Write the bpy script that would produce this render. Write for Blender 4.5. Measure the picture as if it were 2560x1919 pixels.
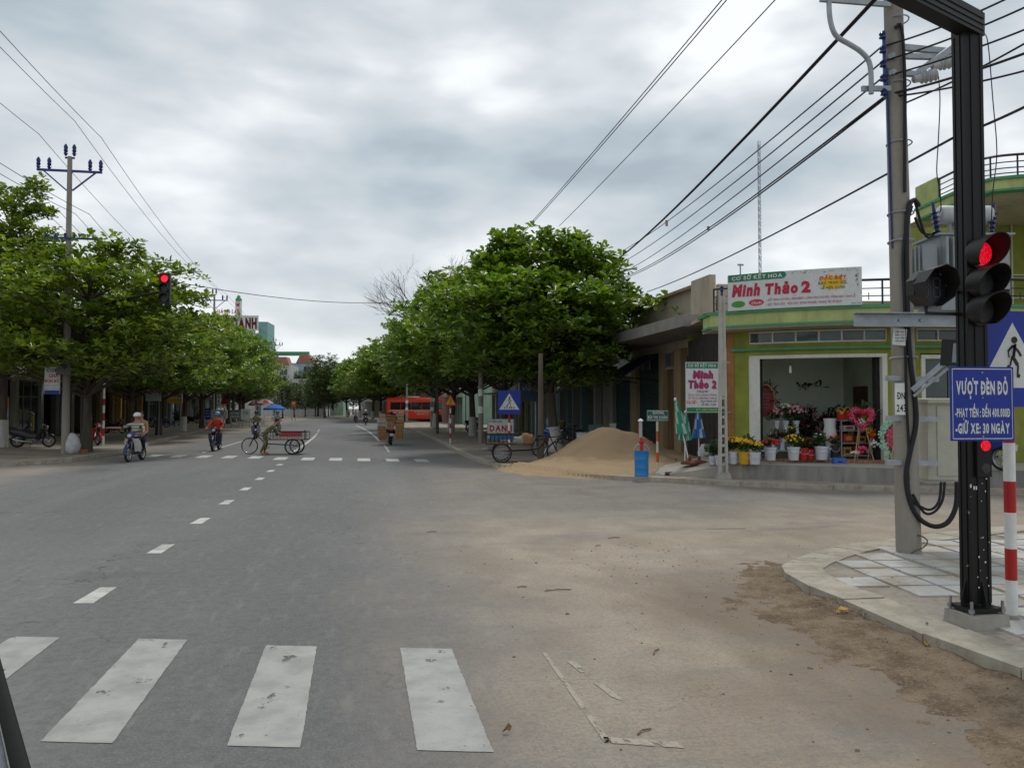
import bpy, math, random, unicodedata
import numpy as np
from mathutils import Vector, Matrix, noise

sc = bpy.context.scene
for o in list(bpy.data.objects): bpy.data.objects.remove(o)
COL = sc.collection
R_ = math.radians
rnd = random.Random(7)

# ------------------------------------------------------------------ camera
FPX, CXP, CYP, CAMH = 2050.0, 1280.0, 959.5, 1.85
PITCH = math.atan(60.5 / FPX)
TH = math.atan(382 / FPX * math.cos(PITCH))          # camera looks this far right of the street axis (+Y)
cam = bpy.data.cameras.new('camera')
cam.sensor_width = 36; cam.lens = 36 * FPX / 2560; cam.clip_start = .05; cam.clip_end = 3000
camo = bpy.data.objects.new('camera', cam); COL.objects.link(camo)
camo.location = (0, 0, CAMH); camo.rotation_euler = (math.pi / 2 + PITCH, 0, -TH)
sc.camera = camo

# ------------------------------------------------------------------ overcast sky
SUN_EL, SUN_AZ = R_(62), R_(25)                        # azimuth measured from +Y towards +X
w = bpy.data.worlds.new('World'); sc.world = w; w.use_nodes = True
nt = w.node_tree; N = nt.nodes; L = nt.links
for n in list(N): N.remove(n)
def nd(t, **k):
    n = N.new(t)
    for a, b in k.items(): setattr(n, a, b)
    return n
def mth(op, a, b=None, clamp=False):
    n = nd('ShaderNodeMath', operation=op, use_clamp=clamp)
    for i, x in enumerate((a, b)):
        if x is None: continue
        if isinstance(x, (int, float)): n.inputs[i].default_value = x
        else: L.new(x, n.inputs[i])
    return n.outputs[0]
out = nd('ShaderNodeOutputWorld'); bg = nd('ShaderNodeBackground')
tc = nd('ShaderNodeTexCoord'); sep = nd('ShaderNodeSeparateXYZ'); L.new(tc.outputs['Generated'], sep.inputs[0])
zc = mth('ADD', mth('MAXIMUM', sep.outputs[2], 0.0), 0.26)
cmb = nd('ShaderNodeCombineXYZ')
L.new(mth('DIVIDE', sep.outputs[0], zc), cmb.inputs[0]); L.new(mth('DIVIDE', sep.outputs[1], zc), cmb.inputs[1])
def cloud(scale, detail, rough, dist, off, stretch=1):
    mp = nd('ShaderNodeMapping'); mp.inputs['Location'].default_value = off
    mp.inputs['Scale'].default_value = (1, stretch, 1)
    mp.inputs['Scale'].default_value = (1, 1, stretch)
    L.new(tc.outputs['Generated'], mp.inputs[0])
    n = nd('ShaderNodeTexNoise'); n.inputs['Scale'].default_value = scale; n.inputs['Detail'].default_value = detail
    n.inputs['Roughness'].default_value = rough; n.inputs['Distortion'].default_value = dist
    L.new(mp.outputs[0], n.inputs['Vector']); return n.outputs['Fac']
c1 = cloud(3.4, 3.5, .46, .15, (5.7, 1.3, 2), 2.3); c2 = cloud(1.4, 1.5, .5, .2, (11.4, 2.2, 4), 2.0); c3 = cloud(8.0, 3.5, .5, .1, (1.4, 5.2, 9), 2.6)
cm = mth('ADD', mth('MULTIPLY', c1, .62), mth('ADD', mth('MULTIPLY', c2, .30), mth('MULTIPLY', c3, .24)))
rp = nd('ShaderNodeValToRGB'); L.new(cm, rp.inputs[0])
el = rp.color_ramp.elements
el[0].position = .45; el[0].color = (.37, .43, .475, 1)
el[1].position = .70; el[1].color = (.89, .92, .935, 1)
e = el.new(.515); e.color = (.465, .525, .565, 1)
e = el.new(.57); e.color = (.555, .60, .63, 1)
e = el.new(.625); e.color = (.665, .70, .725, 1)
hz = nd('ShaderNodeMix', data_type='RGBA'); L.new(rp.outputs[0], hz.inputs[6]); hz.inputs[7].default_value = (.64, .68, .705, 1)
L.new(mth('MULTIPLY', mth('SUBTRACT', 1.0, mth('MULTIPLY', mth('ABSOLUTE', sep.outputs[2]), 7.0), True), .6), hz.inputs[0])
sky = nd('ShaderNodeTexSky', sky_type='NISHITA'); sky.sun_disc = False
sky.sun_elevation = SUN_EL; sky.sun_rotation = SUN_AZ
skm = nd('ShaderNodeMix', data_type='RGBA', blend_type='MULTIPLY'); skm.inputs[0].default_value = 1
L.new(sky.outputs[0], skm.inputs[6]); skm.inputs[7].default_value = (.10, .10, .10, 1)      # the clear sky above the deck at strength 0.1
mx = nd('ShaderNodeMix', data_type='RGBA'); mx.inputs[0].default_value = .93
L.new(skm.outputs[2], mx.inputs[6]); L.new(hz.outputs[2], mx.inputs[7])
L.new(mx.outputs[2], bg.inputs[0]); bg.inputs[1].default_value = 1.0; L.new(bg.outputs[0], out.inputs[0])

sun = bpy.data.lights.new('sun', 'SUN'); sun.energy = 1.5; sun.angle = R_(10); sun.color = (1, .97, .92)
suno = bpy.data.objects.new('sun', sun); COL.objects.link(suno)
sd = Vector((math.sin(SUN_AZ) * math.cos(SUN_EL), math.cos(SUN_AZ) * math.cos(SUN_EL), math.sin(SUN_EL)))
suno.rotation_euler = sd.to_track_quat('Z', 'Y').to_euler(); suno.location = sd * 60
vs = sc.view_settings; vs.view_transform = 'Standard'; vs.look = 'None'; vs.exposure = 0.2; vs.gamma = 1; vs.use_curve_mapping = False
sc.cycles.max_bounces = 6; sc.cycles.diffuse_bounces = 4; sc.cycles.transparent_max_bounces = 12

# ------------------------------------------------------------------ survey: street positions read off the photograph
_R = Vector((math.cos(TH), -math.sin(TH), 0)); _F = Vector((math.sin(TH), math.cos(TH), 0)); _Z = Vector((0, 0, 1))
_FW = _F * math.cos(PITCH) + _Z * math.sin(PITCH); _UP = -_F * math.sin(PITCH) + _Z * math.cos(PITCH); _C = Vector((0, 0, CAMH))
def ray(u, v): return _FW + _R * ((u - CXP) / FPX) - _UP * ((v - CYP) / FPX)
def G(u, v, z=0.0):
    d = ray(u, v); return _C + d * ((z - CAMH) / d.z)
def PD(u, v, D):
    d = ray(u, v); return _C + d * (D / d.dot(_F))
def CW(r, D, z=0.0): return _R * r + _F * D + _Z * z
def bend(Y): return -.0006 * (Y - 40) ** 2 if Y > 40 else 0.0

# ------------------------------------------------------------------ mesh helpers
class MB:
    def __init__(s): s.v = []; s.f = []; s.m = []
    def add(s, vs, fs, mi=0):
        o = len(s.v); s.v += [tuple(p) for p in vs]
        for f in fs: s.f.append(tuple(i + o for i in f)); s.m.append(mi)
        return s
    def box(s, c, d, mi=0, rot=None, taper=1.0):
        c = Vector(c); hx, hy, hz = d[0] / 2, d[1] / 2, d[2] / 2
        if rot is None: rot = Matrix.Identity(3)
        elif isinstance(rot, (int, float)): rot = Matrix.Rotation(rot, 3, 'Z')
        vs = [c + rot @ Vector((x * hx * (taper if z > 0 else 1), y * hy * (taper if z > 0 else 1), z * hz)) for z in (-1, 1) for y in (-1, 1) for x in (-1, 1)]
        return s.add(vs, [(0, 2, 3, 1), (4, 5, 7, 6), (0, 1, 5, 4), (2, 6, 7, 3), (0, 4, 6, 2), (1, 3, 7, 5)], mi)
    def bar(s, a, b, w, h, mi=0):
        a = Vector(a); b = Vector(b); d = b - a; l = d.length; d.normalize()
        up = Vector((0, 0, 1)) if abs(d.z) < .95 else Vector((0, 1, 0))
        x = d.cross(up).normalized(); y = x.cross(d)
        return s.box((a + b) / 2, (w, l, h), mi, Matrix((x, d, y)).transposed())
    def cyl(s, a, b, r0, r1=None, n=10, mi=0, caps=True):
        return s.tube([a, b], [r0, r0 if r1 is None else r1], n, mi, caps)
    def tube(s, pts, r, n=6, mi=0, caps=True):
        pts = [Vector(p) for p in pts]; k = len(pts)
        if not isinstance(r, (list, tuple)): r = [r] * k
        t0 = (pts[1] - pts[0]).normalized()
        x = t0.orthogonal().normalized(); vs = []; fs = []
        for i in range(k):
            t = (pts[min(i + 1, k - 1)] - pts[max(i - 1, 0)]).normalized()
            x = (x - t * x.dot(t)).normalized(); y = t.cross(x)
            vs += [pts[i] + (x * math.cos(2 * math.pi * j / n) + y * math.sin(2 * math.pi * j / n)) * r[i] for j in range(n)]
        for i in range(k - 1):
            for j in range(n): fs.append((i * n + j, i * n + (j + 1) % n, (i + 1) * n + (j + 1) % n, (i + 1) * n + j))
        if caps: fs += [tuple(range(n))[::-1], tuple((k - 1) * n + j for j in range(n))]
        return s.add(vs, fs, mi)
    def lathe(s, prof, n=16, o=(0, 0, 0), mi=0, rot=None):
        o = Vector(o); rot = rot or Matrix.Identity(3); vs = []; fs = []
        for r, z in prof:
            vs += [o + rot @ Vector((r * math.cos(2 * math.pi * j / n), r * math.sin(2 * math.pi * j / n), z)) for j in range(n)]
        for i in range(len(prof) - 1):
            for j in range(n): fs.append((i * n + j, i * n + (j + 1) % n, (i + 1) * n + (j + 1) % n, (i + 1) * n + j))
        if prof[0][0] > 1e-5: fs.append(tuple(range(n))[::-1])
        if prof[-1][0] > 1e-5: fs.append(tuple((len(prof) - 1) * n + j for j in range(n)))
        return s.add(vs, fs, mi)
    def ell(s, c, r, nu=12, nv=7, mi=0, rot=None):
        if not isinstance(r, (list, tuple)): r = (r, r, r)
        c = Vector(c); rot = rot or Matrix.Identity(3); vs = []; fs = []
        for i in range(nv + 1):
            a = math.pi * i / nv; q = max(math.sin(a), .02)
            vs += [c + rot @ Vector((r[0] * q * math.cos(2 * math.pi * j / nu), r[1] * q * math.sin(2 * math.pi * j / nu), -r[2] * math.cos(a))) for j in range(nu)]
        for i in range(nv):
            for j in range(nu): fs.append((i * nu + j, i * nu + (j + 1) % nu, (i + 1) * nu + (j + 1) % nu, (i + 1) * nu + j))
        fs += [tuple(range(nu))[::-1], tuple(nv * nu + j for j in range(nu))]
        return s.add(vs, fs, mi)
    def torus(s, c, ax, R, r, n=20, k=6, mi=0, flat=1.0):
        ax = Vector(ax).normalized(); x = ax.orthogonal().normalized(); y = ax.cross(x); c = Vector(c); vs = []; fs = []
        for i in range(n):
            a = 2 * math.pi * i / n; d = x * math.cos(a) + y * math.sin(a)
            for j in range(k):
                b = 2 * math.pi * j / k; vs.append(c + d * (R + r * math.cos(b)) + ax * (r * flat * math.sin(b)))
        for i in range(n):
            for j in range(k): fs.append((i * k + j, ((i + 1) % n) * k + j, ((i + 1) % n) * k + (j + 1) % k, i * k + (j + 1) % k))
        return s.add(vs, fs, mi)
    def prism(s, poly, vec, mi=0):
        poly = [Vector(p) for p in poly]; vec = Vector(vec); n = len(poly)
        return s.add(poly + [p + vec for p in poly], [tuple(range(n))[::-1], tuple(range(n, 2 * n))] + [(i, (i + 1) % n, n + (i + 1) % n, n + i) for i in range(n)], mi)
    def build(s, name, mats, parent=None, smooth=0, loc=None, rz=0):
        me = bpy.data.meshes.new(name); me.from_pydata(s.v, [], s.f)
        for m in (mats if isinstance(mats, (list, tuple)) else [mats]): me.materials.append(m)
        if any(s.m): me.polygons.foreach_set('material_index', s.m)
        fixn(me)
        if smooth: me.shade_smooth(); me.set_sharp_from_angle(angle=R_(smooth))
        return link(name, me, parent, loc, rz)
def fixn(me):
    import bmesh
    bm = bmesh.new(); bm.from_mesh(me); bmesh.ops.recalc_face_normals(bm, faces=bm.faces); bm.to_mesh(me); bm.free()
def link(name, me, parent=None, loc=None, rz=0):
    o = bpy.data.objects.new(name, me); COL.objects.link(o); o.parent = parent
    if loc is not None: o.location = loc
    if rz: o.rotation_euler.z = rz
    return o
def tag(o, label=None, cat=None, group=None, kind=None):
    if label: o['label'] = label
    if cat: o['category'] = cat
    if group: o['group'] = group
    if kind: o['kind'] = kind
    return o
def thing(name, label, cat, loc=(0, 0, 0), rz=0.0, group=None):
    o = bpy.data.objects.new(name, None); COL.objects.link(o); o.location = loc; o.rotation_euler.z = rz
    o.empty_display_size = .1
    return tag(o, label, cat, group)
KIDS = {}
def kids(o): return [c for c in bpy.data.objects if c.parent == o]
def copy_tree(o, parent=None):
    c = o.copy(); COL.objects.link(c); c.parent = parent
    for ch in o.children: copy_tree(ch, c)
    return c
def place(o, loc, rz=0, sc_=1.0, label=None):
    o.location = loc; o.rotation_euler.z = rz; o.scale = (sc_,) * 3 if isinstance(sc_, (int, float)) else sc_
    if label: o['label'] = label
    return o
def np_mesh(name, V, F, mats):
    V = np.asarray(V, dtype=np.float32).reshape(-1, 3); F = np.asarray(F, dtype=np.int32); k = F.shape[1]
    me = bpy.data.meshes.new(name); me.vertices.add(len(V)); me.vertices.foreach_set('co', V.ravel())
    me.loops.add(F.size); me.loops.foreach_set('vertex_index', F.ravel())
    me.polygons.add(len(F)); me.polygons.foreach_set('loop_start', np.arange(0, F.size, k, dtype=np.int32))
    me.update(calc_edges=True)
    for m in (mats if isinstance(mats, (list, tuple)) else [mats]): me.materials.append(m)
    return me

# ------------------------------------------------------------------ materials
MC = {}
def mat(name, col=(.5, .5, .5), rough=.7, metal=0.0, var=.22, scale=5.0, bump=.12, streak=False, spec=.35, emit=0, world=False, col2=None, bs=7.0, dirt=0.0, detail=6):
    if name in MC: return MC[name]
    m = bpy.data.materials.new(name); m.use_nodes = True; t = m.node_tree; n = t.nodes; l = t.links
    b = n['Principled BSDF']; b.inputs['Roughness'].default_value = rough; b.inputs['Metallic'].default_value = metal
    b.inputs['Specular IOR Level'].default_value = spec
    if world: co = n.new('ShaderNodeNewGeometry').outputs['Position']
    else: co = n.new('ShaderNodeTexCoord').outputs['Object']
    mp = n.new('ShaderNodeMapping'); mp.inputs['Scale'].default_value = (1, 1, .14) if streak else (1, 1, 1); l.new(co, mp.inputs[0])
    nz = n.new('ShaderNodeTexNoise'); nz.inputs['Scale'].default_value = scale; nz.inputs['Detail'].default_value = detail; nz.inputs['Roughness'].default_value = .6
    l.new(mp.outputs[0], nz.inputs['Vector'])
    mr = n.new('ShaderNodeMapRange'); mr.inputs[1].default_value = .3; mr.inputs[2].default_value = .7; l.new(nz.outputs['Fac'], mr.inputs[0])
    mx = n.new('ShaderNodeMix'); mx.data_type = 'RGBA'; l.new(mr.outputs[0], mx.inputs[0])
    c2 = col2 or tuple(min(1, c * (1 + var)) for c in col); c1 = tuple(c * (1 - var) for c in col) if not col2 else col
    mx.inputs[6].default_value = (*c1, 1); mx.inputs[7].default_value = (*c2, 1); res = mx.outputs[2]
    if dirt:
        d = n.new('ShaderNodeTexNoise'); d.inputs['Scale'].default_value = 1.7; d.inputs['Detail'].default_value = 8; d.inputs['Roughness'].default_value = .7
        mp2 = n.new('ShaderNodeMapping'); mp2.inputs['Scale'].default_value = (2.2, 2.2, .5); l.new(co, mp2.inputs[0]); l.new(mp2.outputs[0], d.inputs['Vector'])
        dr = n.new('ShaderNodeMapRange'); dr.inputs[1].default_value = .5; dr.inputs[2].default_value = .75; dr.inputs[4].default_value = dirt; l.new(d.outputs['Fac'], dr.inputs[0])
        m2 = n.new('ShaderNodeMix'); m2.data_type = 'RGBA'; l.new(dr.outputs[0], m2.inputs[0]); l.new(res, m2.inputs[6]); m2.inputs[7].default_value = (.07, .06, .05, 1); res = m2.outputs[2]
    l.new(res, b.inputs['Base Color'])
    if bump:
        fb = n.new('ShaderNodeTexNoise'); fb.inputs['Scale'].default_value = scale * bs; fb.inputs['Detail'].default_value = 5; l.new(co, fb.inputs['Vector'])
        bp = n.new('ShaderNodeBump'); bp.inputs['Strength'].default_value = min(1, bump * 2); bp.inputs['Distance'].default_value = .02; l.new(fb.outputs['Fac'], bp.inputs['Height'])
        l.new(bp.outputs[0], b.inputs['Normal'])
    if emit:
        l.new(res, b.inputs['Emission Color']); b.inputs['Emission Strength'].default_value = emit
    MC[name] = m; return m
def paint(name, col, rough=.35, var=.08, **k): return mat(name, col, rough=rough, var=var, scale=9, bump=.03, **k)
BLACK = paint('black_paint', (.012, .012, .014), .38, dirt=.0); RUBBER = mat('rubber', (.02, .02, .02), .85, var=.3, scale=20)
STEEL = mat('steel', (.32, .33, .34), .4, .85, var=.25, scale=14, bump=.05); CHROME = mat('chrome', (.65, .66, .68), .18, 1, var=.1, bump=.0)
GALV = mat('galvanised_steel', (.33, .36, .39), .5, .4, var=.18, scale=9, bump=.05)
CONC = mat('concrete', (.33, .31, .275), .9, var=.22, scale=3.2, bump=.2, dirt=.35); CONCP = mat('pole_concrete', (.275, .25, .215), .88, var=.16, scale=3, bump=.22, dirt=.3, streak=True)
WHITE = paint('white_paint', (.72, .72, .7), .45, dirt=.12); RED = paint('red_paint', (.42, .018, .02), .4); BLUES = paint('sign_blue', (.012, .035, .30), .38, dirt=.22)
SIGNW = paint('sign_white', (.62, .64, .62), .45, dirt=.18); WOOD = mat('wood', (.17, .095, .05), .8, var=.4, scale=5, streak=True); WIRE = mat('cable_black', (.014, .014, .018), .6, var=.2)
DARK = mat('dark_void', (.018, .017, .016), .9, var=.3); GLASS = mat('dark_glass', (.03, .05, .05), .07, var=.3, scale=1.5, bump=0, spec=.6)
WASH = mat('whitewash', (.55, .54, .5), .9, var=.15, dirt=.4); SKIN = mat('skin', (.36, .19, .12), .6, var=.08, scale=14, bump=.03)
BLUEM = paint('blue_metal', (.02, .05, .2), .4); INSUL = paint('blue_glaze', (.015, .03, .13), .15)

# ------------------------------------------------------------------ lettering (own marks for horn, dot below and barred D)
GL = {}
def glyph(ch, bold):
    k = (ch, bold)
    if k not in GL:
        c = bpy.data.curves.new('g', 'FONT'); c.body = ch; c.size = 1; c.resolution_u = 2; c.offset = bold; c.fill_mode = 'FRONT'
        o = bpy.data.objects.new('g', c); me = bpy.data.meshes.new_from_object(o)
        v = [(p.co.x, p.co.y) for p in me.vertices]; f = [tuple(p.vertices) for p in me.polygons]
        bpy.data.meshes.remove(me); bpy.data.objects.remove(o); bpy.data.curves.remove(c)
        GL[k] = (v, f, min([p[0] for p in v], default=0), max([p[0] for p in v], default=.3))
    return GL[k]
def lettering(parent, s, x, z, h, m, w=None, align='c', bold=.02, slant=0.0, y=-.004, fn=None, gap=.1, name='lettering'):
    """One line of print standing in the parent's x-z plane, cap height h, baseline at z."""
    cap = max(p[1] for p in glyph('H', bold)[0]); k = h / cap; mb = MB(); cx = 0.0; V = []; F = []
    def q(x0, y0, x1, y1):
        o = len(V); V.extend([(x0, y0, 1), (x1, y0, 1), (x1, y1, 1), (x0, y1, 1)]); F.append((o, o + 1, o + 2, o + 3))
    for ch in s:
        if ch == ' ': cx += .33; continue
        d = unicodedata.normalize('NFD', ch); horn = '\u031b' in d; dot = '\u0323' in d; bar = ch in 'Đđ'
        base = unicodedata.normalize('NFC', d.replace('\u031b', '').replace('\u0323', '')); base = {'Đ': 'D', 'đ': 'd'}.get(base, base)
        v, f, a, b = glyph(base, bold); o = len(V)
        V += [(p[0] - a + cx, p[1], 0) for p in v]; F += [tuple(i + o for i in t) for t in f]; wd = b - a
        t = .05 + bold * 1.6; top = cap if base[0].isupper() else cap * .74
        if horn: q(cx + wd - t * .4, top - t * .3, cx + wd + t * .9, top + t * 1.5); wd += t * .6
        if dot: q(cx + wd / 2 - t * .8, -.10 - t * 1.6, cx + wd / 2 + t * .8, -.10)
        if bar: q(cx - .07, cap * .47 - t / 2, cx + wd * .45, cap * .47 + t / 2) if ch == 'Đ' else q(cx + wd * .4, cap * .86, cx + wd + .05, cap * .86 + t)
        cx += wd + gap
    W = (cx - gap) * k; kx = k if w is None else k * w / max(W, 1e-6); W = (cx - gap) * kx
    x0 = x - (W / 2 if align == 'c' else W if align == 'r' else 0)
    P = [(x0 + p[0] * kx + slant * p[1] * k, z + p[1] * k, -.0012 * p[2]) for p in V]
    mb.add([(fn(p[0], p[1], p[2]) if fn else (p[0], y + p[2], p[1])) for p in P], F)
    me = bpy.data.meshes.new(name); me.from_pydata(mb.v, [], mb.f); me.materials.append(m)
    return link(name, me, parent)
# ================================================================== GROUND, ROAD, PAVEMENTS
class NB:
    def __init__(s, name):
        s.m = bpy.data.materials.new(name); s.m.use_nodes = True; s.t = s.m.node_tree; s.n = s.t.nodes; s.l = s.t.links; s.b = s.n['Principled BSDF']; MC[name] = s.m
        s.pos = s.n.new('ShaderNodeNewGeometry').outputs['Position']
        sp = s.n.new('ShaderNodeSeparateXYZ'); s.l.new(s.pos, sp.inputs[0]); s.x, s.y, s.z = sp.outputs
    def set(s, sock, v):
        if isinstance(v, (int, float)): sock.default_value = v
        elif isinstance(v, tuple): sock.default_value = (*v, 1) if len(v) == 3 else v
        else: s.l.new(v, sock)
    def math(s, op, a, b=0.0, clamp=False):
        n = s.n.new('ShaderNodeMath'); n.operation = op; n.use_clamp = clamp; s.set(n.inputs[0], a); s.set(n.inputs[1], b); return n.outputs[0]
    def noise(s, scale, detail=5, rough=.6, st=(1, 1, 1), off=(0, 0, 0), vec=None):
        mp = s.n.new('ShaderNodeMapping'); mp.inputs['Scale'].default_value = st; mp.inputs['Location'].default_value = off; s.l.new(vec or s.pos, mp.inputs[0])
        n = s.n.new('ShaderNodeTexNoise'); n.inputs['Scale'].default_value = scale; n.inputs['Detail'].default_value = detail; n.inputs['Roughness'].default_value = rough
        s.l.new(mp.outputs[0], n.inputs['Vector']); return n.outputs['Fac']
    def vor(s, scale):
        n = s.n.new('ShaderNodeTexVoronoi'); n.inputs['Scale'].default_value = scale; s.l.new(s.pos, n.inputs['Vector']); return n.outputs['Distance']
    def mr(s, v, a, b, c=0.0, d=1.0, smooth=True):
        n = s.n.new('ShaderNodeMapRange'); n.interpolation_type = 'SMOOTHSTEP' if smooth else 'LINEAR'
        s.set(n.inputs[0], v)
        for i, q in enumerate((a, b, c, d)): s.set(n.inputs[i + 1], q)
        return n.outputs[0]
    def mix(s, f, a, b, mode='MIX'):
        n = s.n.new('ShaderNodeMix'); n.data_type = 'RGBA'; n.blend_type = mode; s.set(n.inputs[0], f); s.set(n.inputs[6], a); s.set(n.inputs[7], b); return n.outputs[2]
    def bump(s, h, strength=.4, dist=.02):
        n = s.n.new('ShaderNodeBump'); n.inputs['Strength'].default_value = strength; n.inputs['Distance'].default_value = dist; s.l.new(h, n.inputs['Height']); s.l.new(n.outputs[0], s.b.inputs['Normal'])
    def done(s, col, rough=.85, spec=.3):
        s.set(s.b.inputs['Base Color'], col); s.set(s.b.inputs['Roughness'], rough); s.b.inputs['Specular IOR Level'].default_value = spec; return s.m

def asphalt_nodes(b):
    big = b.noise(.22, 4, .55, (1, .35, 1)); mid = b.noise(1.6, 6, .65); fine = b.noise(55, 3, .6); agg = b.noise(170, 2, .5)
    col = b.mix(b.mr(big, .35, .65), (.105, .105, .104), (.165, .162, .157))
    col = b.mix(b.mr(mid, .35, .7, 0, .45), col, (.105, .105, .107))
    col = b.mix(b.mr(fine, .3, .7, 0, .55), col, (.20, .198, .19))
    col = b.mix(b.mr(b.noise(90, 2, .5, off=(3, 3, 3)), .66, .73, 0, .8), col, (.42, .41, .38))
    col = b.mix(b.mr(agg, .6, .72, 0, .6), col, (.045, .045, .047))
    wheel = b.noise(.9, 3, .5, (1, .03, 1), (5, 0, 0)); col = b.mix(b.mr(wheel, .5, .7, 0, .35), col, (.19, .188, .182))
    # hairline cracks
    vn = b.n.new('ShaderNodeTexVoronoi'); vn.feature = 'DISTANCE_TO_EDGE'; vn.inputs['Scale'].default_value = .45
    wob = b.n.new('ShaderNodeMix'); wob.data_type = 'VECTOR'; wob.inputs[0].default_value = .12
    nt_ = b.n.new('ShaderNodeTexNoise'); nt_.inputs['Scale'].default_value = 2.5; nt_.inputs['Detail'].default_value = 6; b.l.new(b.pos, nt_.inputs['Vector'])
    ad = b.n.new('ShaderNodeVectorMath'); ad.operation = 'MULTIPLY_ADD'; b.l.new(nt_.outputs['Color'], ad.inputs[0]); ad.inputs[1].default_value = (1.1, 1.1, 0); b.l.new(b.pos, ad.inputs[2])
    b.l.new(ad.outputs[0], vn.inputs['Vector'])
    crack = b.math('MULTIPLY', b.mr(vn.outputs['Distance'], .0, .006, 1, 0), b.mr(b.noise(.35, 2, off=(8, 1, 0)), .47, .58))
    col = b.mix(b.math('MULTIPLY', crack, .75), col, (.03, .03, .03))
    col = b.mix(b.mr(b.noise(11, 5, .7, off=(6, 2, 0)), .42, .66, 0, .42), col, (.085, .085, .086)); col = b.mix(b.mr(b.noise(7, 5, .7, (1, .25, 1), (1, 8, 0)), .52, .7, 0, .4), col, (.22, .217, .208))
    oil = b.mr(b.noise(.55, 5, .7, (1, .3, 1), (21, 3, 0)), .60, .72, 0, .4); col = b.mix(oil, col, (.075, .075, .077))
    pt = b.n.new('ShaderNodeTexVoronoi'); pt.inputs['Scale'].default_value = .16; b.l.new(b.pos, pt.inputs['Vector']); col = b.mix(b.mr(pt.outputs['Color'], .72, .73, 0, .22), col, (.085, .085, .088))
    return col, b.math('ADD', b.math('ADD', fine, b.math('MULTIPLY', agg, .7)), b.math('MULTIPLY', crack, -1.0))
def dust_mask(b):
    e = b.mr(b.y, 17, 30, 1.0, 3.3)
    n1 = b.math('MULTIPLY', b.math('SUBTRACT', b.noise(.55, 5, .6, (1, .4, 1)), .5), 3.2)
    m = b.mr(b.math('ADD', b.math('SUBTRACT', b.x, e), n1), -1.5, 1.3, 0, 1)
    side = b.mr(b.math('ADD', b.y, b.math('MULTIPLY', b.noise(.3, 4), 5.0)), 13.5, 18.5, 1, .38)
    pat = b.mr(b.noise(.8, 6, .62, (.55, 1.3, 1), (4, 9, 0)), .30, .50, .5, 1)
    m = b.math('MULTIPLY', b.math('MULTIPLY', m, side), pat)
    left = b.math('MULTIPLY', b.mr(b.math('ADD', b.x, b.math('MULTIPLY', b.noise(.5, 3), 2.0)), -8.6, -6.6, .55, 0), b.mr(b.y, 18, 27, 0, 1))
    return b.math('MAXIMUM', m, left, True)
b = NB('asphalt_with_dust'); col, ht = asphalt_nodes(b); dm = dust_mask(b)
sandc = b.mix(b.mr(b.noise(1.1, 6, .6, (1, .7, 1)), .35, .65), (.315, .252, .185), (.43, .358, .272))
sandc = b.mix(b.mr(b.noise(60, 3), .35, .7, 0, .5), sandc, (.19, .155, .12))
dirtm = b.math('MULTIPLY', b.mr(b.math('ADD', b.x, b.math('MULTIPLY', b.noise(1.1, 7, .68, (1, .6, 1), (2, 2, 0)), 2.6)), 3.3, 4.9), b.mr(b.math('ADD', b.y, b.math('MULTIPLY', b.noise(.6, 4), 3.0)), 9.2, 11, 1, 0))
sandc = b.mix(b.math('MULTIPLY', dirtm, .8), sandc, (.165, .118, .076))
gra = b.mr(b.noise(26, 4, .7), .38, .58, .62, 1)
ASPH = None
b.bump(ht, .35, .012); ROADM = b.done(b.mix(b.math('MULTIPLY', dm, b.math('MULTIPLY', gra, .92)), col, sandc), .88, .25)

b = NB('dusty_pavement')
col = b.mix(b.mr(b.noise(.7, 6, .6), .35, .65), (.21, .18, .145), (.33, .295, .245)); col = b.mix(b.mr(b.noise(14, 5, .65), .4, .7, 0, .5), col, (.17, .14, .11))
col = b.mix(b.mr(b.noise(70, 2), .62, .72, 0, .5), col, (.08, .07, .06)); b.bump(b.noise(40, 5), .35, .015); PAVE = b.done(col, .92, .2)
b = NB('paving_slab')
oi = b.n.new('ShaderNodeObjectInfo').outputs['Random']
col = b.mix(oi, (.40, .395, .37), (.455, .455, .435)); col = b.mix(b.mr(b.noise(2.2, 6, .65), .42, .66, 0, .85), col, (.30, .25, .185))
col = b.mix(b.mr(b.noise(45, 4, .6), .55, .75, 0, .4), col, (.2, .17, .14)); b.bump(b.noise(80, 4), .2, .01); SLAB = b.done(col, .8, .3)
b = NB('kerb_concrete')
col = b.mix(b.mr(b.noise(3, 6, .65), .35, .65), (.30, .265, .21), (.40, .365, .30)); col = b.mix(b.mr(b.noise(9, 6, .7, off=(4, 0, 0)), .52, .72, 0, .7), col, (.17, .14, .105))
b.bump(b.noise(60, 5), .35, .015); KERB = b.done(col, .9, .25)
b = NB('loose_dirt')
col = b.mix(b.mr(b.noise(3.5, 6, .65), .35, .65), (.14, .10, .063), (.25, .19, .13)); col = b.mix(b.mr(b.noise(38, 4, .7), .5, .7, 0, .8), col, (.30, .25, .19)); col = b.mix(b.mr(b.noise(60, 3, .6, off=(2, 2, 2)), .58, .68, 0, .8), col, (.06, .043, .028))
b.bump(b.noise(45, 6, .7), .8, .03); DIRT = b.done(col, .95, .15)
b = NB('heap_sand')
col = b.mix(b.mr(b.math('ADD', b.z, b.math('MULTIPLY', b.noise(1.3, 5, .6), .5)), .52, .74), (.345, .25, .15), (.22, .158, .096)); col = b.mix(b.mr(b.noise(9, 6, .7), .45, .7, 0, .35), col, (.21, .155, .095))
col = b.mix(b.mr(b.noise(50, 3, .6), .62, .7, 0, .6), col, (.13, .095, .06)); b.bump(b.noise(28, 6, .7), .6, .03); SAND = b.done(col, .95, .15)
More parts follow.
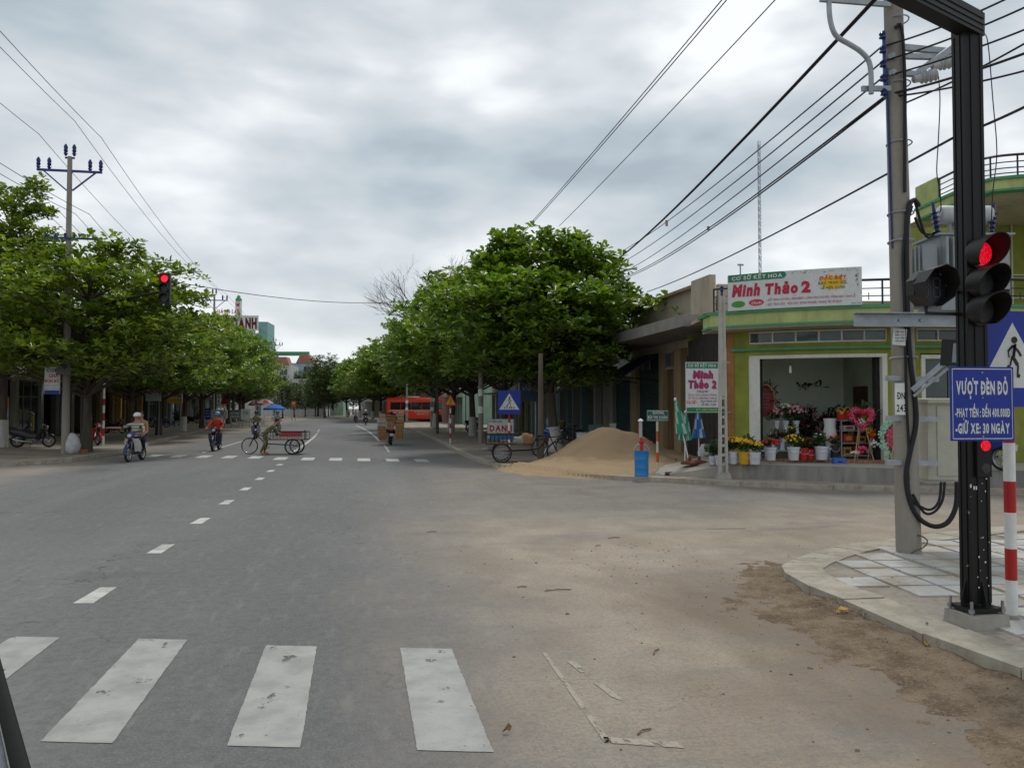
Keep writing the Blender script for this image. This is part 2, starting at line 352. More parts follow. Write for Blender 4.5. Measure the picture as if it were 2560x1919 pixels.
b = NB('earth'); b.bump(b.noise(10, 5), .4); EARTH = b.done(b.mix(b.noise(.5, 5), (.16, .13, .09), (.09, .1, .05)), .95)
def paint_nodes(nm, extra):
  b = NB(nm)
  pc = b.mix(b.mr(b.noise(3, 6, .6), .35, .7), (.35, .35, .325), (.25, .25, .235)); pc = b.mix(b.mr(b.noise(50, 3), .55, .75, 0, .5), pc, (.25, .25, .23))
  worn = b.math('MAXIMUM', b.mr(b.noise(4.5, 8, .72, (1, .6, 1), (2, 7, 0)), .585 - extra, .66 - extra), b.mr(b.noise(30, 6, .7), .66 - extra, .70 - extra))
  if extra: pc = b.mix(.7, pc, (.33, .28, .21))
  tr = b.n.new('ShaderNodeBsdfTransparent'); ms = b.n.new('ShaderNodeMixShader'); b.done(pc, .7, .3); b.bump(b.noise(55, 3), .25, .01)
  b.l.new(worn, ms.inputs[0]); b.l.new(b.b.outputs[0], ms.inputs[1]); b.l.new(tr.outputs[0], ms.inputs[2]); b.l.new(ms.outputs[0], b.n['Material Output'].inputs[0]); return b.m
ROADP = paint_nodes('road_paint', 0); WORNP = paint_nodes('road_paint_worn', .07)
b = NB('road_paint_far'); b.bump(b.noise(55, 3), .25, .01); ROADPF = b.done(b.mix(b.mr(b.noise(2.5, 6, .7), .4, .65), (.50, .50, .46), (.30, .30, .28)), .7)

def sheet(name, pts, z, m, kind='structure', parent=None):
    mb = MB(); mb.add([(x, y, z) for x, y in pts], [tuple(range(len(pts)))]); o = mb.build(name, m, parent)
    if o.data.polygons[0].normal.z < 0: o.data.flip_normals()
    return tag(o, kind=kind) if kind else o
sheet('ground', [(-1200, -300), (1200, -300), (1200, 2400), (-1200, 2400)], -.06, EARTH)
ROAD = sheet('road', [(-70, -12), (70, -12), (70, 330), (-70, 330)], 0, ROADM)
def quadmark(name, pts, m=None, z=.004):
    mb = MB(); mb.add([(x, y, z) for x, y in pts], [tuple(range(len(pts)))]); o = mb.build(name, m or ROADP, ROAD)
    if o.data.polygons[0].normal.z < 0: o.data.flip_normals()
    return o
def rag(a, c, n, j):     # slightly ragged painted edge
    return [(a[0] + (c[0] - a[0]) * i / n + rnd.uniform(-j, j), a[1] + (c[1] - a[1]) * i / n + rnd.uniform(-j, j)) for i in range(n)]
for i in range(-4, 1):   # zebra crossing in front of the camera
    x0 = .32 + 1.025 * i; y0 = 4.51 - .245 * (x0 - .32); y1 = 6.44 - .25 * (x0 - .32) + (.12 if i < -1 else 0)
    c = [(x0, y0), (x0 + .4, y0 - .1), (x0 + .39, y1 - .1), (x0, y1)]
    quadmark('crossing_bar', rag(c[0], c[1], 6, .002) + rag(c[1], c[2], 40, .0035) + rag(c[2], c[3], 6, .002) + rag(c[3], c[0], 40, .0035))
for nm_, pts_ in (('worn_outline', [(1.345, 4.42), (1.385, 4.41), (1.40, 6.1), (1.37, 6.1)]), ('worn_outline', [(1.345, 4.42), (1.75, 4.27), (1.745, 4.36), (1.36, 4.50)]), ('worn_outline', [(1.50, 5.88), (1.56, 5.86), (1.66, 5.0), (1.60, 5.1)])): quadmark(nm_, pts_, WORNP)
for i in range(12):      # zebra crossing beyond the junction
    x0 = -9.05 + 1.0 * i; y0 = 33.9 - .42 * (x0 + 7.2) + (.5 if x0 < -4 else 0)
    quadmark('crossing_bar', [(x0, y0), (x0 + .45, y0 - .15), (x0 + .45, y0 - 1.75), (x0, y0 - 1.6)], ROADPF if x0 < 1.5 else ROADP)
for i in range(-1, 8):   # short centre dashes
    y0 = 8.46 + 2.72 * i; quadmark('centre_dash', [(-2.66, y0), (-2.47, y0 - .03), (-2.45, y0 + .68), (-2.62, y0 + .7)], ROADPF)
def strip(name, path, wd, m):
    lft = []; rgt = []
    for i, (x, y) in enumerate(path):
        a = path[max(i - 1, 0)]; c = path[min(i + 1, len(path) - 1)]; d = Vector((c[0] - a[0], c[1] - a[1])).normalized()
        lft.append((x - d.y * wd / 2, y + d.x * wd / 2)); rgt.append((x + d.y * wd / 2, y - d.x * wd / 2))
    mb = MB(); mb.add([(x, y, .004) for x, y in lft + rgt], [(i, i + 1, len(path) + i + 1, len(path) + i) for i in range(len(path) - 1)])
    o = mb.build(name, m, ROAD)
    if o.data.polygons[0].normal.z < 0: o.data.flip_normals()
    return o
strip('centre_line', [(-2.72 + bend(y), y) for y in (35.5, 40, 46, 52, 58)], .16, ROADPF)
for k in range(3):
    y = 60 + k * 5.5; strip('centre_dash', [(-2.75 + bend(y), y), (-2.75 + bend(y + 2.2), y + 2.2)], .16, ROADPF)
strip('edge_line', [(1.25 + bend(y), y) for y in (35, 39, 42)], .10, ROADP)
strip('edge_line', [(1.15 + bend(y), y) for y in (47, 55, 65, 78, 90)], .13, ROADPF)
strip('edge_line', [(-6.4 + bend(y), y) for y in (36, 40, 44, 48)], .13, ROADPF)

# pavements: outlines from the survey
NEAR = [(4.45, -10), (4.4, 2), (4.37, 4.81), (4.3, 5.69), (4.36, 6.84), (4.36, 7.41), (4.46, 8.05), (4.62, 8.42), (4.95, 8.75), (5.4, 9.1), (5.86, 9.4), (6.4, 9.66), (7.07, 9.91), (7.9, 10.18), (8.66, 10.4), (9.74, 10.66), (12, 10.9), (60, 8)]
FAR = [(60, 11.5), (24, 13.6), (18, 14.4), (14, 15.2), (11.68, 16.35), (10.56, 16.97), (8.9, 18.18), (7.17, 19.75), (5.74, 21.13), (4.85, 22.87), (4.3, 25.0), (4.05, 27.5), (3.97, 31.5), (4.2, 41.7), (4.4, 51.6)] + [(4.75 + bend(y), y) for y in (64, 80, 100, 125, 150, 180, 220, 260, 320)]
LEFT = [(-70, 27.0), (-20, 28.2), (-13, 28.5), (-11.23, 28.8), (-10.3, 29.5), (-9.75, 30.6), (-9.6, 32.5), (-9.75, 36.4), (-10.2, 41.4), (-11.2, 54.6)] + [(-11.9 + bend(y), y) for y in (71, 90, 110, 135, 160, 190, 230, 320)]
def dens(p, step=1.0, upto=None):
    o = [p[0]]
    for a, c in zip(p, p[1:]):
        l = math.dist(a, c); n = max(1, round(l / step)) if l < 16 else max(1, round(l / 8)); o += [(a[0] + (c[0] - a[0]) * i / n, a[1] + (c[1] - a[1]) * i / n) for i in range(1, n + 1)]
    return o
def pavement(name, edge, close, z):
    pts = edge + close; mb = MB(); n = len(pts); top = MB()
    mb.prism([(x, y, -.03) for x, y in pts], (0, 0, z + .03)); o = mb.build(name, PAVE); return tag(o, kind='structure')
def kerbs(parent, edge, inner, z, keep, wd=.16, seg=1.0):
    p = dens(edge, seg)
    for a, c in zip(p, p[1:]):
        if not keep(a) or math.dist(a, c) > 3: continue
        d = Vector((c[0] - a[0], c[1] - a[1])); l = d.length; d.normalize(); nrm = Vector((-d.y, d.x)) * inner
        A = Vector(a) + d * .006 - nrm * .02; C = Vector(c) - d * .006 - nrm * .02; dz = rnd.uniform(-.006, .006)
        mb = MB(); mb.prism([(A.x, A.y, -.02), (C.x, C.y, -.02), (C.x + nrm.x * wd, C.y + nrm.y * wd, -.02), (A.x + nrm.x * wd, A.y + nrm.y * wd, -.02)], (0, 0, z + .02 + dz))
        mb.build('kerb_stone', KERB, parent)
near = pavement('pavement_near', NEAR, [(60, -10)], .10)
kerbs(near, NEAR, -1, .115, lambda a: 3 < a[1] < 11.2 and a[0] < 13, .42, .9)
far = pavement('pavement_far', FAR, [(60, 320)], .10)
kerbs(far, FAR, -1, .115, lambda a: a[1] < 110 and a[0] < 22, .2, 1.1)
left = pavement('pavement_across', LEFT, [(-70, 320)], .13)
kerbs(left, LEFT, 1, .145, lambda a: a[1] < 100 and a[0] > -24, .2, 1.1)
def inside(x, y, poly):
    c = False
    for (x1, y1), (x2, y2) in zip(poly, poly[1:] + poly[:1]):
        if (y1 > y) != (y2 > y) and x < (x2 - x1) * (y - y1) / (y2 - y1) + x1: c = not c
    return c
def segdist(x, y, poly):
    m = 9e9
    for (x1, y1), (x2, y2) in zip(poly, poly[1:]):
        t = max(0, min(1, ((x - x1) * (x2 - x1) + (y - y1) * (y2 - y1)) / max(1e-9, (x2 - x1) ** 2 + (y2 - y1) ** 2)))
        m = min(m, math.hypot(x - x1 - t * (x2 - x1), y - y1 - t * (y2 - y1)))
    return m
poly = NEAR + [(60, -10)]; sl = None; nsl = 0
ca, sa = math.cos(R_(-7)), math.sin(R_(-7))
for i in range(0, 13):
    for j in range(-4, 22):
        lx = 4.0 + i * .44 + (.04 if i % 4 == 3 else 0); ly = 3.2 + j * .44
        x = lx * ca - ly * sa; y = lx * sa + ly * ca
        if y < 3.2 or not inside(x, y, poly) or segdist(x, y, NEAR) < .56: continue
        if math.dist((x, y), (6.9, 9.41)) < .36 or math.dist((x, y), (5.24, 6.25)) < .36: continue
        if sl is None:
            mb = MB(); mb.box((0, 0, 0), (.40, .405, .03), 0, None, .975); sl = mb.build('paving_slab', SLAB, near); o = sl
        else: o = sl.copy(); COL.objects.link(o)
        o.location = (x, y, .104 + rnd.uniform(-.003, .003)); o.rotation_euler = (rnd.uniform(-.008, .008), rnd.uniform(-.008, .008), R_(-7) + rnd.uniform(-.012, .012)); nsl += 1

# drifted dirt along the near kerb and sand spilled off the far kerb
def drift(name, label, x0, x1, y0, y1, step, hf, m):
    nx = int((x1 - x0) / step) + 1; ny = int((y1 - y0) / step) + 1
    V = [(x0 + i * step, y0 + j * step, hf(x0 + i * step, y0 + j * step)) for j in range(ny) for i in range(nx)]
    F = [(j * nx + i, j * nx + i + 1, (j + 1) * nx + i + 1, (j + 1) * nx + i) for j in range(ny - 1) for i in range(nx - 1)]
    F = [f for f in F if max(V[i][2] for i in f) > -.006]
    me = np_mesh(name, V, F, m); me.shade_smooth(); return tag(link(name, me), label, 'dirt', kind='stuff')
def nz(x, y, s, k=0): return noise.fractal(Vector((x * s, y * s, k)), 1.0, 2.0, 4)
def dirt_h(x, y):
    d = segdist(x, y, NEAR); d = -d if inside(x, y, poly) else d
    wd = .55 + .5 * max(0, min(1, (8.6 - y) / 3)) + .3 * nz(x, y, .8)
    return .05 * (1 - d / max(.2, wd)) * (1 + .5 * nz(x, y, 3, 2)) + .016 * nz(x, y, 2.2, 5) + .012 * nz(x, y, 9, 7) - .006 if d > -.08 else -.02 + .05 * nz(x, y, 2.5, 1) * (d > -.3)
drift('dirt_drift', 'brown loose dirt drifted against the kerb below the black signal post', 2.4, 4.9, 1.6, 9.4, .035, dirt_h, DIRT)
SX, SY = 7.35, 24.3
def sand_h(x, y):
    r = (x - SX) * _R.x + (y - SY) * _R.y; q = (x - SX) * _F.x + (y - SY) * _F.y
    def cone(a, c, rx, ry, h): t = math.hypot((r - a) / rx, (q - c) / ry); return h * (1 - t) if t > .28 else h * (.72 + (.28 ** 2 - t ** 2) / .56)
    sm = lambda *q: math.log(sum(math.exp(9 * t) for t in q)) / 9
    h = sm(cone(.15, .3, 2.15, 2.1, 1.38), cone(.95, .5, 1.5, 1.8, 1.18), cone(-.55, -.5, 1.9, 1.9, .55), cone(.9, -1.0, 2.5, 2.2, .36), cone(2.1, .1, 1.7, 1.7, .52))
    ap = .27 * (1 - math.hypot((r + .35) / 3.7, (q + 1.2) / 2.6))
    z = .10 + max(h, ap) + .045 * nz(x, y, 1.6, 3) + .022 * nz(x, y, 5, 1) - .012 - .06 * max(0, 1 - math.hypot(r + .9, q + .9) / .35) - .05 * max(0, 1 - math.hypot(r - .4, q + 1.1) / .3)
    return z + .035 * max(0, 1 - segdist(x, y, FAR) / .4) * (1 if ap > -.02 or h > .02 else 0)
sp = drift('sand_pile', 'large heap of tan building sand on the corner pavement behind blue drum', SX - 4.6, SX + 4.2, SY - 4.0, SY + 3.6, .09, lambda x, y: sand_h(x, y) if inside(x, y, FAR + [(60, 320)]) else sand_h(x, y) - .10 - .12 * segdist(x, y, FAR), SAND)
sp['category'] = 'sand heap'
b_ = MB(); d_ = MB()
for k in range(520):
    y = rnd.uniform(2.2, 11); x = rnd.gauss(3.7, .75) if k < 400 else rnd.uniform(.5, 8)
    if x > 4.3 and k < 400: continue
    z = max(dirt_h(x, y), 0) if y < 9.4 and x > 2.6 and not inside(x, y, poly) else 0
    if inside(x, y, poly): z = .12
    s = rnd.uniform(.004, .014) * (1.6 if rnd.random() < .1 else 1)
    (b_ if k % 3 else d_).box((x, y, z + s * .3), (s * rnd.uniform(.8, 2.2), s, s * .7), 0, rnd.uniform(0, 3), .6)
tag(b_.build('gravel', mat('pebble', (.2, .17, .13), .9, var=.5)), 'small pebbles and grit scattered along the kerb', 'gravel', kind='stuff')
tag(d_.build('litter', mat('dry_litter', (.36, .26, .12), .9, var=.5)), 'dry straw coloured plant bits scattered on the dirt', 'litter', kind='stuff')
# ================================================================== TREES
def leaf_mat(name, c1, c2, c3):
    m = bpy.data.materials.new(name); m.use_nodes = True; n = m.node_tree.nodes; l = m.node_tree.links; b = n['Principled BSDF']
    ge = n.new('ShaderNodeNewGeometry'); oi = n.new('ShaderNodeObjectInfo'); tc = n.new('ShaderNodeTexCoord')
    r = n.new('ShaderNodeValToRGB'); l.new(ge.outputs['Random Per Island'], r.inputs[0])
    e = r.color_ramp.elements; e[0].position = 0; e[0].color = (*c1, 1); e[1].position = 1; e[1].color = (*c3, 1); q = e.new(.5); q.color = (*c2, 1); q = e.new(.94); q.color = (*c3, 1)
    nz_ = n.new('ShaderNodeTexNoise'); nz_.inputs['Scale'].default_value = .55; nz_.inputs['Detail'].default_value = 2; l.new(tc.outputs['Object'], nz_.inputs['Vector'])
    hs = n.new('ShaderNodeHueSaturation'); l.new(r.outputs[0], hs.inputs['Color'])
    mr = n.new('ShaderNodeMapRange'); mr.inputs[1].default_value = .3; mr.inputs[2].default_value = .7; mr.inputs[3].default_value = .72; mr.inputs[4].default_value = 1.3; l.new(nz_.outputs['Fac'], mr.inputs[0]); l.new(mr.outputs[0], hs.inputs['Value'])
    mh = n.new('ShaderNodeMapRange'); mh.inputs[3].default_value = .485; mh.inputs[4].default_value = .51; l.new(oi.outputs['Random'], mh.inputs[0]); l.new(mh.outputs[0], hs.inputs['Hue'])
    l.new(hs.outputs[0], b.inputs['Base Color']); b.inputs['Roughness'].default_value = .36; b.inputs['Specular IOR Level'].default_value = .6
    t = n.new('ShaderNodeBsdfTranslucent'); g = n.new('ShaderNodeMix'); g.data_type = 'RGBA'; g.blend_type = 'MULTIPLY'; g.inputs[0].default_value = 1; l.new(hs.outputs[0], g.inputs[6]); g.inputs[7].default_value = (1.4, 1.55, .5, 1); l.new(g.outputs[2], t.inputs[0])
    ms = n.new('ShaderNodeMixShader'); ms.inputs[0].default_value = .38; l.new(b.outputs[0], ms.inputs[1]); l.new(t.outputs[0], ms.inputs[2]); l.new(ms.outputs[0], n['Material Output'].inputs[0])
    MC[name] = m; return m
LEAF = leaf_mat('almond_leaf', (.057, .113, .014), (.115, .19, .023), (.22, .29, .042))
LEAFD = leaf_mat('dark_leaf', (.022, .05, .013), (.04, .08, .018), (.075, .12, .025))
BARK = mat('bark', (.095, .075, .058), .95, var=.4, scale=6, bump=.5, streak=True)
def leaf_cloud(C, rng, nper, Lm, up=.35, shape=(.17, .27)):
    n = len(C); az = rng.uniform(0, 6.28, (n, 1)) + np.arange(nper)[None] * 6.283 / nper + rng.normal(0, .25, (n, nper))
    el = rng.normal(up, .42, (n, nper)); Ln = rng.uniform(.65, 1.2, (n, nper)) * Lm * rng.uniform(.6, 1.2, (n, 1))
    d = np.stack([np.cos(az) * np.cos(el), np.sin(az) * np.cos(el), np.sin(el)], -1)
    u = np.stack([rng.normal(0, .3, az.shape), rng.normal(0, .3, az.shape), np.ones_like(az)], -1)
    s = np.cross(d, u); s /= np.linalg.norm(s, axis=-1, keepdims=True) + 1e-9; nm = np.cross(s, d)
    c = C[:, None, :] + d * .02; L1 = Ln[..., None]
    P = [c, c + d * .45 * L1 - s * shape[0] * L1 + nm * .05 * L1, c + d * .8 * L1 - s * shape[1] * L1 + nm * .05 * L1, c + d * L1 - nm * .08 * L1, c + d * .8 * L1 + s * shape[1] * L1 + nm * .05 * L1, c + d * .45 * L1 + s * shape[0] * L1 + nm * .05 * L1]
    V = np.stack(P, 2).reshape(-1, 6, 3); k = len(V); o = np.arange(k)[:, None] * 6
    F = np.concatenate([o + np.array([[0, 1, 2, 3]]), o + np.array([[0, 3, 4, 5]])], 0)
    return V.reshape(-1, 3), F
def tree_meshes(seed, prof, zs, nros, Lm=.24, nper=7, trunk_r=.19, lean=(0, 0), white=True, density_pow=1.5, flat=.16):
    """prof: list of (z, radius); zs: heights of the branch tiers."""
    rng = np.random.default_rng(seed); rr = random.Random(seed); zt = prof[-1][0]
    pr = lambda z: float(np.interp(z, [p[0] for p in prof], [p[1] for p in prof]))
    mb = MB(); tp = [(lean[0] * t + .12 * math.sin(3 * t + seed), lean[1] * t + .1 * math.cos(4 * t + seed) - .1, zt * .93 * t) for t in np.linspace(0, 1, 9)]
    tr = lambda z: Vector((np.interp(z, [p[2] for p in tp], [p[0] for p in tp]), np.interp(z, [p[2] for p in tp], [p[1] for p in tp]), z))
    mb.tube(tp, [trunk_r * (1.25 if i == 0 else 1) * (1 - .8 * i / 8) for i in range(9)], 9, 0)
    tot = sum(pr(z) ** density_pow for z in zs); cen = []
    for z in zs:
        rad = pr(z); nb = max(4, int(3.5 + rad * 1.5)); a0 = rr.uniform(0, 6.28); quota = nros * rad ** density_pow / tot / nb
        for k in range(nb):
            az = a0 + 6.283 * k / nb + rr.uniform(-.35, .35); ln = rad * rr.uniform(.68, 1.08); base = tr(max(1.6, z - .5 - .12 * ln)); zz = z + rr.uniform(-.22, .22)
            dx, dy = math.cos(az), math.sin(az); tip = Vector((tr(z).x + dx * ln, tr(z).y + dy * ln, zz + .12 * ln - .05 * ln))
            mid = base.lerp(tip, .5) + Vector((0, 0, .22 * ln * .35))
            mb.tube([base, base.lerp(mid, .5) + Vector((0, 0, .04)), mid, tip], [.028 + .012 * ln, .022 + .008 * ln, .018 + .004 * ln, .01], 5, 0)
            m = int(quota * rr.uniform(.75, 1.3)) + 2; t = rng.uniform(.22, 1, m) ** .75; la = rng.normal(0, .17, m) * ln * (.35 + .65 * t)
            P = np.stack([tr(z).x + dx * ln * t - dy * la, tr(z).y + dy * ln * t + dx * la, zz + .12 * ln * t - .16 * ln * np.clip(t - .6, 0, 1) - .1 * np.abs(la) + rng.normal(0, flat, m)], -1); cen.append(P)
    V, F = leaf_cloud(np.concatenate(cen), rng, nper, Lm)
    return mb, (V, F), tp
def tree_thing(name, label, loc, mb, leaves, white=1.1, rz=0, group=None, lm=None, tw=.2, tp=None):
    t = thing(name, label, 'tree', loc, rz, group)
    tr = mb.build('trunk', [BARK], t, smooth=60)
    if white:
        w_ = MB(); w_.tube([(tp[0][0], tp[0][1], 0), (tp[0][0] + (tp[1][0] - tp[0][0]) * .9, tp[0][1] + (tp[1][1] - tp[0][1]) * .9, white)], [tw * 1.27, tw * 1.06], 12); w_.build('whitewash_band', WASH, tr, smooth=40)
    link('crown', np_mesh('crown', leaves[0], leaves[1], lm or LEAF), t); return t
WBANDS = []
ROWG = 'almond trees lining the street'
# the big tree behind the sand heap
pm = G(1395, 1128, .1)
mb, lv, tp = tree_meshes(11, [(2.9, 2.8), (3.6, 4.2), (4.6, 4.9), (5.6, 4.9), (6.4, 4.2), (7.0, 3.3), (7.8, 2.9), (8.5, 1.6)], [3.1, 3.6, 4.2, 4.8, 5.4, 6.0, 6.6, 7.2, 7.8, 8.3], 5200, .31, 7, .24, (-.9, -.2), flat=.2)
tree_thing('almond_tree', 'biggest broad almond tree with layered glossy leaves behind the sand heap', pm, mb, lv, 1.0, 0, None, None, .24, tp)
# templates for the rows
def low(pf): return pf
T = []
for sd_, pf, zs_ in ((21, [(3.0, 3.8), (3.8, 4.9), (5.4, 5.3), (7.2, 4.6), (8.6, 2.4)], [3.3, 3.8, 4.3, 5.0, 5.8, 6.6, 7.4, 8.2]),
                     (32, [(3.0, 3.6), (3.8, 4.8), (5.2, 5.2), (7.0, 4.8), (8.9, 2.3)], [3.2, 3.8, 4.2, 5.0, 5.7, 6.5, 7.4, 8.4]),
                     (43, [(3.1, 4.0), (4.0, 5.2), (5.6, 5.2), (7.4, 4.2), (8.8, 2.0)], [3.3, 3.9, 4.5, 5.2, 6.0, 6.8, 7.7, 8.4]),
                     (57, [(3.2, 3.0), (3.9, 4.4), (5.0, 5.0), (6.4, 5.1), (7.6, 3.9), (8.4, 2.6)], [3.4, 4.0, 4.7, 5.3, 6.1, 6.9, 7.6, 8.1])):
    mb, lv, tp = tree_meshes(sd_, pf, zs_, 3500, .32, 7, .2, (.3, .2), flat=.18); T.append((mb, lv, tp))
proto = []
def row_tree(i, loc, rz, s, label):
    k = (i * 7 // 3 + i) % 4
    while len(proto) <= k: proto.append(None)
    if proto[k] is None:
        mb, lv, tp = T[k]; proto[k] = tree_thing('almond_tree', label, loc, mb, lv, 1.1, rz, ROWG, None, .2, tp); o = proto[k]
    else: o = copy_tree(proto[k])
    place(o, loc, rz, s, label); return o
ords = ['first', 'second', 'third', 'fourth', 'fifth', 'sixth', 'seventh', 'eighth', 'ninth', 'tenth', 'eleventh', 'twelfth', 'thirteenth', 'fourteenth', 'fifteenth']
LY = [35.0, 47.5, 56, 65, 74, 84, 94, 105, 117, 130, 145, 162, 182]
for i, y in enumerate(LY):
    s = [.97, .94, .95, .98, 1.02, 1.02, 1.1, 1.1, 1.15, 1.15, 1.12, 1.15, 1.15][i]; sz_ = [.93, .84, .9, .99, 1.07, 1.12, 1.15, 1.15, 1.15, 1.15, 1.1, 1.1, 1.1][i]
    o_ = row_tree(i, ((-10.7 if i == 0 else -12.0) - (.5 if y > 50 else 0) + bend(y), y, .13), i * 2.1 + .4, (s, s, sz_), '%s almond tree of the row along the far kerb, counted from the junction' % ords[i])
for t_ in [o for o in COL.objects if o.name.startswith('whitewash_band')]:
    r_ = t_.parent.parent
    if r_.location.x < 0 and abs(r_.location.y - 65) > 1: WBANDS.append(t_)
RY = [42.5, 51.5, 61, 72, 110, 120, 132, 148, 166, 186]
for i, y in enumerate(RY):
    row_tree(i + 1, ((7.6 if i < 1 else 7.1) + bend(y), y, .1), i * 1.7 + 2.0, [(1.06, 1.06, 1.05), (1.12, 1.12, 1.1), (1.15, 1.15, 1.14), (1.1, 1.1, 1.18), (1.16, 1.16, 1.14), (1.15, 1.15, 1.2), (1.2, 1.2, 1.15), (1.15, 1.15, 1.2), 1.2, 1.2, 1.2, 1.25][i], '%s almond tree behind the biggest tree along the pavement with the buses' % ords[i])
for t_ in WBANDS: bpy.data.objects.remove(t_)
# tall tree at the junction's far corner, mostly out of frame
pf = [(3.4, 2.4), (4.5, 3.6), (7, 3.6), (9.5, 2.6), (12, 1.2)]
mb, lv, tp = tree_meshes(54, pf, [3.8, 4.6, 5.5, 6.4, 7.4, 8.4, 9.4, 10.4, 11.3], 2700, .28, 7, .26, (.2, 0))
tree_thing('almond_tree', 'tallest almond tree, cut off at the picture edge beside the parked motorbikes', G(10, 1117, .13), mb, lv, 1.2, 0, None, None, .26, tp)
# darker, finer trees closing the view
pf = [(2.5, 2.5), (4.5, 4.2), (7.5, 4.0), (10.5, 2.2)]
mb, lv, tp = tree_meshes(65, pf, [3, 3.8, 4.6, 5.4, 6.2, 7, 7.8, 8.6, 9.4, 10.1], 1300, .34, 6, .2, (0, .2), flat=.35)
dk = tree_thing('street_tree', 'dark rounded tree closing the far end of the street', (-14, 205, 0), mb, lv, 0, 0, 'trees at the far end of the street', LEAFD, .2, tp)
for x, y, s, lb in ((-21, 215, 1.0, 'dark rounded tree beside the pale houses at the street end'), (-9, 190, 1.05, 'dark tree just left of the nearest far almond trees'), (-30, 232, .9, 'dark rounded tree below the pale blue house'), (-6.5, 160, 1.1, 'dark tall tree rising behind the far almond trees on the bus side'), (-29, 176, .8, 'dark small tree on the far pavement opposite'), (-24, 160, .7, 'lowest dark tree beside the far shop umbrellas')):
    place(copy_tree(dk), (x, y, 0), x, s, lb)
for u_, D_, s, lb in ((735, 165, .62, 'dark low tree at the street end, leftmost of the row below the pale houses'), (762, 172, .68, 'dark low tree at the street end, second of the row below the pale houses'), (790, 178, .66, 'dark low tree at the street end, third of the row below the pale houses'), (822, 182, .72, 'dark low tree at the street end, rightmost of the row below the pale houses'), (884, 222, .9, 'dark tree filling the gap behind the far almond row'), (908, 228, .95, 'dark tree behind the two oncoming riders'), (705, 150, .72, 'dark tree ending the far pavement row before the pale houses')):
    p_ = PD(u_, 1020, D_); place(copy_tree(dk), (p_.x, p_.y, 0), u_, s, lb)
# bare tree behind the row
mb = MB(); rr = random.Random(5)
def twig(p, d, l, r, k):
    q = p + d * l; mb.tube([p, p.lerp(q, .5) + Vector((rr.uniform(-.08, .08) * l, rr.uniform(-.08, .08) * l, 0)), q], [r, r * .8, r * .6], 5 if k > 1 else 3, 0, False)
    if k <= 0: return
    for _ in range(3 if k > 1 else 4):
        nd_ = (d + Vector((rr.uniform(-.75, .75), rr.uniform(-.75, .75), rr.uniform(-.2, .5)))).normalized(); twig(p.lerp(q, rr.uniform(.5, 1)), nd_, l * rr.uniform(.55, .8), r * .55, k - 1)
bp = PD(1095, 1060, 56); bp.z = .1
twig(Vector((0, 0, 0)), Vector((-.05, 0, 1)), 7.6, .12, 0)
for a in range(6): twig(Vector((-.3, 0, 6.9 + a * .12)), Vector((math.cos(a * 1.05 + 2.2) * .9 - .35, math.sin(a * 1.05) * .8, .75)).normalized(), 2.5, .055, 4)
t = thing('bare_tree', 'leafless grey tree with thin twigs sticking out above the almond row', 'tree', bp); mb.build('trunk', BARK, t)
# ================================================================== SIGNAL POST, UTILITY POLE AND SIGNS IN FRONT
def L3(u, v, D, b0):
    p = PD(u, v, D); return Vector((p.dot(_R) - b0[0], D - b0[1], p.z - b0[2]))
def cthing(name, label, cat, r, D, z=0.0, group=None): return thing(name, label, cat, CW(r, D, z), -TH, group)
def spl(pts, n=6):
    P = [Vector(p) for p in pts]; o = []
    for i in range(len(P) - 1):
        p0, p1, p2, p3 = P[max(i - 1, 0)], P[i], P[i + 1], P[min(i + 2, len(P) - 1)]
        for k in range(n):
            t = k / n; o.append(.5 * ((2 * p1) + (p2 - p0) * t + (2 * p0 - 5 * p1 + 4 * p2 - p3) * t * t + (3 * p1 - p0 - 3 * p2 + p3) * t ** 3))
    return o + [P[-1]]
b = NB('post_black'); oc = b.n.new('ShaderNodeTexCoord').outputs['Object']
sp1 = b.mr(b.noise(16, 3, .7, (1, 1, .8), vec=oc), .70, .73); hgt = b.mr(b.z, 1.2, 1.7, 1, .25)
POSTM = b.done(b.mix(b.math('MULTIPLY', sp1, hgt), b.mix(b.noise(3, 5, vec=oc), (.006, .006, .007), (.014, .013, .013)), (.42, .42, .4)), .5, .3)
DKRED = mat('red_led', (1.0, .012, .02), .4, var=.25, scale=60, bump=0, emit=1.15)
def led_mat():
    b = NB('red_led_array'); oc = b.n.new('ShaderNodeTexCoord').outputs['Object']
    vn = b.n.new('ShaderNodeTexVoronoi'); vn.inputs['Scale'].default_value = 70; vn.inputs['Randomness'].default_value = .25; b.l.new(oc, vn.inputs['Vector'])
    c = b.mix(b.mr(vn.outputs['Distance'], .2, .6), (1, .03, .06), (.35, .0, .008)); b.done(c, .4); b.l.new(c, b.b.inputs['Emission Color']); b.b.inputs['Emission Strength'].default_value = 1.25; return b.m
LED = led_mat(); LENSD = mat('unlit_lens', (.035, .035, .035), .25, var=.3, scale=30, bump=.1); VISOR = mat('visor_black', (.016, .015, .014), .5, var=.35, scale=6, bump=.04)
VISIN = mat('faded_visor', (.07, .048, .036), .7, var=.3, scale=5)
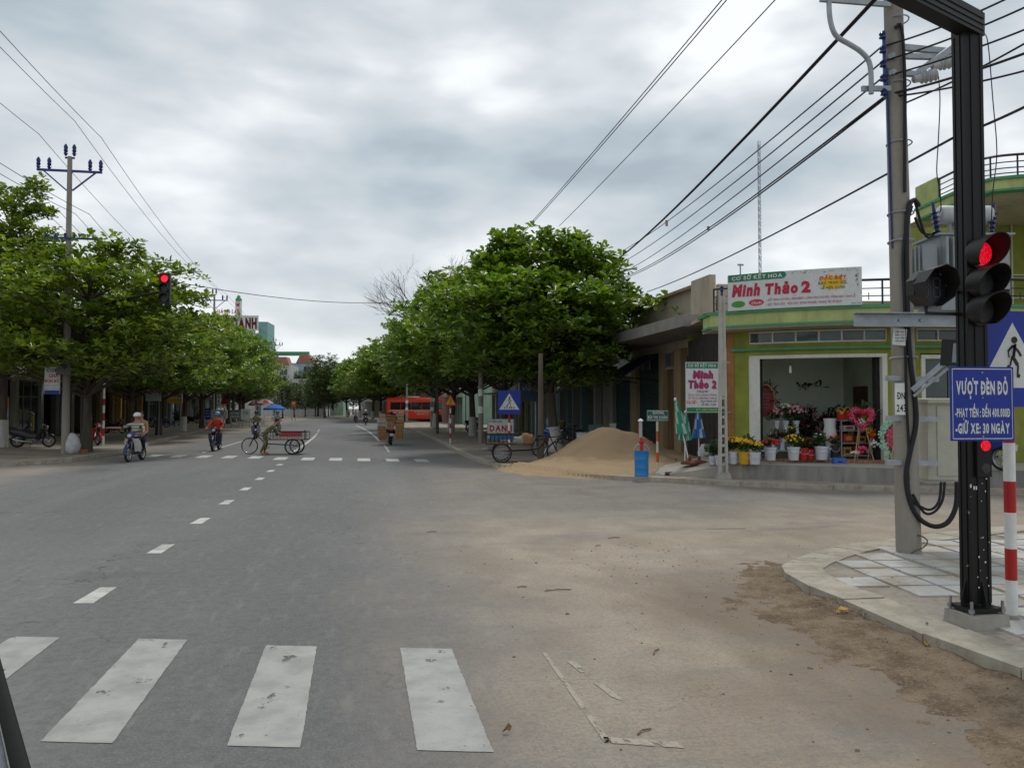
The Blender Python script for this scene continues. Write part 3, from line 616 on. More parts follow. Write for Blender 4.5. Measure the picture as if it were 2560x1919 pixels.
def visor(mb, c, R, Lt, Lb, mi=0, n=28, th=.006, gap=.18):
    # hood round a lens, axis -y, longer on top, open at the bottom
    vs = []; fs = []
    for i in range(n + 1):
        a = -math.pi / 2 + gap * math.pi + (2 * math.pi - 2 * gap * math.pi) * i / n; s = math.sin(a); ln = Lb + (Lt - Lb) * (s * .5 + .5) ** .8
        for rr_, yy in ((R, 0), (R * 1.03, -ln), (R * 1.03 + th, -ln), (R + th, 0)): vs.append((c[0] + rr_ * math.cos(a), c[1] + yy, c[2] + rr_ * math.sin(a)))
    for i in range(n):
        for j in range(4): fs.append((i * 4 + j, i * 4 + (j + 1) % 4, i * 4 + 4 + (j + 1) % 4, i * 4 + 4 + j))
    mb.add(vs, fs, mi)
def disc(mb, c, R, mi=0, n=24, y=-1, th=.01):
    mb.cyl((c[0], c[1], c[2]), (c[0], c[1] - th, c[2]), R, R * .96, n, mi)
pb = G(2441, 1562, .1)
post = thing('signal_post', 'tall black traffic signal post with overhead arm on concrete foot, red light lit', 'traffic light', pb)
mb = MB()
mb.box((0, 0, 2.56), (.165, .125, 4.75))
for sx in (-1, 1):
    for sy in (-1, 1): mb.box((sx * .076, sy * .056, 2.5), (.026, .026, 4.62))
mb.box((0, -.064, 2.5), (.05, .012, 4.6)); mb.box((-.084, 0, 2.5), (.012, .045, 4.6))
mb.build('column', POSTM, post)
mb = MB(); a0 = Vector((.085, 0, 4.9)); dr = Vector((-.93, -.37, .035)).normalized()
mb.bar(a0 - dr * .02, a0 + dr * 5.5, .13, .19)
sd_ = dr.cross(Vector((0, 0, 1))).normalized()
for k in (-.05, 0, .05): mb.bar(a0 + Vector((0, 0, .098 )) + sd_ * k, a0 + dr * 5.5 + Vector((0, 0, .098)) + sd_ * k, .022, .012); mb.bar(a0 + sd_ * .068 + Vector((0, 0, k)), a0 + dr * 5.5 + sd_ * .068 + Vector((0, 0, k)), .01, .024); mb.bar(a0 - sd_ * .068 + Vector((0, 0, k)), a0 + dr * 5.5 - sd_ * .068 + Vector((0, 0, k)), .01, .024)
mb.box((0, 0, 4.9), (.18, .14, .2)); mb.build('arm', POSTM, post)
mb = MB(); mb.box((0, 0, .05), (.36, .32, .13), 0, None, .94); fo = mb.build('concrete_foot', CONC, post)
mb = MB(); mb.box((0, 0, .145), (.29, .25, .03)); mb.build('base_plate', POSTM, post)
for sx, sy in ((-1, 0), (1, 0), (0, -1), (0, 1)):
    mb = MB(); o_ = Vector((sx * .083, sy * .063, .16)); e_ = Vector((sx * .055, sy * .055, 0)); w_ = Vector((sy * .01, sx * .01, 0))
    mb.prism([o_ - w_ / 2, o_ + e_ - w_ / 2, o_ + e_ + Vector((0, 0, .05)) - w_ / 2, o_ + Vector((0, 0, .24)) - w_ / 2], w_); mb.build('gusset', POSTM, post)
for sx in (-1, 1):
    for sy in (-1, 1):
        mb = MB(); p = (sx * .14, sy * .12, .11); mb.cyl(p, (p[0], p[1], .22), .012, None, 8); mb.cyl((p[0], p[1], .13), (p[0], p[1], .16), .024, None, 6); mb.build('anchor_bolt', STEEL, post)
for i, z in enumerate((3.0, 2.755, 2.535)):
    mb = MB(); c = (.015, -.075, z); mb.cyl((c[0], -.06, z), (c[0], -.095, z), .118, .122, 24); h = mb.build('lamp_housing', VISOR, post, smooth=40)
    mb = MB(); disc(mb, (c[0], -.094, z), .1, 0, 26, th=.012 if i == 0 else .02); l_ = mb.build('red_lens' if i == 0 else 'unlit_lens', LED if i == 0 else LENSD, h, smooth=40)
    mb = MB(); visor(mb, (c[0], -.09, z), .119, .235, .06); mb.build('visor', [VISOR], h, smooth=50)
mb = MB(); mb.box((.02, -.078, 1.36), (.13, .035, .32)); bx = mb.build('pedestrian_signal_box', POSTM, post)
mb = MB(); disc(mb, (.03, -.0955, 1.45), .042, 0, 20); mb.build('red_lens', LED, bx)
mb = MB(); disc(mb, (.03, -.0955, 1.27), .042, 0, 20, th=.004); mb.build('unlit_lens', LENSD, bx)
# countdown unit on a bracket
mb = MB(); cz = 2.72; cx = -.39
mb.prism([(cx + .155 * math.cos(a) * 1.02, -.02, cz + .155 * math.sin(a)) for a in [math.pi / 8 + k * math.pi / 4 for k in range(8)]], (0, .1, 0)); cd = mb.build('countdown_housing', VISOR, post)
mb = MB(); visor(mb, (cx, -.02, cz), .15, .2, .07, 0, 8, .007, .1); mb.build('visor', VISOR, cd)
mb = MB(); disc(mb, (cx, -.021, cz), .14, 0, 24, th=.004); fc = mb.build('dark_face', mat('timer_face', (.012, .012, .02), .3, var=.2, bump=0), cd)
for dx in (-.055, .055):
  mb = MB()
  for ex, ez, w_, h_ in ((0, .075, .05, .008), (0, 0, .05, .008), (0, -.075, .05, .008), (-.03, .038, .008, .06), (.03, .038, .008, .06), (-.03, -.038, .008, .06), (.03, -.038, .008, .06)):
        mb.box((cx + dx + ex, -.027, cz + ez), (w_, .003, h_))
  mb.build('dark_digit', mat('dim_segment', (.075, .075, .085), .4, var=.1, bump=0), cd)
mb = MB(); mb.tube([(cx, .03, cz - .14), (cx, .03, cz - .2), (-.08, .03, cz - .2)], .016, 8); mb.tube([(cx + .12, .03, cz - .02), (-.08, .03, cz - .02)], .014, 8); mb.build('bracket', BLACK, cd)
mb = MB(); rr = random.Random(4)
for k in range(16):
    z = .3 + rr.random() ** 1.3 * 1.0; s = rr.uniform(.003, .008); mb.box((rr.uniform(-.07, .07), -.0715, z), (s * rr.uniform(.8, 2.2), .002, s * 2), 0)
for dx in (-.05, -.02, .0): mb.box((-.04 + dx, -.0715, 1.12 + rr.uniform(-.01, .01)), (.012, .002, .028))
tag(mb.build('paint_spatter', WHITE, post), kind='stuff')
# fine notice
def plate(mb, w_, h_, th=.006, y=0, mi=0, rnd_=0): mb.box((0, y, 0), (w_, th, h_), mi)
bs = (0, 0, 0); sc_ = PD(2455, 1009, 6.05)
nt_ = thing('penalty_notice', 'blue notice board with white lettering about fines, fixed to black signal post', 'sign', sc_, -R_(4))
mb = MB(); plate(mb, .505, .545); mb.build('board', BLUES, nt_)
mb = MB()
for a, c in (((-.236, .256), (.236, .256)), ((-.236, -.256), (.236, -.256)), ((-.236, -.256), (-.236, .256)), ((.236, -.256), (.236, .256))): mb.bar((a[0], -.0045, a[1]), (c[0], -.0045, c[1]), .003, .006)
mb.build('border_line', SIGNW, nt_)
lettering(nt_, 'VƯỢT ĐÈN ĐỎ', 0, .073, .095, SIGNW, .41, bold=.045)
lettering(nt_, '-PHẠT TIỀN : ĐẾN 400.000Đ', .002, -.095, .062, SIGNW, .435, bold=.04)
lettering(nt_, '-GIỮ XE: 30 NGÀY', .0, -.215, .072, SIGNW, .43, bold=.045)
for z in (.12, -.12): mb = MB(); mb.box((.0, .055, z), (.05, .1, .03)); mb.build('mounting_clip', STEEL, nt_)
for z in (.23, .045, -.24):
    mb = MB(); mb.cyl((.0, -.003, z), (.0, -.009, z), .007, None, 8); mb.build('bolt', STEEL, nt_)

def striped_pole(t, h, r, bands, z0=0.0, start=0, cols=None):
    cols = cols or (WHITE, RED); n = len(bands) - 1
    for i in range(n):
        mb = MB(); mb.cyl((0, 0, z0 + bands[i]), (0, 0, z0 + bands[i + 1]), r, None, 14, 0, i in (0, n - 1)); mb.build('white_band' if (i + start) % 2 == 0 else 'red_band', cols[(i + start) % 2], t, smooth=40)
def walker(t, s, x, z, m, y=-.006):
    # walking pedestrian pictogram, height s
    mb = MB(); P = lambda a, b_: (x + a * s, y, z + b_ * s)
    mb.prism([P(.04 + .085 * math.cos(a), .9 + .085 * math.sin(a)) for a in np.linspace(0, 6.283, 14)[:-1]], (0, -.002, 0))
    def limb(pts, w_):
        for (a, c), (d, e) in zip(pts, pts[1:]): mb.bar(P(a, c), P(d, e), .002, w_ * s)
    limb([(.03, .8), (-.02, .48)], .17); limb([(-.02, .5), (.12, .28), (.1, .02), (.18, .0)], .09); limb([(-.04, .5), (-.1, .26), (-.26, .05), (-.22, -.01)], .09)
    limb([(0, .76), (.15, .62), (.22, .5)], .06); limb([(0, .76), (-.14, .62), (-.12, .46)], .06); mb.build('pedestrian_pictogram', m, t)
def crossing_sign(t, w_, h_, z, y=0, zebra=True):
    e = thing('x', '', ''); bpy.data.objects.remove(e)
    mb = MB(); mb.box((0, y, z), (w_, .008, h_)); bd = mb.build('board', BLUES, t)
    mb = MB(); k = .44; mb.prism([(-w_ * k, y - .005, z - h_ * .3), (w_ * k, y - .005, z - h_ * .3), (0, y - .005, z + h_ * .38)], (0, -.002, 0)); mb.build('white_triangle', SIGNW, bd)
    walker(bd, h_ * .42, 0, z - h_ * .18, BLACK, y - .009)
    if zebra:
        mb = MB()
        for q_ in range(-2, 3): mb.prism([(q_ * w_ * .1 - .02 * w_, y - .009, z - h_ * .27), (q_ * w_ * .1 + .02 * w_, y - .009, z - h_ * .27), (q_ * w_ * .1 + .035 * w_, y - .009, z - h_ * .19), (q_ * w_ * .1 - .005 * w_, y - .009, z - h_ * .19)], (0, -.001, 0))
        mb.build('zebra_mark', BLACK, bd)
t = thing('crossing_sign', 'large blue pedestrian crossing sign on red and white pole beside black signal post', 'sign', G(2530, 1545, .1), -R_(2))
striped_pole(t, 2.6, .046, [0, .32, .58, .88, 1.14, 1.46, 1.8], 0, 0); mb = MB(); mb.cyl((0, 0, 1.8), (0, 0, 2.75), .03, None, 12); mb.build('pole_top', BLACK, t, smooth=40)
crossing_sign(t, .72, .80, 2.16, -.056, False)
mb = MB(); mb.lathe([(.06, 0), (.055, .03), (.047, .035)], 14); mb.build('pole_foot', CONC, t)

# ---------------------------------------------------------------- concrete utility pole
p0 = G(2272, 1383, .1); B0 = (p0.dot(_R), p0.dot(_F), 0.1)
UD = B0[1]
up_ = thing('utility_pole', 'thick concrete utility pole carrying cables, transformer and cabinet at the near corner', 'utility pole', p0, -TH)
mb = MB(); n = 14; mb.tube([(-.009 * k, 0, 8.8 * k / n) for k in range(n + 1)], [.143 - .045 * k / n for k in range(n + 1)], 20); mb.build('shaft', CONCP, up_, smooth=40)
def q(u, v, dD=-.15): return L3(u, v, UD + dD, B0)
cable = MB(); cable.tube(spl([q(2285, 497, -.12), q(2296, 512, -.1), q(2285, 500, -.1), q(2272, 520), q(2266, 600), q(2270, 800), q(2276, 900), q(2287, 990), q(2290, 1060), q(2275, 1130), q(2265, 1190), q(2274, 1250), q(2297, 1294), q(2334, 1315), q(2369, 1305), q(2390, 1264), q(2393, 1204)], 5), .029, 8)
cable.build('thick_black_cable', WIRE, up_, smooth=50)
for pts in ([q(2280, 515), q(2258, 620), q(2262, 800), q(2266, 1000), q(2272, 1120), q(2270, 1180), q(2276, 1243), q(2306, 1268), q(2330, 1272), q(2348, 1250), q(2353, 1204)], [q(2282, 1235), q(2310, 1280), q(2336, 1279), q(2356, 1250), q(2362, 1204)], [q(2285, 497, -.1), q(2312, 585, .1), q(2330, 590, .3), q(2345, 583, .5)], [q(2288, 545, -.1), q(2305, 580, .1), q(2330, 586, .35), q(2350, 578, .5)]):
    mb = MB(); mb.tube(spl(pts, 5), .016, 7); mb.build('looped_cable', WIRE, up_, smooth=50)
mb = MB(); mb.tube(spl([q(2238, 70, -.13), q(2254, 70, -.14), q(2262, 200, -.14), q(2262, 350, -.15), q(2262, 480, -.15)], 4), .02, 7); mb.build('riser_cable', WIRE, up_, smooth=50)
mb = MB(); mb.tube([q(2216, 170, -.05), q(2222, 350, -.05), q(2226, 480, -.05), q(2231, 620, -.05)], .013, 6); mb.build('earth_conduit', mat('blue_conduit', (.02, .04, .16), .5), up_)
for v in (52, 212, 360, 535, 605, 895): # straps
    mb = MB(); c = q(2245 + (v / 1383) * 27, v, 0); r_ = .143 - .045 * c.z / 8.8 + .006; mb.torus((c.x - .02 + .0, 0, c.z), (0, .06, 1), r_ + .02, .009, 20, 5); mb.build('steel_strap', GALV, up_, smooth=50)
for v in (945, 1045, 1155): # clamp bars holding the cabinet
    mb = MB(); a = q(2216, v, -.1); c = q(2345, v + 3, -.05); mb.bar(a, c, .05, .06); mb.build('clamp_bar', GALV, up_)
mb = MB(); s_ = q(2252, 997, -.135); mb.box(s_, (.135, .02, .38)); pl = mb.build('number_patch', WHITE, up_)
lettering(pl, '243', s_.x, s_.z - .15, .085, BLACK, .11, bold=.02, y=s_.y - .012); lettering(pl, 'ĐN', s_.x, s_.z + .0, .08, BLACK, .09, bold=.02, y=s_.y - .012)
mb = MB(); s_ = q(2249, 842, -.16); mb.box(s_, (.16, .008, .2), 0, Matrix.Rotation(.09, 3, 'Y')); pl = mb.build('notice_plate', SIGNW, up_)
for k, tx in enumerate(('CẤM TRÈO', 'ĐIỆN CAO', 'NGUY HIỂM', 'CHẾT NGƯỜI')): lettering(pl, tx, s_.x, s_.z + .05 - k * .036, .018, BLACK, .11, y=s_.y - .006)
# cross arms, bracket and insulators near the top
for a, c, w_ in ((q(2223, 116, .0), q(2400, 132, .4), .07), (q(2226, 140, -.1), q(2400, 145, .3), .06), (q(2226, 181, -.1), q(2290, 186, .0), .06), (q(2285, 188, .0), q(2382, 118, .2), .07)):
    mb = MB(); mb.bar(a, c, .06, w_); mb.build('cross_arm', GALV, up_)
for u, v, dd in ((2320, 191, -.05), (2366, 158, .1)):
    mb = MB(); c = q(u, v, dd); rot = Matrix.Rotation(1.35, 3, 'Y')
    mb.lathe([(.02, -.2), (.045, -.18), (.05, -.1), (.075, -.08), (.05, -.05), (.08, -.03), (.05, 0), (.08, .03), (.05, .06), (.075, .09), (.03, .12)], 14, c, 0, rot); mb.build('pale_insulator', paint('porcelain', (.42, .44, .45), .2), up_, smooth=40)
mb = MB(); a = q(2209, 78, -.12); c = q(2213, 246, -.12); mb.bar(a, c, .03, .03); rk = mb.build('insulator_rack', BLUEM, up_)
for k in range(5):
    mb = MB(); p = a.lerp(c, .08 + k * .21); mb.lathe([(.02, -.045), (.042, -.035), (.03, -.01), (.042, .015), (.02, .04)], 10, p + Vector((-.03, -.03, 0))); mb.build('spool_insulator', INSUL, rk, smooth=40)
mb = MB(); mb.tube(spl([q(2072, -10, -.3), q(2074, 40, -.3), q(2082, 75, -.3), q(2096, 95, -.28), q(2125, 112, -.27), q(2150, 128, -.26), q(2170, 150, -.25), q(2177, 180, -.25), q(2178, 235, -.25)], 5), .03, 10); mb.build('bent_pipe_arm', GALV, up_, smooth=50)
for a, c in ((q(2155, 222, -.22), q(2225, 222, -.12)), (q(2050, -2, -.3), q(2225, 12, -.1))):
    mb = MB(); mb.bar(a, c, .04, .06); mb.build('pipe_bracket', GALV, up_)
mb = MB(); mb.tube(spl([q(2285, 1340, -.1), q(2300, 1338, -.15), q(2318, 1350, -.15), q(2312, 1365, -.18), q(2290, 1376, -.18), q(2278, 1382, -.2)], 4), .008, 6); mb.build('earth_wire', mat('rusty_wire', (.12, .09, .07), .8), up_)

# platform beam with transformer
tb = CW(B0[0], UD, 0.1)
pf_ = thing('platform_beam', 'grey steel channel beam bolted across the concrete utility pole under the transformer', 'beam', p0, -TH)
a = q(2138, 798, -.22); c = q(2470, 800, -.22); mb = MB(); hh = .155
for dz, w_, h_ in ((hh / 2, .09, .012), (-hh / 2, .09, .012)): mb.bar(a + Vector((0, 0, dz)), c + Vector((0, 0, dz)), w_, h_)
mb.bar(a + Vector((0, .04, 0)), c + Vector((0, .04, 0)), .012, hh - .014); mb.build('front_channel', GALV, pf_)
a2 = q(2200, 800, .3); c2 = q(2470, 800, .3); mb = MB(); mb.bar(a2, c2, .08, .15); mb.build('rear_channel', GALV, pf_)
for u in (2249, 2302):
    mb = MB(); p = q(u, 800, -.19); mb.cyl(p, p + Vector((0, -.02, 0)), .018, None, 6); mb.build('bolt', STEEL, pf_)
mb = MB(); mb.bar(q(2330, 808, -.1), q(2400, 808, .4), .12, .05); mb.build('cross_piece', GALV, pf_)
GREYT = paint('transformer_grey', (.30, .33, .35), .5, dirt=.25)
tf = thing('transformer', 'grey oil transformer with white expansion drum and blue bushings on the pole platform', 'transformer', CW(B0[0] + .72, UD + .55, .1), -TH)
B1 = (B0[0] + .72, UD + .55, .1)
def q1(u, v, dD=0): return L3(u, v, B1[1] + dD, B1)
mb = MB(); zb = q1(2290, 782).z; zt = q1(2290, 600).z; xl = q1(2284, 700).x; xr = q1(2490, 700).x
mb.box(((xl + xr) / 2 + .1, 0, (zb + zt) / 2), (xr - xl - .2, .6, zt - zb)); mb.box(((xl + xr) / 2 + .1, 0, zt + .012), (xr - xl - .1, .68, .024)); mb.build('tank', GREYT, tf)
for k in range(7):
    mb = MB(); mb.box((xl + .06, -.3 + k * .1, (zb + zt) / 2 - .02), (.17, .035, (zt - zb) * .8)); mb.build('cooling_fin', GREYT, tf)
for k in range(4):
    mb = MB(); mb.box((xl + .22 + k * .085, -.36, zt - .25), (.03, .12, .42)); mb.build('cooling_fin', GREYT, tf)
mb = MB(); c = q1(2350, 537, -.1); rot = Matrix.Rotation(math.pi / 2, 3, 'Y'); mb.lathe([(.0, -.03), (.10, -.02), (.115, .0), (.115, .62), (.1, .64)], 20, c, 0, rot); mb.build('expansion_drum', paint('drum_white', (.5, .52, .53), .45, dirt=.15), tf, smooth=50)
mb = MB(); mb.cyl(c + Vector((.12, 0, -.1)), Vector((c.x + .12, c.y, zt)), .025); mb.cyl(c + Vector((.5, 0, -.1)), Vector((c.x + .5, c.y, zt)), .025); mb.build('drum_stand', GREYT, tf)
for (u, v, dd, tl) in ((2345, 592, -.2, -.14), (2392, 592, -.1, .05), (2478, 592, -.15, .1)):
    mb = MB(); p = q1(u, v, dd); p.z = zt; prf = [(.03, 0), (.05, .02)]
    for k in range(5): prf += [(.026, .05 + k * .06), (.062, .065 + k * .06), (.026, .08 + k * .06)]
    mb.lathe(prf + [(.02, .36), (.018, .44)], 14, p, 0, Matrix.Rotation(tl, 3, 'Y')); mb.build('bushing', INSUL, tf, smooth=30)
mb = MB(); mb.tube(spl([q1(2340, 530, -.2), q1(2352, 526, -.25), q1(2350, 480, -.3), q1(2342, 430, -.3), q1(2346, 350, -.25), q1(2350, 250, -.2), q1(2346, 190, -.1)], 5), .007, 5); mb.build('dropper_cable', WIRE, tf)
mb = MB(); mb.tube(spl([q1(2477, 585, -.2), q1(2482, 480, -.3), q1(2492, 380, -.3), q1(2482, 250, -.3), q1(2470, 110, -.2), q1(2458, 80, 0)], 5), .007, 5); mb.build('dropper_cable', WIRE, tf)
CREAM = paint('cabinet_cream', (.42, .41, .34), .55, dirt=.25)
cb = thing('switch_cabinet', 'cream metal switch cabinet clamped to concrete utility pole with cables looping below', 'cabinet', CW(B0[0] + .55, UD + .22, .1), -TH)
B2 = (B0[0] + .55, UD + .22, .1); q2 = lambda u, v, dD=0: L3(u, v, B2[1] + dD, B2)
a = q2(2300, 1005); c = q2(2440, 1196); mb = MB(); mb.box(((a.x + c.x) / 2, 0, (a.z + c.z) / 2), (c.x - a.x, .36, a.z - c.z)); bd = mb.build('case', CREAM, cb)
mb = MB(); mb.box(((a.x + c.x) / 2, -.02, a.z + .02), (c.x - a.x + .05, .44, .04), 0, Matrix.Rotation(.05, 3, 'X')); mb.build('rain_lid', CREAM, bd)
mb = MB(); mb.box(((a.x + c.x) / 2 + .03, -.185, (a.z + c.z) / 2), (c.x - a.x - .16, .012, (a.z - c.z) - .1)); mb.build('door', CREAM, bd)
mb = MB(); mb.box(((a.x + c.x) / 2, 0, c.z - .02), (c.x - a.x - .04, .3, .04)); mb.build('cable_tray', CREAM, bd)
lettering(bd, 'HE', q2(2415, 1030).x, q2(0, 1035).z, .05, BLUES, y=-.195)
fl = thing('floodlight', 'small square floodlight on an angled bracket between utility pole and signal post', 'floodlight', CW(B0[0] + .42, UD - .5, .1), -TH)
B3 = (B0[0] + .42, UD - .5, .1); q3 = lambda u, v, dD=0: L3(u, v, B3[1] + dD, B3); c = q3(2380, 881); rot = Matrix.Rotation(.25, 3, 'Z') @ Matrix.Rotation(.12, 3, 'X')
mb = MB(); mb.box(c, (.19, .13, .3), 0, rot); hs_ = mb.build('housing', BLACK, fl); mb = MB(); mb.box(c + rot @ Vector((.01, -.068, 0)), (.13, .006, .22), 0, rot); mb.build('glass', mat('flood_glass', (.2, .25, .27), .15, var=.2, bump=0, spec=.6), hs_)
mb = MB(); mb.bar(q3(2282, 975, .3), q3(2362, 905, .05), .04, .06); mb.bar(q3(2285, 990, .3), q3(2370, 920, .05), .03, .03); mb.build('bracket_arm', GALV, fl)

# ---------------------------------------------------------------- overhead cables
def wire(a, c, sag, r, label, group, n=14, kink=0):
    a = Vector(a); c = Vector(c); mb = MB(); m = (a + c) / 2
    mb.tube([a.lerp(c, t) - m - Vector((0, 0, sag * 4 * t * (1 - t))) for t in [i / n for i in range(n + 1)]], r, 5)
    return tag(mb.build('overhead_cable', WIRE, None, smooth=60, loc=m), label, 'cable', group)
def ext(a, c, D):   # continue the line a->c until depth D
    a = Vector(a); c = Vector(c); k = (D - a.dot(_F)) / (c - a).dot(_F); return a + (c - a) * k
g1 = 'cables between the concrete utility pole and the big tree'; k_ = 2560 / 2212
far_pole = PD(1202, 640, 44)
def wp(u, v, D): return PD(u * k_, v * k_, D)
wire(wp(1906, 100, UD), wp(1318, 556, 40), .25, .012, 'thin black cable from utility pole to the big tree, topmost of three', g1)
wire(wp(1908, 132, UD), wp(1312, 584, 40), .25, .012, 'thin black cable from utility pole to the big tree, middle of three', g1)
wire(wp(1910, 165, UD), wp(1330, 596, 40), .25, .012, 'thin black cable from utility pole to the big tree, lowest of three', g1)
for du in (0, 8): wire(wp(1916 + du * .3, 205 + du * .4, UD), wp(1338 + du, 602, 40), .3, .014, '%s heavier black cable in the lowest pair from utility pole to the big tree' % ('upper' if du else 'lower'), 'lowest cable pair from utility pole')
for du in (-3, 0, 3): # twisted service bundle
    a = wp(1862 + du, 16, UD - .3); c = wp(1306 + du * .4, 580, 40); wire(ext(c, a, 7.5), c, .3, .013, '%s strand of the thick twisted cable bundle crossing above the tree' % {-3: 'upper', 0: 'middle', 3: 'lower'}[du], 'thick twisted cable bundle')
for du in (0, 10):
    a = wp(1130 + du * .4, 500, 46); c = wp(1545 + du, 8, 20.5); wire(a, ext(a, c, 12), .15, .016, '%s high cable of the pair rising steeply above the big tree' % ('right' if du else 'left'), 'steep pair of high cables')
a = wp(1208, 488, 46); c = wp(1662, 4, 20.5); wire(a, ext(a, c, 12), .15, .016, 'single high cable rising right of the steep cable pair', None)
wire(wp(1398, 630, 34), wp(2062, 296, 9.3), .15, .016, 'lone black cable slanting from tree crown to signal post above shop sign', None)
wire(wp(2062, 296, 9.3), wp(2330, 170, 7.4), .03, .016, 'black cable running out of frame right of the signal post at mid height', None)
for i, (a, c) in enumerate((((1916, 205), (2330, 70)), ((1908, 100), (2230, -30)), ((1908, 132), (2290, -20)), ((1912, 165), (2330, 15)), ((1920, 210), (2330, 120)), ((1950, 225), (2330, 25)))):
    wire(wp(*a, UD), wp(*c, 8.2), .05, .012 if i else .016, 'black cable leaving the utility pole past the signal post, %s of the six' % ['fifth from top', 'topmost', 'second from top', 'fourth from top', 'lowest', 'third from top'][i], 'cables leaving the pole past the signal post')
mb = MB(); a = wp(1440, 482, 22.5); tag(mb.box((0, 0, 0), (.07, .03, .16), 0, .3).build('cable_tag', mat('tag_plastic', (.35, .2, .18), .6), None, loc=a), 'small pinkish tag hanging on the thick twisted cable bundle', 'tag')
mb = MB(); a = wp(1530, 493, 20.5); tag(mb.box((0, 0, 0), (.06, .03, .1), 0, .3).build('cable_tag', MC['tag_plastic'], None, loc=a), 'small reddish tag hanging on a cable above the flat roof', 'tag')
# ================================================================== FLOWER SHOP
OLIVE = mat('olive_wall', (.245, .265, .045), .85, var=.2, scale=1.5, bump=.1, dirt=.34); LIME = mat('lime_wall', (.40, .45, .175), .8, var=.18, scale=1.5, bump=.06, dirt=.4)
TRIMG = mat('green_trim', (.07, .27, .13), .6, var=.15, dirt=.15); BEIGE = mat('beige_plaster', (.42, .36, .28), .9, var=.15, scale=1.2, bump=.1, dirt=.35, streak=True)
FRAMEW = paint('frame_white', (.62, .61, .56), .5, dirt=.25); ROOMG = mat('pale_green_room', (.78, .85, .74), .9, var=.1, scale=1); ORNG = mat('faded_orange', (.34, .155, .06), .85, var=.2, dirt=.3)
RAILM = paint('dark_railing', (.025, .022, .03), .45); TILE = mat('terracotta_tile', (.36, .17, .10), .5, var=.3, scale=8, dirt=.2)
S0 = (8.0, 21.0)
def fac(r): return 20.75 + (.075 if r < 10.2 else .03) * (r - 10.2) ** 2
shop = cthing('flower_shop', 'green curved corner flower shop with white framed opening and railed roof terrace', 'building', *S0)
def lp(r, D, z): return (r - S0[0], D - S0[1], z)
def arcbox(mb, r0, r1, z0, z1, o0, o1, mi=0, f=fac, step=.3):
    n = max(1, int(round((r1 - r0) / step))); vs = []; fs = []
    for i in range(n + 1):
        r = r0 + (r1 - r0) * i / n; d = f(r)
        vs += [lp(r, d + o0, z0), lp(r, d + o0, z1), lp(r, d + o1, z1), lp(r, d + o1, z0)]
    for i in range(n):
        for j in range(4): fs.append((i * 4 + j, i * 4 + (j + 1) % 4, i * 4 + 4 + (j + 1) % 4, i * 4 + 4 + j))
    fs += [(0, 1, 2, 3), (n * 4 + 3, n * 4 + 2, n * 4 + 1, n * 4)]; mb.add(vs, fs, mi); return mb
FZ = .54
arcbox(MB(), 5.98, 6.32, .3, 3.4, 0, .25).build('wall', OLIVE, shop); arcbox(MB(), 9.5, 10.35, .3, 3.4, 0, .25).build('wall', OLIVE, shop)
arcbox(MB(), 12.4, 16, .3, 3.4, 0, .25).build('wall', OLIVE, shop); arcbox(MB(), 5.98, 16, 3.24, 3.55, -.002, .24).build('lintel', OLIVE, shop); arcbox(MB(), 5.98, 16, 3.87, 4.3, -.004, .24).build('wall', OLIVE, shop)
for a_, c_ in ((5.98, 6.34), (9.5, 10.25), (12.45, 16)): arcbox(MB(), a_, c_, 3.55, 3.87, -.003, .24).build('wall', OLIVE, shop)
arcbox(MB(), 5.84, 5.98, .3, 3.9, -.02, .3).build('orange_pilaster', ORNG, shop)
arcbox(MB(), 5.9, 16, 3.37, 3.44, -.12, -.004).build('ledge', TRIMG, shop)
def winstrip(r0, r1, z0, z1, npan, off=-.03):
    fr = MB(); arcbox(fr, r0, r1, z1 - .035, z1, off, .06); arcbox(fr, r0, r1, z0, z0 + .035, off, .06)
    for k in range(npan + 1):
        r = r0 + (r1 - r0) * k / npan; w_ = .03; arcbox(fr, max(r0, r - w_ / 2), min(r1, r + w_ / 2), z0 + .036, z1 - .036, off - .002, .06)
    f_ = fr.build('window_frame', FRAMEW, shop)
    for k in range(npan):
        ra = r0 + (r1 - r0) * k / npan + .017; rb = r0 + (r1 - r0) * (k + 1) / npan - .017
        arcbox(MB(), ra, rb, z0 + .037, z1 - .037, .02, .03).build('pane', mat('green_reflection_glass', (.02, .075, .055), .06, var=.4, scale=1.2, bump=0, spec=.7) if k in (2, 3, 5) else GLASS, f_)  # some panes coloured green to paint in a reflection
winstrip(6.34, 9.5, 3.55, 3.87, 6); winstrip(10.25, 12.45, 3.55, 3.87, 4)
# white frame round the opening
mb = MB(); arcbox(mb, 6.32, 6.56, .46, 3.23, -.06, .35); mb.build('door_jamb', FRAMEW, shop); mb = MB(); arcbox(mb, 9.38, 9.5, .46, 3.23, -.06, .35); mb.build('door_jamb', FRAMEW, shop)
arcbox(MB(), 6.32, 9.5, 3.15, 3.236, -.061, .35).build('door_head', FRAMEW, shop)
arcbox(MB(), 6.56, 6.66, FZ, 3.15, .1, .3).build('shutter_guide', DARK, shop); arcbox(MB(), 9.28, 9.38, FZ, 3.15, .1, .3).build('shutter_guide', DARK, shop)
mb = MB(); arcbox(mb, 10.35, 10.45, .9, 3.2, -.05, .2); arcbox(mb, 12.3, 12.4, .9, 3.2, -.05, .2); arcbox(mb, 10.35, 12.4, 3.1, 3.2, -.052, .2); arcbox(mb, 10.35, 12.4, .82, .9, -.052, .2); wf = mb.build('window_frame', FRAMEW, shop)
for k in range(3): arcbox(MB(), 10.46 + k * .62, 11.05 + k * .62, .92, 3.08, .05, .06).build('pane', GLASS, wf)
arcbox(MB(), 10.35, 12.4, .3, .82, .0, .25).build('wall', OLIVE, shop)
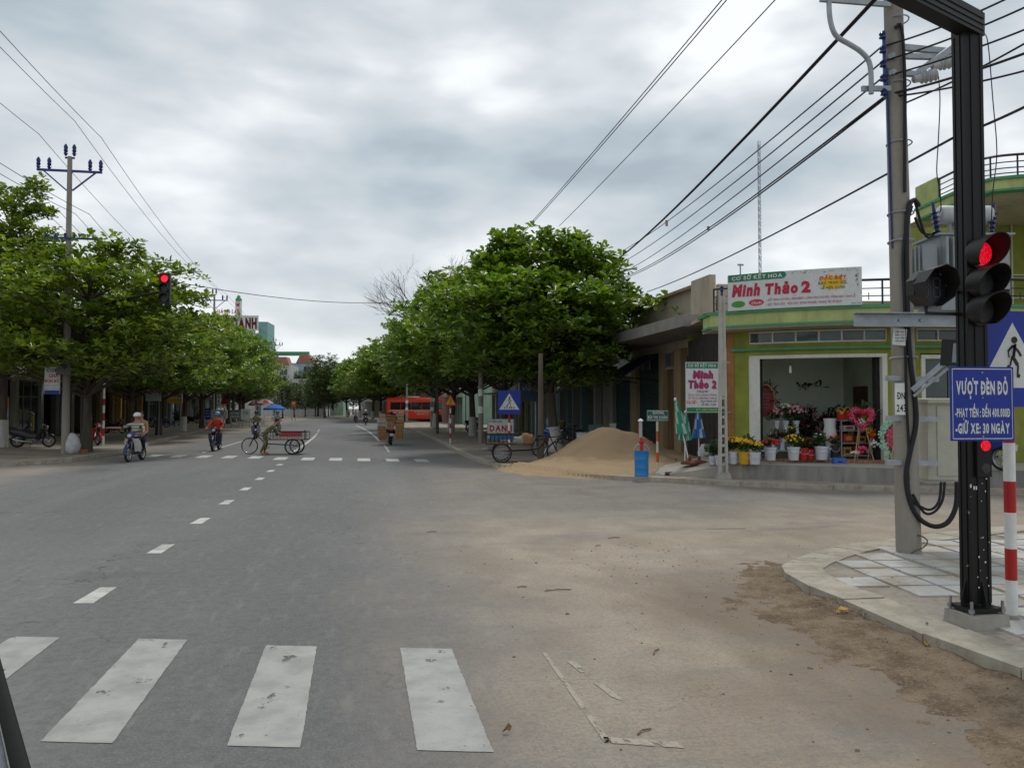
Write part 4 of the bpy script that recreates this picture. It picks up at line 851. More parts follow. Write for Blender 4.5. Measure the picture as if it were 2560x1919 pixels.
# room
mb = MB()
arcbox(mb, 5.98, 10.1, FZ - .06, FZ, -.06, 5.3); fl_ = mb.build('floor', mat('shop_floor', (.34, .26, .2), .5), shop)
mb = MB(); mb.box(lp(8.0, 24.9, 2.0), (4.3, .1, 3.0)); mb.build('back_wall', ROOMG, shop); mb = MB(); mb.box(lp(5.86, 24.45, 2.0), (.1, 4.3, 3.0)); mb.build('side_wall', ROOMG, shop); mb = MB(); mb.box(lp(5.76, 24.45, 2.1), (.08, 4.3, 3.8)); sw_ = mb.build('opening_shade_wall', mat('opening_shade', (.03, .022, .018), .8, var=.3), shop)  # outer wall near-black: painted shade of the neighbour's dark opening
for k in range(7): mb = MB(); mb.box(lp(5.70, 22.75 + k * .6, 1.9), (.04, .56, 3.3)); mb.build('opening_shade_panel', MC['opening_shade'], sw_); mb = MB(); mb.box(lp(10.1, 23.9, 2.0), (.1, 5.3, 3.1)); mb.build('side_wall', ROOMG, shop)  # panels share the near-black colour standing in for the shaded opening
mb = MB(); mb.box(lp(8, 24.4, 3.4), (4.2, 4.4, .1)); arcbox(mb, 6.0, 10.0, 3.36, 3.46, .26, 1.6); mb.build('room_ceiling', ROOMG, shop)
mb = MB(); mb.box(lp(10.03, 23.6, 1.5), (.06, .9, 1.95)); mb.build('rear_door', mat('dark_door', (.06, .025, .018), .6), shop)
mb = MB(); mb.box(lp(13.6, 24.2, 2.2), (4.8, 5, 4.0)); mb.box(lp(8, 26.75, 2.3), (4.5, .1, 3.8)); mb.build('wall', OLIVE, shop)
tl = None
for k in range(22):
    r = 6.56 + (k + .5) * (9.38 - 6.56) / 22; mb = MB(); mb.box((0, 0, 0), (.122, .05, .075)); o = mb.build('threshold_tile', TILE, shop); o.location = lp(r, fac(r) - .09, .505); o.rotation_euler.z = -math.atan(.15 * (10.2 - r))
# terrace fascia with trims
FO = -.95
arcbox(MB(), 5.25, 17, 4.0, 4.3, FO, -.1).build('fascia', LIME, shop); arcbox(MB(), 5.2, 17, 4.3, 4.38, FO - .06, .3).build('fascia_trim', TRIMG, shop); arcbox(MB(), 5.22, 17, 3.94, 4.0, FO - .03, -.1).build('fascia_trim', TRIMG, shop)
arcbox(MB(), 5.3, 17, 3.9, 3.94, FO + .02, .2).build('soffit', BEIGE, shop)
def rail(r0, r1, z0, h, off, f, par, npost, bars=(1, .66, .36), bits=True):
    mb = MB(); n = 14
    for j, k in enumerate(bars):
        mb = MB(); P = [lp(r0 + (r1 - r0) * i / n, f(r0 + (r1 - r0) * i / n) + off, z0 + h * k) for i in range(n + 1)]; mb.tube(P, .032 if j == 0 else .013, 6); mb.build('rail', RAILM, par, smooth=50)
    for i in range(npost + 1):
        r = r0 + (r1 - r0) * i / npost; mb = MB(); mb.bar(lp(r, f(r) + off, z0 - .02), lp(r, f(r) + off, z0 + h), .035, .035); mb.build('rail_post', RAILM, par)
        if bits and i < npost:
            for dd, z1_, z2_ in ((.3, .3, .75), (.55, .55, .95), (.75, .2, .5)):
                rr_ = r + (r1 - r0) / npost * dd; mb = MB(); mb.bar(lp(rr_, f(rr_) + off, z0 + h * z1_), lp(rr_, f(rr_) + off, z0 + h * z2_), .016, .016); mb.build('baluster', RAILM, par)
rail(5.35, 16.5, 4.38, .62, FO + .1, fac, shop, 9)
# taller wing behind: balcony and tower
mb = MB(); mb.box(lp(16.5, 25, 6.1), (6.4, 4.6, 3.6)); tw = mb.build('upper_wall', OLIVE, shop)
for u_, w_ in ((13.9, .05), (14.35, .05)): mb = MB(); mb.box(lp(u_, 22.68, 5.7), (.035, .03, 2.5)); mb.build('white_line', FRAMEW, tw)
for z_ in (5.45, 5.55, 4.9): mb = MB(); mb.box(lp(15, 22.68, z_), (3.3, .028, .03)); mb.build('white_line', FRAMEW, tw)
bal = [(11.0, 22.2), (11.05, 21), (11.12, 19.6), (11.3, 19.15), (11.8, 18.92), (12.6, 18.8), (13.6, 18.85), (15, 19.2), (17, 20)]
def polybox(path, z0, z1, th, name, m, par, out=0):
    mb = MB(); vs = []; fs = []; n = len(path) - 1; cx, cy = 14.5, 22.5
    for r, D in path:
        d = Vector((r - cx, D - cy)).normalized()
        a = (r + d.x * out, D + d.y * out); c = (r - d.x * th, D - d.y * th); vs += [lp(*a, z0), lp(*a, z1), lp(*c, z1), lp(*c, z0)]
    for i in range(n):
        for j in range(4): fs.append((i * 4 + j, i * 4 + (j + 1) % 4, i * 4 + 4 + (j + 1) % 4, i * 4 + 4 + j))
    fs += [(0, 1, 2, 3), (n * 4 + 3, n * 4 + 2, n * 4 + 1, n * 4)]; return mb.add(vs, fs).build(name, m, par)
polybox(bal, 6.98, 7.2, .3, 'balcony_fascia', LIME, shop); polybox(bal, 7.2, 7.27, .3, 'fascia_trim', TRIMG, shop, .05); polybox(bal, 6.93, 6.98, .3, 'fascia_trim', TRIMG, shop, .03)
mb = MB(); mb.add([lp(r, D, 6.94) for r, D in bal] + [lp(17, 23, 6.94), lp(11, 23, 6.94)], [tuple(range(len(bal) + 2))]); mb.build('balcony_soffit', BEIGE, shop)
polybox([(11.0, 22.2), (11.05, 21.2)], 7.27, 7.86, .16, 'end_panel', LIME, shop)
bf = [(r, D) for r, D in bal[1:]]
for k in (.5, .34, .2, .08):
    mb = MB(); mb.tube(spl([lp(r, D + .06, 7.27 + k) for r, D in bf], 4), .03 if k == .5 else .014, 6); mb.build('rail', RAILM, shop, smooth=50)
for r, D in spl([Vector((r, D, 0)) for r, D in bf], 2) and [(v.x, v.y) for v in spl([Vector((r, D, 0)) for r, D in bf], 1)]:
    mb = MB(); mb.bar(lp(r, D + .06, 7.25), lp(r, D + .06, 7.77), .03, .03); mb.build('rail_post', RAILM, shop)
mb = MB(); mb.box(lp(8, 24.3, 4.4), (5.2, 5.0, .1)); mb.build('terrace_slab', BEIGE, shop)
mb = MB(); mb.box(lp(10.5, 24.5, 4.75), (7, .15, .6)); mb.build('rear_parapet', BEIGE, shop)

# curved shop sign on the terrace rail
sg = cthing('shop_sign', 'wide curved white flower shop billboard with red lettering and green banner on terrace', 'sign', *S0)
SO = FO - .10
def onarc(x, z, e=0): r = x + S0[0]; return lp(r, fac(r) + SO - .004 + e, z)
SR0, SR1, SZ0, SZ1 = 5.63, 8.53, 4.37, 5.30
arcbox(MB(), SR0, SR1, SZ0, SZ1, SO, SO + .06, 0, fac, .15).build('panel', paint('banner_white', (.60, .61, .61), .45, dirt=.06), sg)
sx = lambda f_: SR0 - S0[0] + (SR1 - SR0) * f_; sz = lambda f_: SZ0 + (SZ1 - SZ0) * f_
BG = paint('banner_green', (.015, .20, .10), .45); BRED = paint('banner_red', (.45, .012, .05), .45); BYEL = paint('banner_yellow', (.70, .42, .015), .45); BMAG = paint('banner_pink', (.55, .03, .10), .45); BG2 = paint('banner_leaf', (.06, .27, .04), .45)
def arcpoly(pts, m, name, e=0.0):
    mb = MB(); mb.add([onarc(x, z, e) for x, z in pts], [tuple(range(len(pts)))]); return mb.build(name, m, sg)
def oval(cx, cz, rx, rz_, n=18, a0=0, a1=6.283): return [(cx + rx * math.cos(a0 + (a1 - a0) * i / n), cz + rz_ * math.sin(a0 + (a1 - a0) * i / n)) for i in range(n)]
for k in range(4): arcpoly([(sx(.0 + k * .1), sz(.80)), (sx(.1 + k * .1), sz(.80)), (sx(.1 + k * .1), sz(1)), (sx(.0 + k * .1), sz(1))], BG, 'green_banner')
arcpoly([(sx(.4), sz(.8))] + [(sx(.4) + .10 * math.sin(a), sz(.9) - .093 * math.cos(a)) for a in np.linspace(0, math.pi, 9)] + [(sx(.4), sz(1))], BG, 'green_banner')
fn = lambda x, z, e: onarc(x, z, e - .006); PWH = paint('print_white', (.66, .66, .6), .5)
lettering(sg, 'CƠ SỞ KẾT HOA', sx(.215), sz(.845), .095, PWH, 1.1, bold=.035, fn=fn)
lettering(sg, 'Minh', sx(.13), sz(.40), .30, BRED, .60, bold=.06, slant=.12, fn=fn); lettering(sg, 'Thảo', sx(.395), sz(.40), .27, BRED, .72, bold=.06, slant=.08, fn=fn); lettering(sg, '2', sx(.58), sz(.40), .27, BRED, .20, bold=.06, fn=fn)
st = []
for k in range(24): a = 6.283 * k / 24; R0 = 1 if k % 2 else .62; st.append((sx(.78) + .33 * R0 * math.cos(a), sz(.62) + .21 * R0 * math.sin(a)))
arcpoly(st, BYEL, 'yellow_starburst', -.002)
lettering(sg, 'ĐẶC BIỆT', sx(.78), sz(.70), .085, paint('print_red', (.55, .04, .01), .5), .58, bold=.03, slant=.2, fn=fn); PG = paint('print_green', (.03, .12, .03), .5)
lettering(sg, 'BAO TRỌN GÓI,', sx(.78), sz(.58), .06, PG, .62, fn=fn); lettering(sg, 'LỄ HỎI, CƯỚI', sx(.78), sz(.45), .06, PG, .52, fn=fn)
arcpoly(oval(sx(.075), sz(.17), .15, .085), BG2, 'green_badge', -.002); arcpoly(oval(sx(.21), sz(.19), .165, .085), BMAG, 'pink_badge', -.002); lettering(sg, 'Chuyên', sx(.21), sz(.15), .06, PWH, .22, slant=.25, fn=fn, bold=.02)
PM = paint('print_pink', (.42, .09, .14), .5)
lettering(sg, '• KẾT HOA CÔ DÂU, SINH NHẬT, LẴNG HOA ĐẠI HỘI, VÒNG HOA TANG LỄ', sx(.285), sz(.21), .055, PM, 1.92, 'l', fn=fn, bold=.015); lettering(sg, '• KẾT TRÁI CÂY, TRÁI GÂY, BÓNG PHÒNG, TRANG TRÍ XE HOA', sx(.285), sz(.085), .055, PM, 1.62, 'l', fn=fn, bold=.015)
arcpoly([(sx(0), sz(.315)), (sx(.5), sz(.315)), (sx(.5), sz(.33)), (sx(0), sz(.33))], paint('print_grey', (.35, .36, .35), .5), 'grey_rule'); arcpoly([(sx(.5), sz(.315)), (sx(1), sz(.315)), (sx(1), sz(.33)), (sx(.5), sz(.33))], MC['print_grey'], 'grey_rule')
rr = random.Random(9); mb = MB()
for k in range(46):
    if k < 32: x, z = sx(.48 + .49 * k / 31), sz(.93) + rr.uniform(-.03, .03)
    else: x, z = sx(.965) + rr.uniform(-.03, .03), sz(.90 - .4 * (k - 31) / 15)
    s_ = rr.uniform(.012, .045 if k % 5 < 2 else .025); a = rr.uniform(0, 6.28); mb.add([onarc(x + s_ * math.cos(a + t_) * (1 if j % 2 else .5), z + s_ * math.sin(a + t_) * (1 if j % 2 else .5), -.003 - .0002 * k) for j, t_ in enumerate((0, .8, 1.57, 3.9))], [(0, 1, 2, 3)])
tag(mb.build('printed_vine', BG, sg), kind='stuff'); lettering(sg, 'HOA TƯƠI', sx(.955), sz(.035), .025, BLACK, .2, fn=fn)

# platform in front of the shop
plat = cthing('shop_platform', 'raised grey concrete platform with ramp in front of the flower shop', 'platform', *S0)
fl2 = [(5.75, 20.55), (7.2, 19.7), (8.85, 18.95), (10.6, 18.35), (13, 18.0), (18, 17.6)]
CONW = mat('stained_concrete', (.235, .225, .205), .92, var=.28, scale=2.2, bump=.15, dirt=.65, streak=True)
mb = MB(); pts = fl2 + [(18, 21.5), (5.3, 23.2)]; mb.prism([lp(r, D, 0.0) for r, D in pts], (0, 0, .46)); mb.build('plinth', CONW, plat)
mb = MB(); mb.add([lp(r, D, .4635) for r, D in pts], [tuple(range(len(pts)))]); mb.build('deck', mat('deck_concrete', (.36, .33, .28), .9, var=.15, scale=1.5, dirt=.2), plat)
mb = MB(); mb.add([lp(5.75, 20.55, .455), lp(5.3, 23.2, .455), lp(3.6, 23.0, .12), lp(3.9, 21.4, .12), lp(5.75, 20.55, 0), lp(3.9, 21.4, 0), lp(5.3, 23.2, 0), lp(3.6, 23.0, 0)], [(0, 1, 2, 3), (0, 3, 5, 4), (1, 6, 7, 2), (2, 7, 5, 3)]); mb.build('ramp', MC['deck_concrete'], plat)
mb = MB(); mb.ell((0, 0, 0), (.20, .12, .13), 9, 5); tag(mb.build('boulder', CONC, None, loc=G(2075, 1203, .08) + Vector((0, 0, .03))), 'pale lump of broken concrete lying below the shop platform', 'rock')

# ---------------------------------------------------------------- flowers, buckets and wreaths
def fmat(n, c): return mat('petal_' + n, c, .6, var=.25, scale=20, bump=.03)
PY = fmat('yellow', (.70, .42, .01)); PR = fmat('red', (.50, .012, .02)); PP = fmat('pink', (.62, .05, .16)); PLP = fmat('pale_pink', (.55, .26, .30)); PWH2 = fmat('white', (.65, .65, .6)); POR = fmat('orange', (.65, .13, .01)); PMN = fmat('mint', (.28, .55, .38)); PCR = fmat('cream', (.6, .55, .3)); PMR = fmat('maroon', (.16, .01, .02))
GRN = mat('stem_green', (.035, .075, .018), .7, var=.4, scale=12); GRND = mat('deep_green', (.03, .06, .025), .7, var=.4, scale=12)
def blossoms(par, c, R3, n, s, m, seed=0, name='blossom_mass', shell=.5, z0=-1, pet=5):
    rr = random.Random(seed); mb = MB(); c = Vector(c)
    for k in range(n):
        while True:
            d = Vector((rr.gauss(0, 1), rr.gauss(0, 1), rr.gauss(0, 1))).normalized()
            if d.z > z0: break
        q_ = shell + (1 - shell) * rr.random(); p = c + Vector((d.x * R3[0], d.y * R3[1], d.z * R3[2])) * q_
        nrm = (d + Vector((0, -.5, .3)) + Vector((rr.uniform(-.4, .4), rr.uniform(-.4, .4), rr.uniform(-.4, .4)))).normalized(); x = nrm.orthogonal().normalized(); y = nrm.cross(x); ss = s * rr.uniform(.7, 1.25); vs = [p - nrm * ss * .3]
        for j in range(pet * 2):
            a = math.pi * j / pet; rr_ = ss * (1 if j % 2 == 0 else .72); vs.append(p + (x * math.cos(a) + y * math.sin(a)) * rr_ + nrm * ss * .12 * (j % 2))
        mb.add(vs, [(0, 1 + j, 1 + (j + 1) % (pet * 2)) for j in range(pet * 2)])
    return tag(mb.build(name, m, par), kind='stuff')
def greens(par, c, R3, n, L_, m=None, seed=0, up=.7, name='leaf_spray', w_=.16):
    rng = np.random.default_rng(seed); C = np.array(c) + rng.normal(0, 1, (n, 3)) * np.array(R3) * .45
    V, F = leaf_cloud(C, rng, 4, L_, up, (w_ * .7, w_)); return tag(link(name, np_mesh(name, V, F, m or GRN), par), kind='stuff')
BUCK = {'white': paint('bucket_white', (.55, .57, .62), .4), 'yellow': paint('bucket_yellow', (.6, .33, .01), .4), 'red': paint('bucket_red', (.42, .02, .015), .4), 'blue': paint('bucket_blue', (.22, .28, .42), .4), 'dark': paint('bucket_dark', (.03, .03, .035), .4)}
def bucket(label, u, v, D, col, r=.145, h=.30, flow=None, z=None, name='flower_bucket', group='buckets of cut flowers at the flower shop', vase=False):
    p = PD(u, v, D); p.z = z if z is not None else (.40 if u < 1805 else .465 if u < 1900 else FZ + .002)
    t = thing(name, label, 'bucket' if not vase else 'vase', p, -TH, group); mb = MB()
    if vase: mb.lathe([(r * .75, 0), (r * .8, .02), (r * .6, h * .25), (r * .62, h * .6), (r, h), (r * .9, h), (r * .5, h * .6)], 16)
    else: mb.lathe([(r * .78, 0), (r * .8, .01), (r * .96, h * .86), (r * 1.05, h * .86), (r * 1.06, h), (r * .97, h), (r * .92, h * .8)], 18)
    mb.build('pail', BUCK[col], t, smooth=40)
    if not vase:
        mb = MB(); mb.tube([(r * 1.05 * math.cos(a), -r * .35 * math.sin(a) - r * .75, h * .82 - .10 * math.sin(a)) for a in np.linspace(0, math.pi, 9)], .005, 4); mb.build('handle', STEEL, t)
    if flow:
        kind, m, s_, n, R3, zc = flow
        greens(t, (0, 0, h + zc * .45), (R3[0] * .8, R3[1] * .8, zc * .55), 26, .16, GRN, int(u)); blossoms(t, (0, 0, h + zc), R3, n, s_, m, int(u), shell=.75, z0=-.25)
    return t
DS = 20.45
bucket('white bucket of yellow chrysanthemums leftmost of the yellow bunches, behind lattice pole', 1832, 1154, 20.55, 'white', flow=('m', PY, .035, 70, (.26, .2, .10), .28))
bucket('yellow bucket holding a wide bunch of yellow chrysanthemums', 1861, 1156, 20.4, 'yellow', flow=('m', PY, .036, 80, (.26, .2, .10), .25))
bucket('white bucket with yellow chrysanthemums next to the white door jamb', 1887, 1156, 20.3, 'white', flow=('m', PY, .033, 55, (.2, .16, .08), .2))
bucket('white bucket of red and pink roses inside the shop doorway', 1926, 1148, 20.65, 'white', r=.15, h=.33, flow=('r', PR, .04, 60, (.25, .2, .1), .12))
bucket('white bucket with yellow daisies and dark leaves in mid doorway', 1984, 1146, 20.75, 'white', r=.15, h=.33, flow=('r', PY, .035, 34, (.26, .2, .15), .17))
bucket('bright red bucket with dark leaves in the shop doorway', 2007, 1146, 20.9, 'red', r=.13, h=.3, flow=('r', PMR, .035, 14, (.15, .12, .1), .12))
bucket('darker red bucket beside the yellow bag, one red bloom', 2024, 1146, 21.0, 'red', r=.12, h=.26, flow=('r', PR, .04, 8, (.1, .1, .1), .2))
bucket('large grey white bucket under dark foliage in the shop doorway', 2054, 1146, 20.9, 'white', r=.17, h=.34, flow=('r', PWH2, .02, 10, (.2, .16, .15), .25))
bucket('blue grey bucket behind the large grey white bucket', 2070, 1143, 21.25, 'blue', r=.14, h=.33)
bucket('tall black bucket near the bouquet in white paper', 2086, 1144, 21.1, 'dark', r=.1, h=.36, flow=('r', PY, .03, 4, (.06, .06, .06), .06))
bucket('white pail holding a bushy green plant behind the lattice pole', 1783, 1152, 21.2, 'white', r=.11, h=.22, flow=('g', GRN, .03, 20, (.22, .2, .22), .22))
bucket('white pail partly hidden by the lattice pole next to green plant', 1799, 1153, 21.0, 'white', r=.11, h=.25, flow=('g', GRN, .03, 20, (.2, .18, .2), .25))
bucket('grey pail half hidden between lattice pole and yellow flowers', 1820, 1152, 20.9, 'blue', r=.11, h=.27, flow=('g', GRND, .03, 20, (.18, .16, .2), .2))
# stepped stand with vases
stt = cthing('flower_stand', 'stepped metal flower stand holding white vases inside the shop doorway', 'shelf', 7.05, 21.9, FZ)
for k, (yy, zz) in enumerate(((-.4, .2), (-.05, .42), (.3, .62))):
    mb = MB(); mb.box((0, yy, zz), (1.35, .3, .03)); mb.build('shelf', GALV, stt)
for x in (-.66, .66):
    for yy, zz in ((-.54, .2), (.44, .62)): mb = MB(); mb.bar((x, yy, 0), (x, yy, zz), .03, .03); mb.build('leg', GALV, stt)
VG = 'white vases on the stepped flower stand'
bucket('slender tall white vase with red carnations on the lowest step', 1956, 1122, 21.5, 'white', .085, .30, ('r', PR, .035, 14, (.12, .1, .06), .12), FZ + .216, 'flower_vase', VG, True)
bucket('short white vase with faded brown blooms on the lowest step', 1934, 1112, 21.5, 'white', .09, .26, ('r', PLP, .025, 14, (.12, .1, .1), .14), FZ + .216, 'flower_vase', VG, True)
bucket('short white vase with yellow topped greenery on the lowest step', 1979, 1112, 21.5, 'white', .09, .24, ('r', PY, .03, 10, (.1, .1, .03), .34), FZ + .216, 'flower_vase', VG, True)
bucket('white vase of pink lilies at the back of the stand, leftmost', 1941, 1089, 22.2, 'white', .10, .34, ('r', PLP, .05, 26, (.22, .16, .14), .22), FZ + .636, 'flower_vase', VG, True)
bucket('white vase of cream lilies in the middle of the top step', 1964, 1089, 22.2, 'white', .10, .34, ('r', PCR, .045, 18, (.15, .15, .18), .3), FZ + .636, 'flower_vase', VG, True)
bucket('white vase of pink and cream lilies at the right end of the top step', 1991, 1089, 22.2, 'white', .10, .34, ('r', PLP, .05, 34, (.26, .18, .16), .26), FZ + .636, 'flower_vase', VG, True)
# oval wall piece with leaf wreath
t = cthing('oval_plaque', 'dark red oval plaque with gold rim ringed by leaves in the shop', 'plaque', 6.86, 22.2, 0); c = Vector((0, 0, PD(0, 1002, 22.2).z))
mb = MB(); ring = [(.23 * math.cos(a), 0, .42 * math.sin(a)) for a in np.linspace(0, 6.283, 29)[:-1]]; mb.prism([c + Vector(p) for p in ring], (0, -.02, 0)); mb.build('panel', mat('plaque_red', (.12, .006, .012), .5, var=.3), t)
mb = MB(); mb.tube([c + Vector((p[0] * 1.06, -.01, p[2] * 1.04)) for p in ring + ring[:1]], .025, 6); mb.build('gold_rim', mat('gold_rim', (.40, .18, .05), .5, var=.3), t)
for k in range(5): lettering(t, 'LỄ VU QUY'[k % 3:k % 3 + 5], 0, c.z + .16 - k * .09, .04, mat('plaque_print', (.28, .12, .1), .6), .2, y=-.026)
rng = np.random.default_rng(2); V, F = leaf_cloud(np.array([[.27 * math.cos(a), .03, c.z + .46 * math.sin(a)] for a in np.linspace(0, 6.28, 40)]), rng, 4, .17, .2, (.1, .15)); tag(link('leaf_wreath', np_mesh('leaf_wreath', V, F, GRND), t), kind='stuff')
t = cthing('hanging_bulb', 'white energy saving bulb hanging from the flower shop ceiling', 'bulb', PD(1976, 923, 21.8).dot(_R), 21.8, 0); zb = PD(0, 923, 21.8).z
mb = MB(); mb.lathe([(.02, -.1), (.035, -.09), (.035, .02), (.025, .05)], 12, (0, 0, zb)); mb.build('tube', paint('bulb_white', (.75, .75, .72), .3), t, smooth=40); mb = MB(); mb.cyl((0, 0, zb + .05), (0, 0, zb + .1), .03, .02); mb.build('holder', WHITE, t); mb = MB(); mb.cyl((0, 0, zb + .1), (0, 0, 3.45), .005, None, 5); mb.build('flex', WIRE, t)
# dark plants and displays at the back of the room
for i, (u, v, w_, h_, m_, lb) in enumerate(((2005, 1050, .45, 1.1, PMR, 'tall dark red artificial flower display at the back of the shop'), (2040, 1060, .5, 1.2, PLP, 'tall dusty pink flower display at the back of the shop'), (2090, 1060, .5, 1.0, PMR, 'dark foliage display with maroon flowers near the shop back wall'), (2130, 1055, .45, 1.1, PMR, 'dark foliage display nearest the rear door of the shop'), (2035, 1110, .5, .5, GRND, 'low dark green plants on the shop floor behind the buckets'))):
    t = cthing('flower_display', lb, 'flowers', PD(u, v, 23.9).dot(_R), 24.3, FZ, 'artificial flower displays inside the shop')
    mb = MB(); mb.lathe([(.16, 0), (.2, .3), (.18, .3), (.05, .25), (.03, .25 + h_ * .5)], 12); mb.build('pot', BUCK['dark'], t); greens(t, (0, 0, .4 + h_ * .45), (w_ * .7, .2, h_ * .4), 26, .22, GRND, i + 4); blossoms(t, (0, -.05, .4 + h_ * .5), (w_ * .7, .25, h_ * .42), 40, .06, m_, i + 9, shell=.5)
t = cthing('leaf_ornament', 'dark leaf shaped ornament on the shop back wall', 'ornament', PD(2023, 965, 24.7).dot(_R), 24.75, 0); greens(t, (0, 0, PD(0, 965, 24.7).z), (.25, .03, .2), 6, .25, GRND, 3)
# shelving with gift baskets
sh = cthing('display_rack', 'white steel display rack with gift boxes behind the heart wreath', 'shelf', PD(2152, 1145, 21.4).dot(_R), 21.55, FZ)
for x in (-.52, .52):
    for yy in (-.2, .2): mb = MB(); mb.bar((x, yy, 0), (x, yy, 1.0), .03, .03); mb.build('upright', GALV, sh)
for zz in (.08, .4, .72, .99): mb = MB(); mb.box((0, 0, zz), (1.07, .43, .025)); mb.build('shelf', GALV, sh)
gm = [paint('gift_red', (.45, .02, .015), .4), paint('gift_gold', (.5, .28, .05), .4), paint('gift_dark', (.06, .03, .03), .4), paint('gift_white', (.5, .5, .48), .4)]
for i, (x, zz, w_, h_, mi) in enumerate(((-.33, .09, .2, .2, 1), (-.05, .09, .22, .22, 0), (.25, .09, .3, .2, 2), (-.3, .415, .26, .22, 0), (.05, .415, .2, .16, 1), (.34, .415, .2, .2, 2), (-.28, .735, .3, .12, 3), (.1, .735, .3, .15, 3))):
    mb = MB(); mb.box((0, 0, h_ / 2), (w_, .25, h_)); mb.box((0, -.128, h_ / 2), (w_ * .6, .006, h_ * .5), 1); tag(mb.build('gift_box', [gm[mi], gm[(mi + 1) % 4]], None, loc=CW(PD(2152, 1145, 21.4).dot(_R) + x, 21.55, FZ + zz + .005), rz=-TH), ['gold box on the bottom rack shelf', 'red box on the bottom rack shelf', 'brown wide box on the bottom rack shelf', 'red box on the second rack shelf', 'gold box on the second rack shelf', 'dark box on the second rack shelf', 'white flat box high on the display rack', 'white box high on the rack behind the heart'][i], 'box', 'gift boxes on the display rack')
for k in range(3):
    p = CW(PD(2110 + k * 17, 1050, 21.3).dot(_R), 21.5, FZ + 1.005); mb = MB(); mb.box((0, 0, .11), (.17, .16, .22), 0, None, .85); t = tag(mb.build('gift_basket', gm[0], None, loc=p, rz=-TH), '%s red and yellow wrapped gift basket on top of the display rack' % ['leftmost', 'middle', 'rightmost'][k], 'basket', 'wrapped gift baskets on the rack top'); blossoms(t, (0, -.02, .2), (.09, .09, .06), 14, .03, POR if k % 2 else PY, k); mb = MB(); mb.tube([(.085 * math.cos(a), 0, .2 + .13 * math.sin(a)) for a in np.linspace(0, math.pi, 9)], .012, 5); mb.build('handle', gm[1], t)
# heart wreath on tripod
def tripod(t, h_, w_=.3):
    for x, y in ((-w_, -.12), (w_, -.12), (0, .3)): mb = MB(); mb.cyl((x, y, 0), (x * .1, 0, h_), .014, .01, 6); mb.build('leg', mat('bamboo', (.36, .27, .16), .7), t)
hx = PD(2156, 1048, 20.7); t = cthing('heart_wreath', 'pink heart shaped flower wreath with red bow on bamboo tripod', 'wreath', hx.dot(_R), 20.75, FZ); zc = hx.z - FZ
tripod(t, zc + .1, .24); rr = random.Random(3); mb = MB(); inn = MB()
for k in range(420):
    a = rr.uniform(0, 6.283); X = 16 * math.sin(a) ** 3; Z = 13 * math.cos(a) - 5 * math.cos(2 * a) - 2 * math.cos(3 * a) - math.cos(4 * a); q_ = rr.uniform(.62, 1.0); s_ = .021
    p = Vector((X * s_ * q_, -.03 - .05 * math.sin((q_ - .62) / .38 * math.pi) + rr.uniform(-.01, .01), zc + (Z + 2) * s_ * q_)); x_ = rr.uniform(0, 3); r_ = .025
    m_ = inn if k % 4 == 0 else mb; m_.add([p + Vector((0, -.008, 0))] + [p + Vector((r_ * math.cos(x_ + j * 1.05), .006, r_ * math.sin(x_ + j * 1.05))) for j in range(6)], [(0, 1 + j, 1 + (j + 1) % 6) for j in range(6)])
tag(mb.build('pink_blossom_mass', PP, t), kind='stuff'); tag(inn.build('dark_blossom_mass', PMR, t), kind='stuff')
blossoms(t, (0, -.06, zc + .17), (.11, .05, .13), 30, .04, PR, 5, 'red_bow'); blossoms(t, (0, -.02, zc - .02), (.1, .03, .1), 18, .03, PWH2, 6); greens(t, (0, .05, zc + .1), (.35, .05, .3), 26, .18, GRN, 8)
blossoms(t, (-.03, -.1, .28), (.16, .1, .08), 30, .045, PP, 7); blossoms(t, (-.22, -.1, .2), (.1, .08, .05), 16, .04, PWH2, 8); blossoms(t, (.3, 0, .42), (.14, .08, .1), 20, .04, PWH2, 9)
yx = PD(2190, 1056, 21.0); t = cthing('ring_wreath', 'yellow flower ring wreath with orange cluster behind the heart wreath', 'wreath', yx.dot(_R), 21.05, FZ); zc = yx.z - FZ; tripod(t, zc + .3, .25); mb = MB()
for k in range(260):
    a = rr.uniform(0, 6.283); q_ = rr.uniform(.2, .33); p = Vector((q_ * math.cos(a), -.02 + rr.uniform(-.04, .0), zc + q_ * math.sin(a) * 1.15)); r_ = .024; x_ = rr.uniform(0, 3); mb.add([p + Vector((0, -.012, 0))] + [p + Vector((r_ * math.cos(x_ + j * 1.05), .006, r_ * math.sin(x_ + j * 1.05))) for j in range(6)], [(0, 1 + j, 1 + (j + 1) % 6) for j in range(6)])
tag(mb.build('yellow_blossom_mass', PY, t), kind='stuff'); greens(t, (0, .04, zc), (.5, .05, .5), 40, .16, GRN, 12); blossoms(t, (-.08, -.08, zc - .3), (.17, .07, .13), 40, .045, POR, 13)
gx = PD(2222, 1095, 20.3); t = cthing('fan_wreath', 'round mint green and pink fan shaped funeral wreath beside the pole', 'wreath', gx.dot(_R) + .22, 20.3, .465); zc = gx.z - .465; tripod(t, zc + .3, .25)
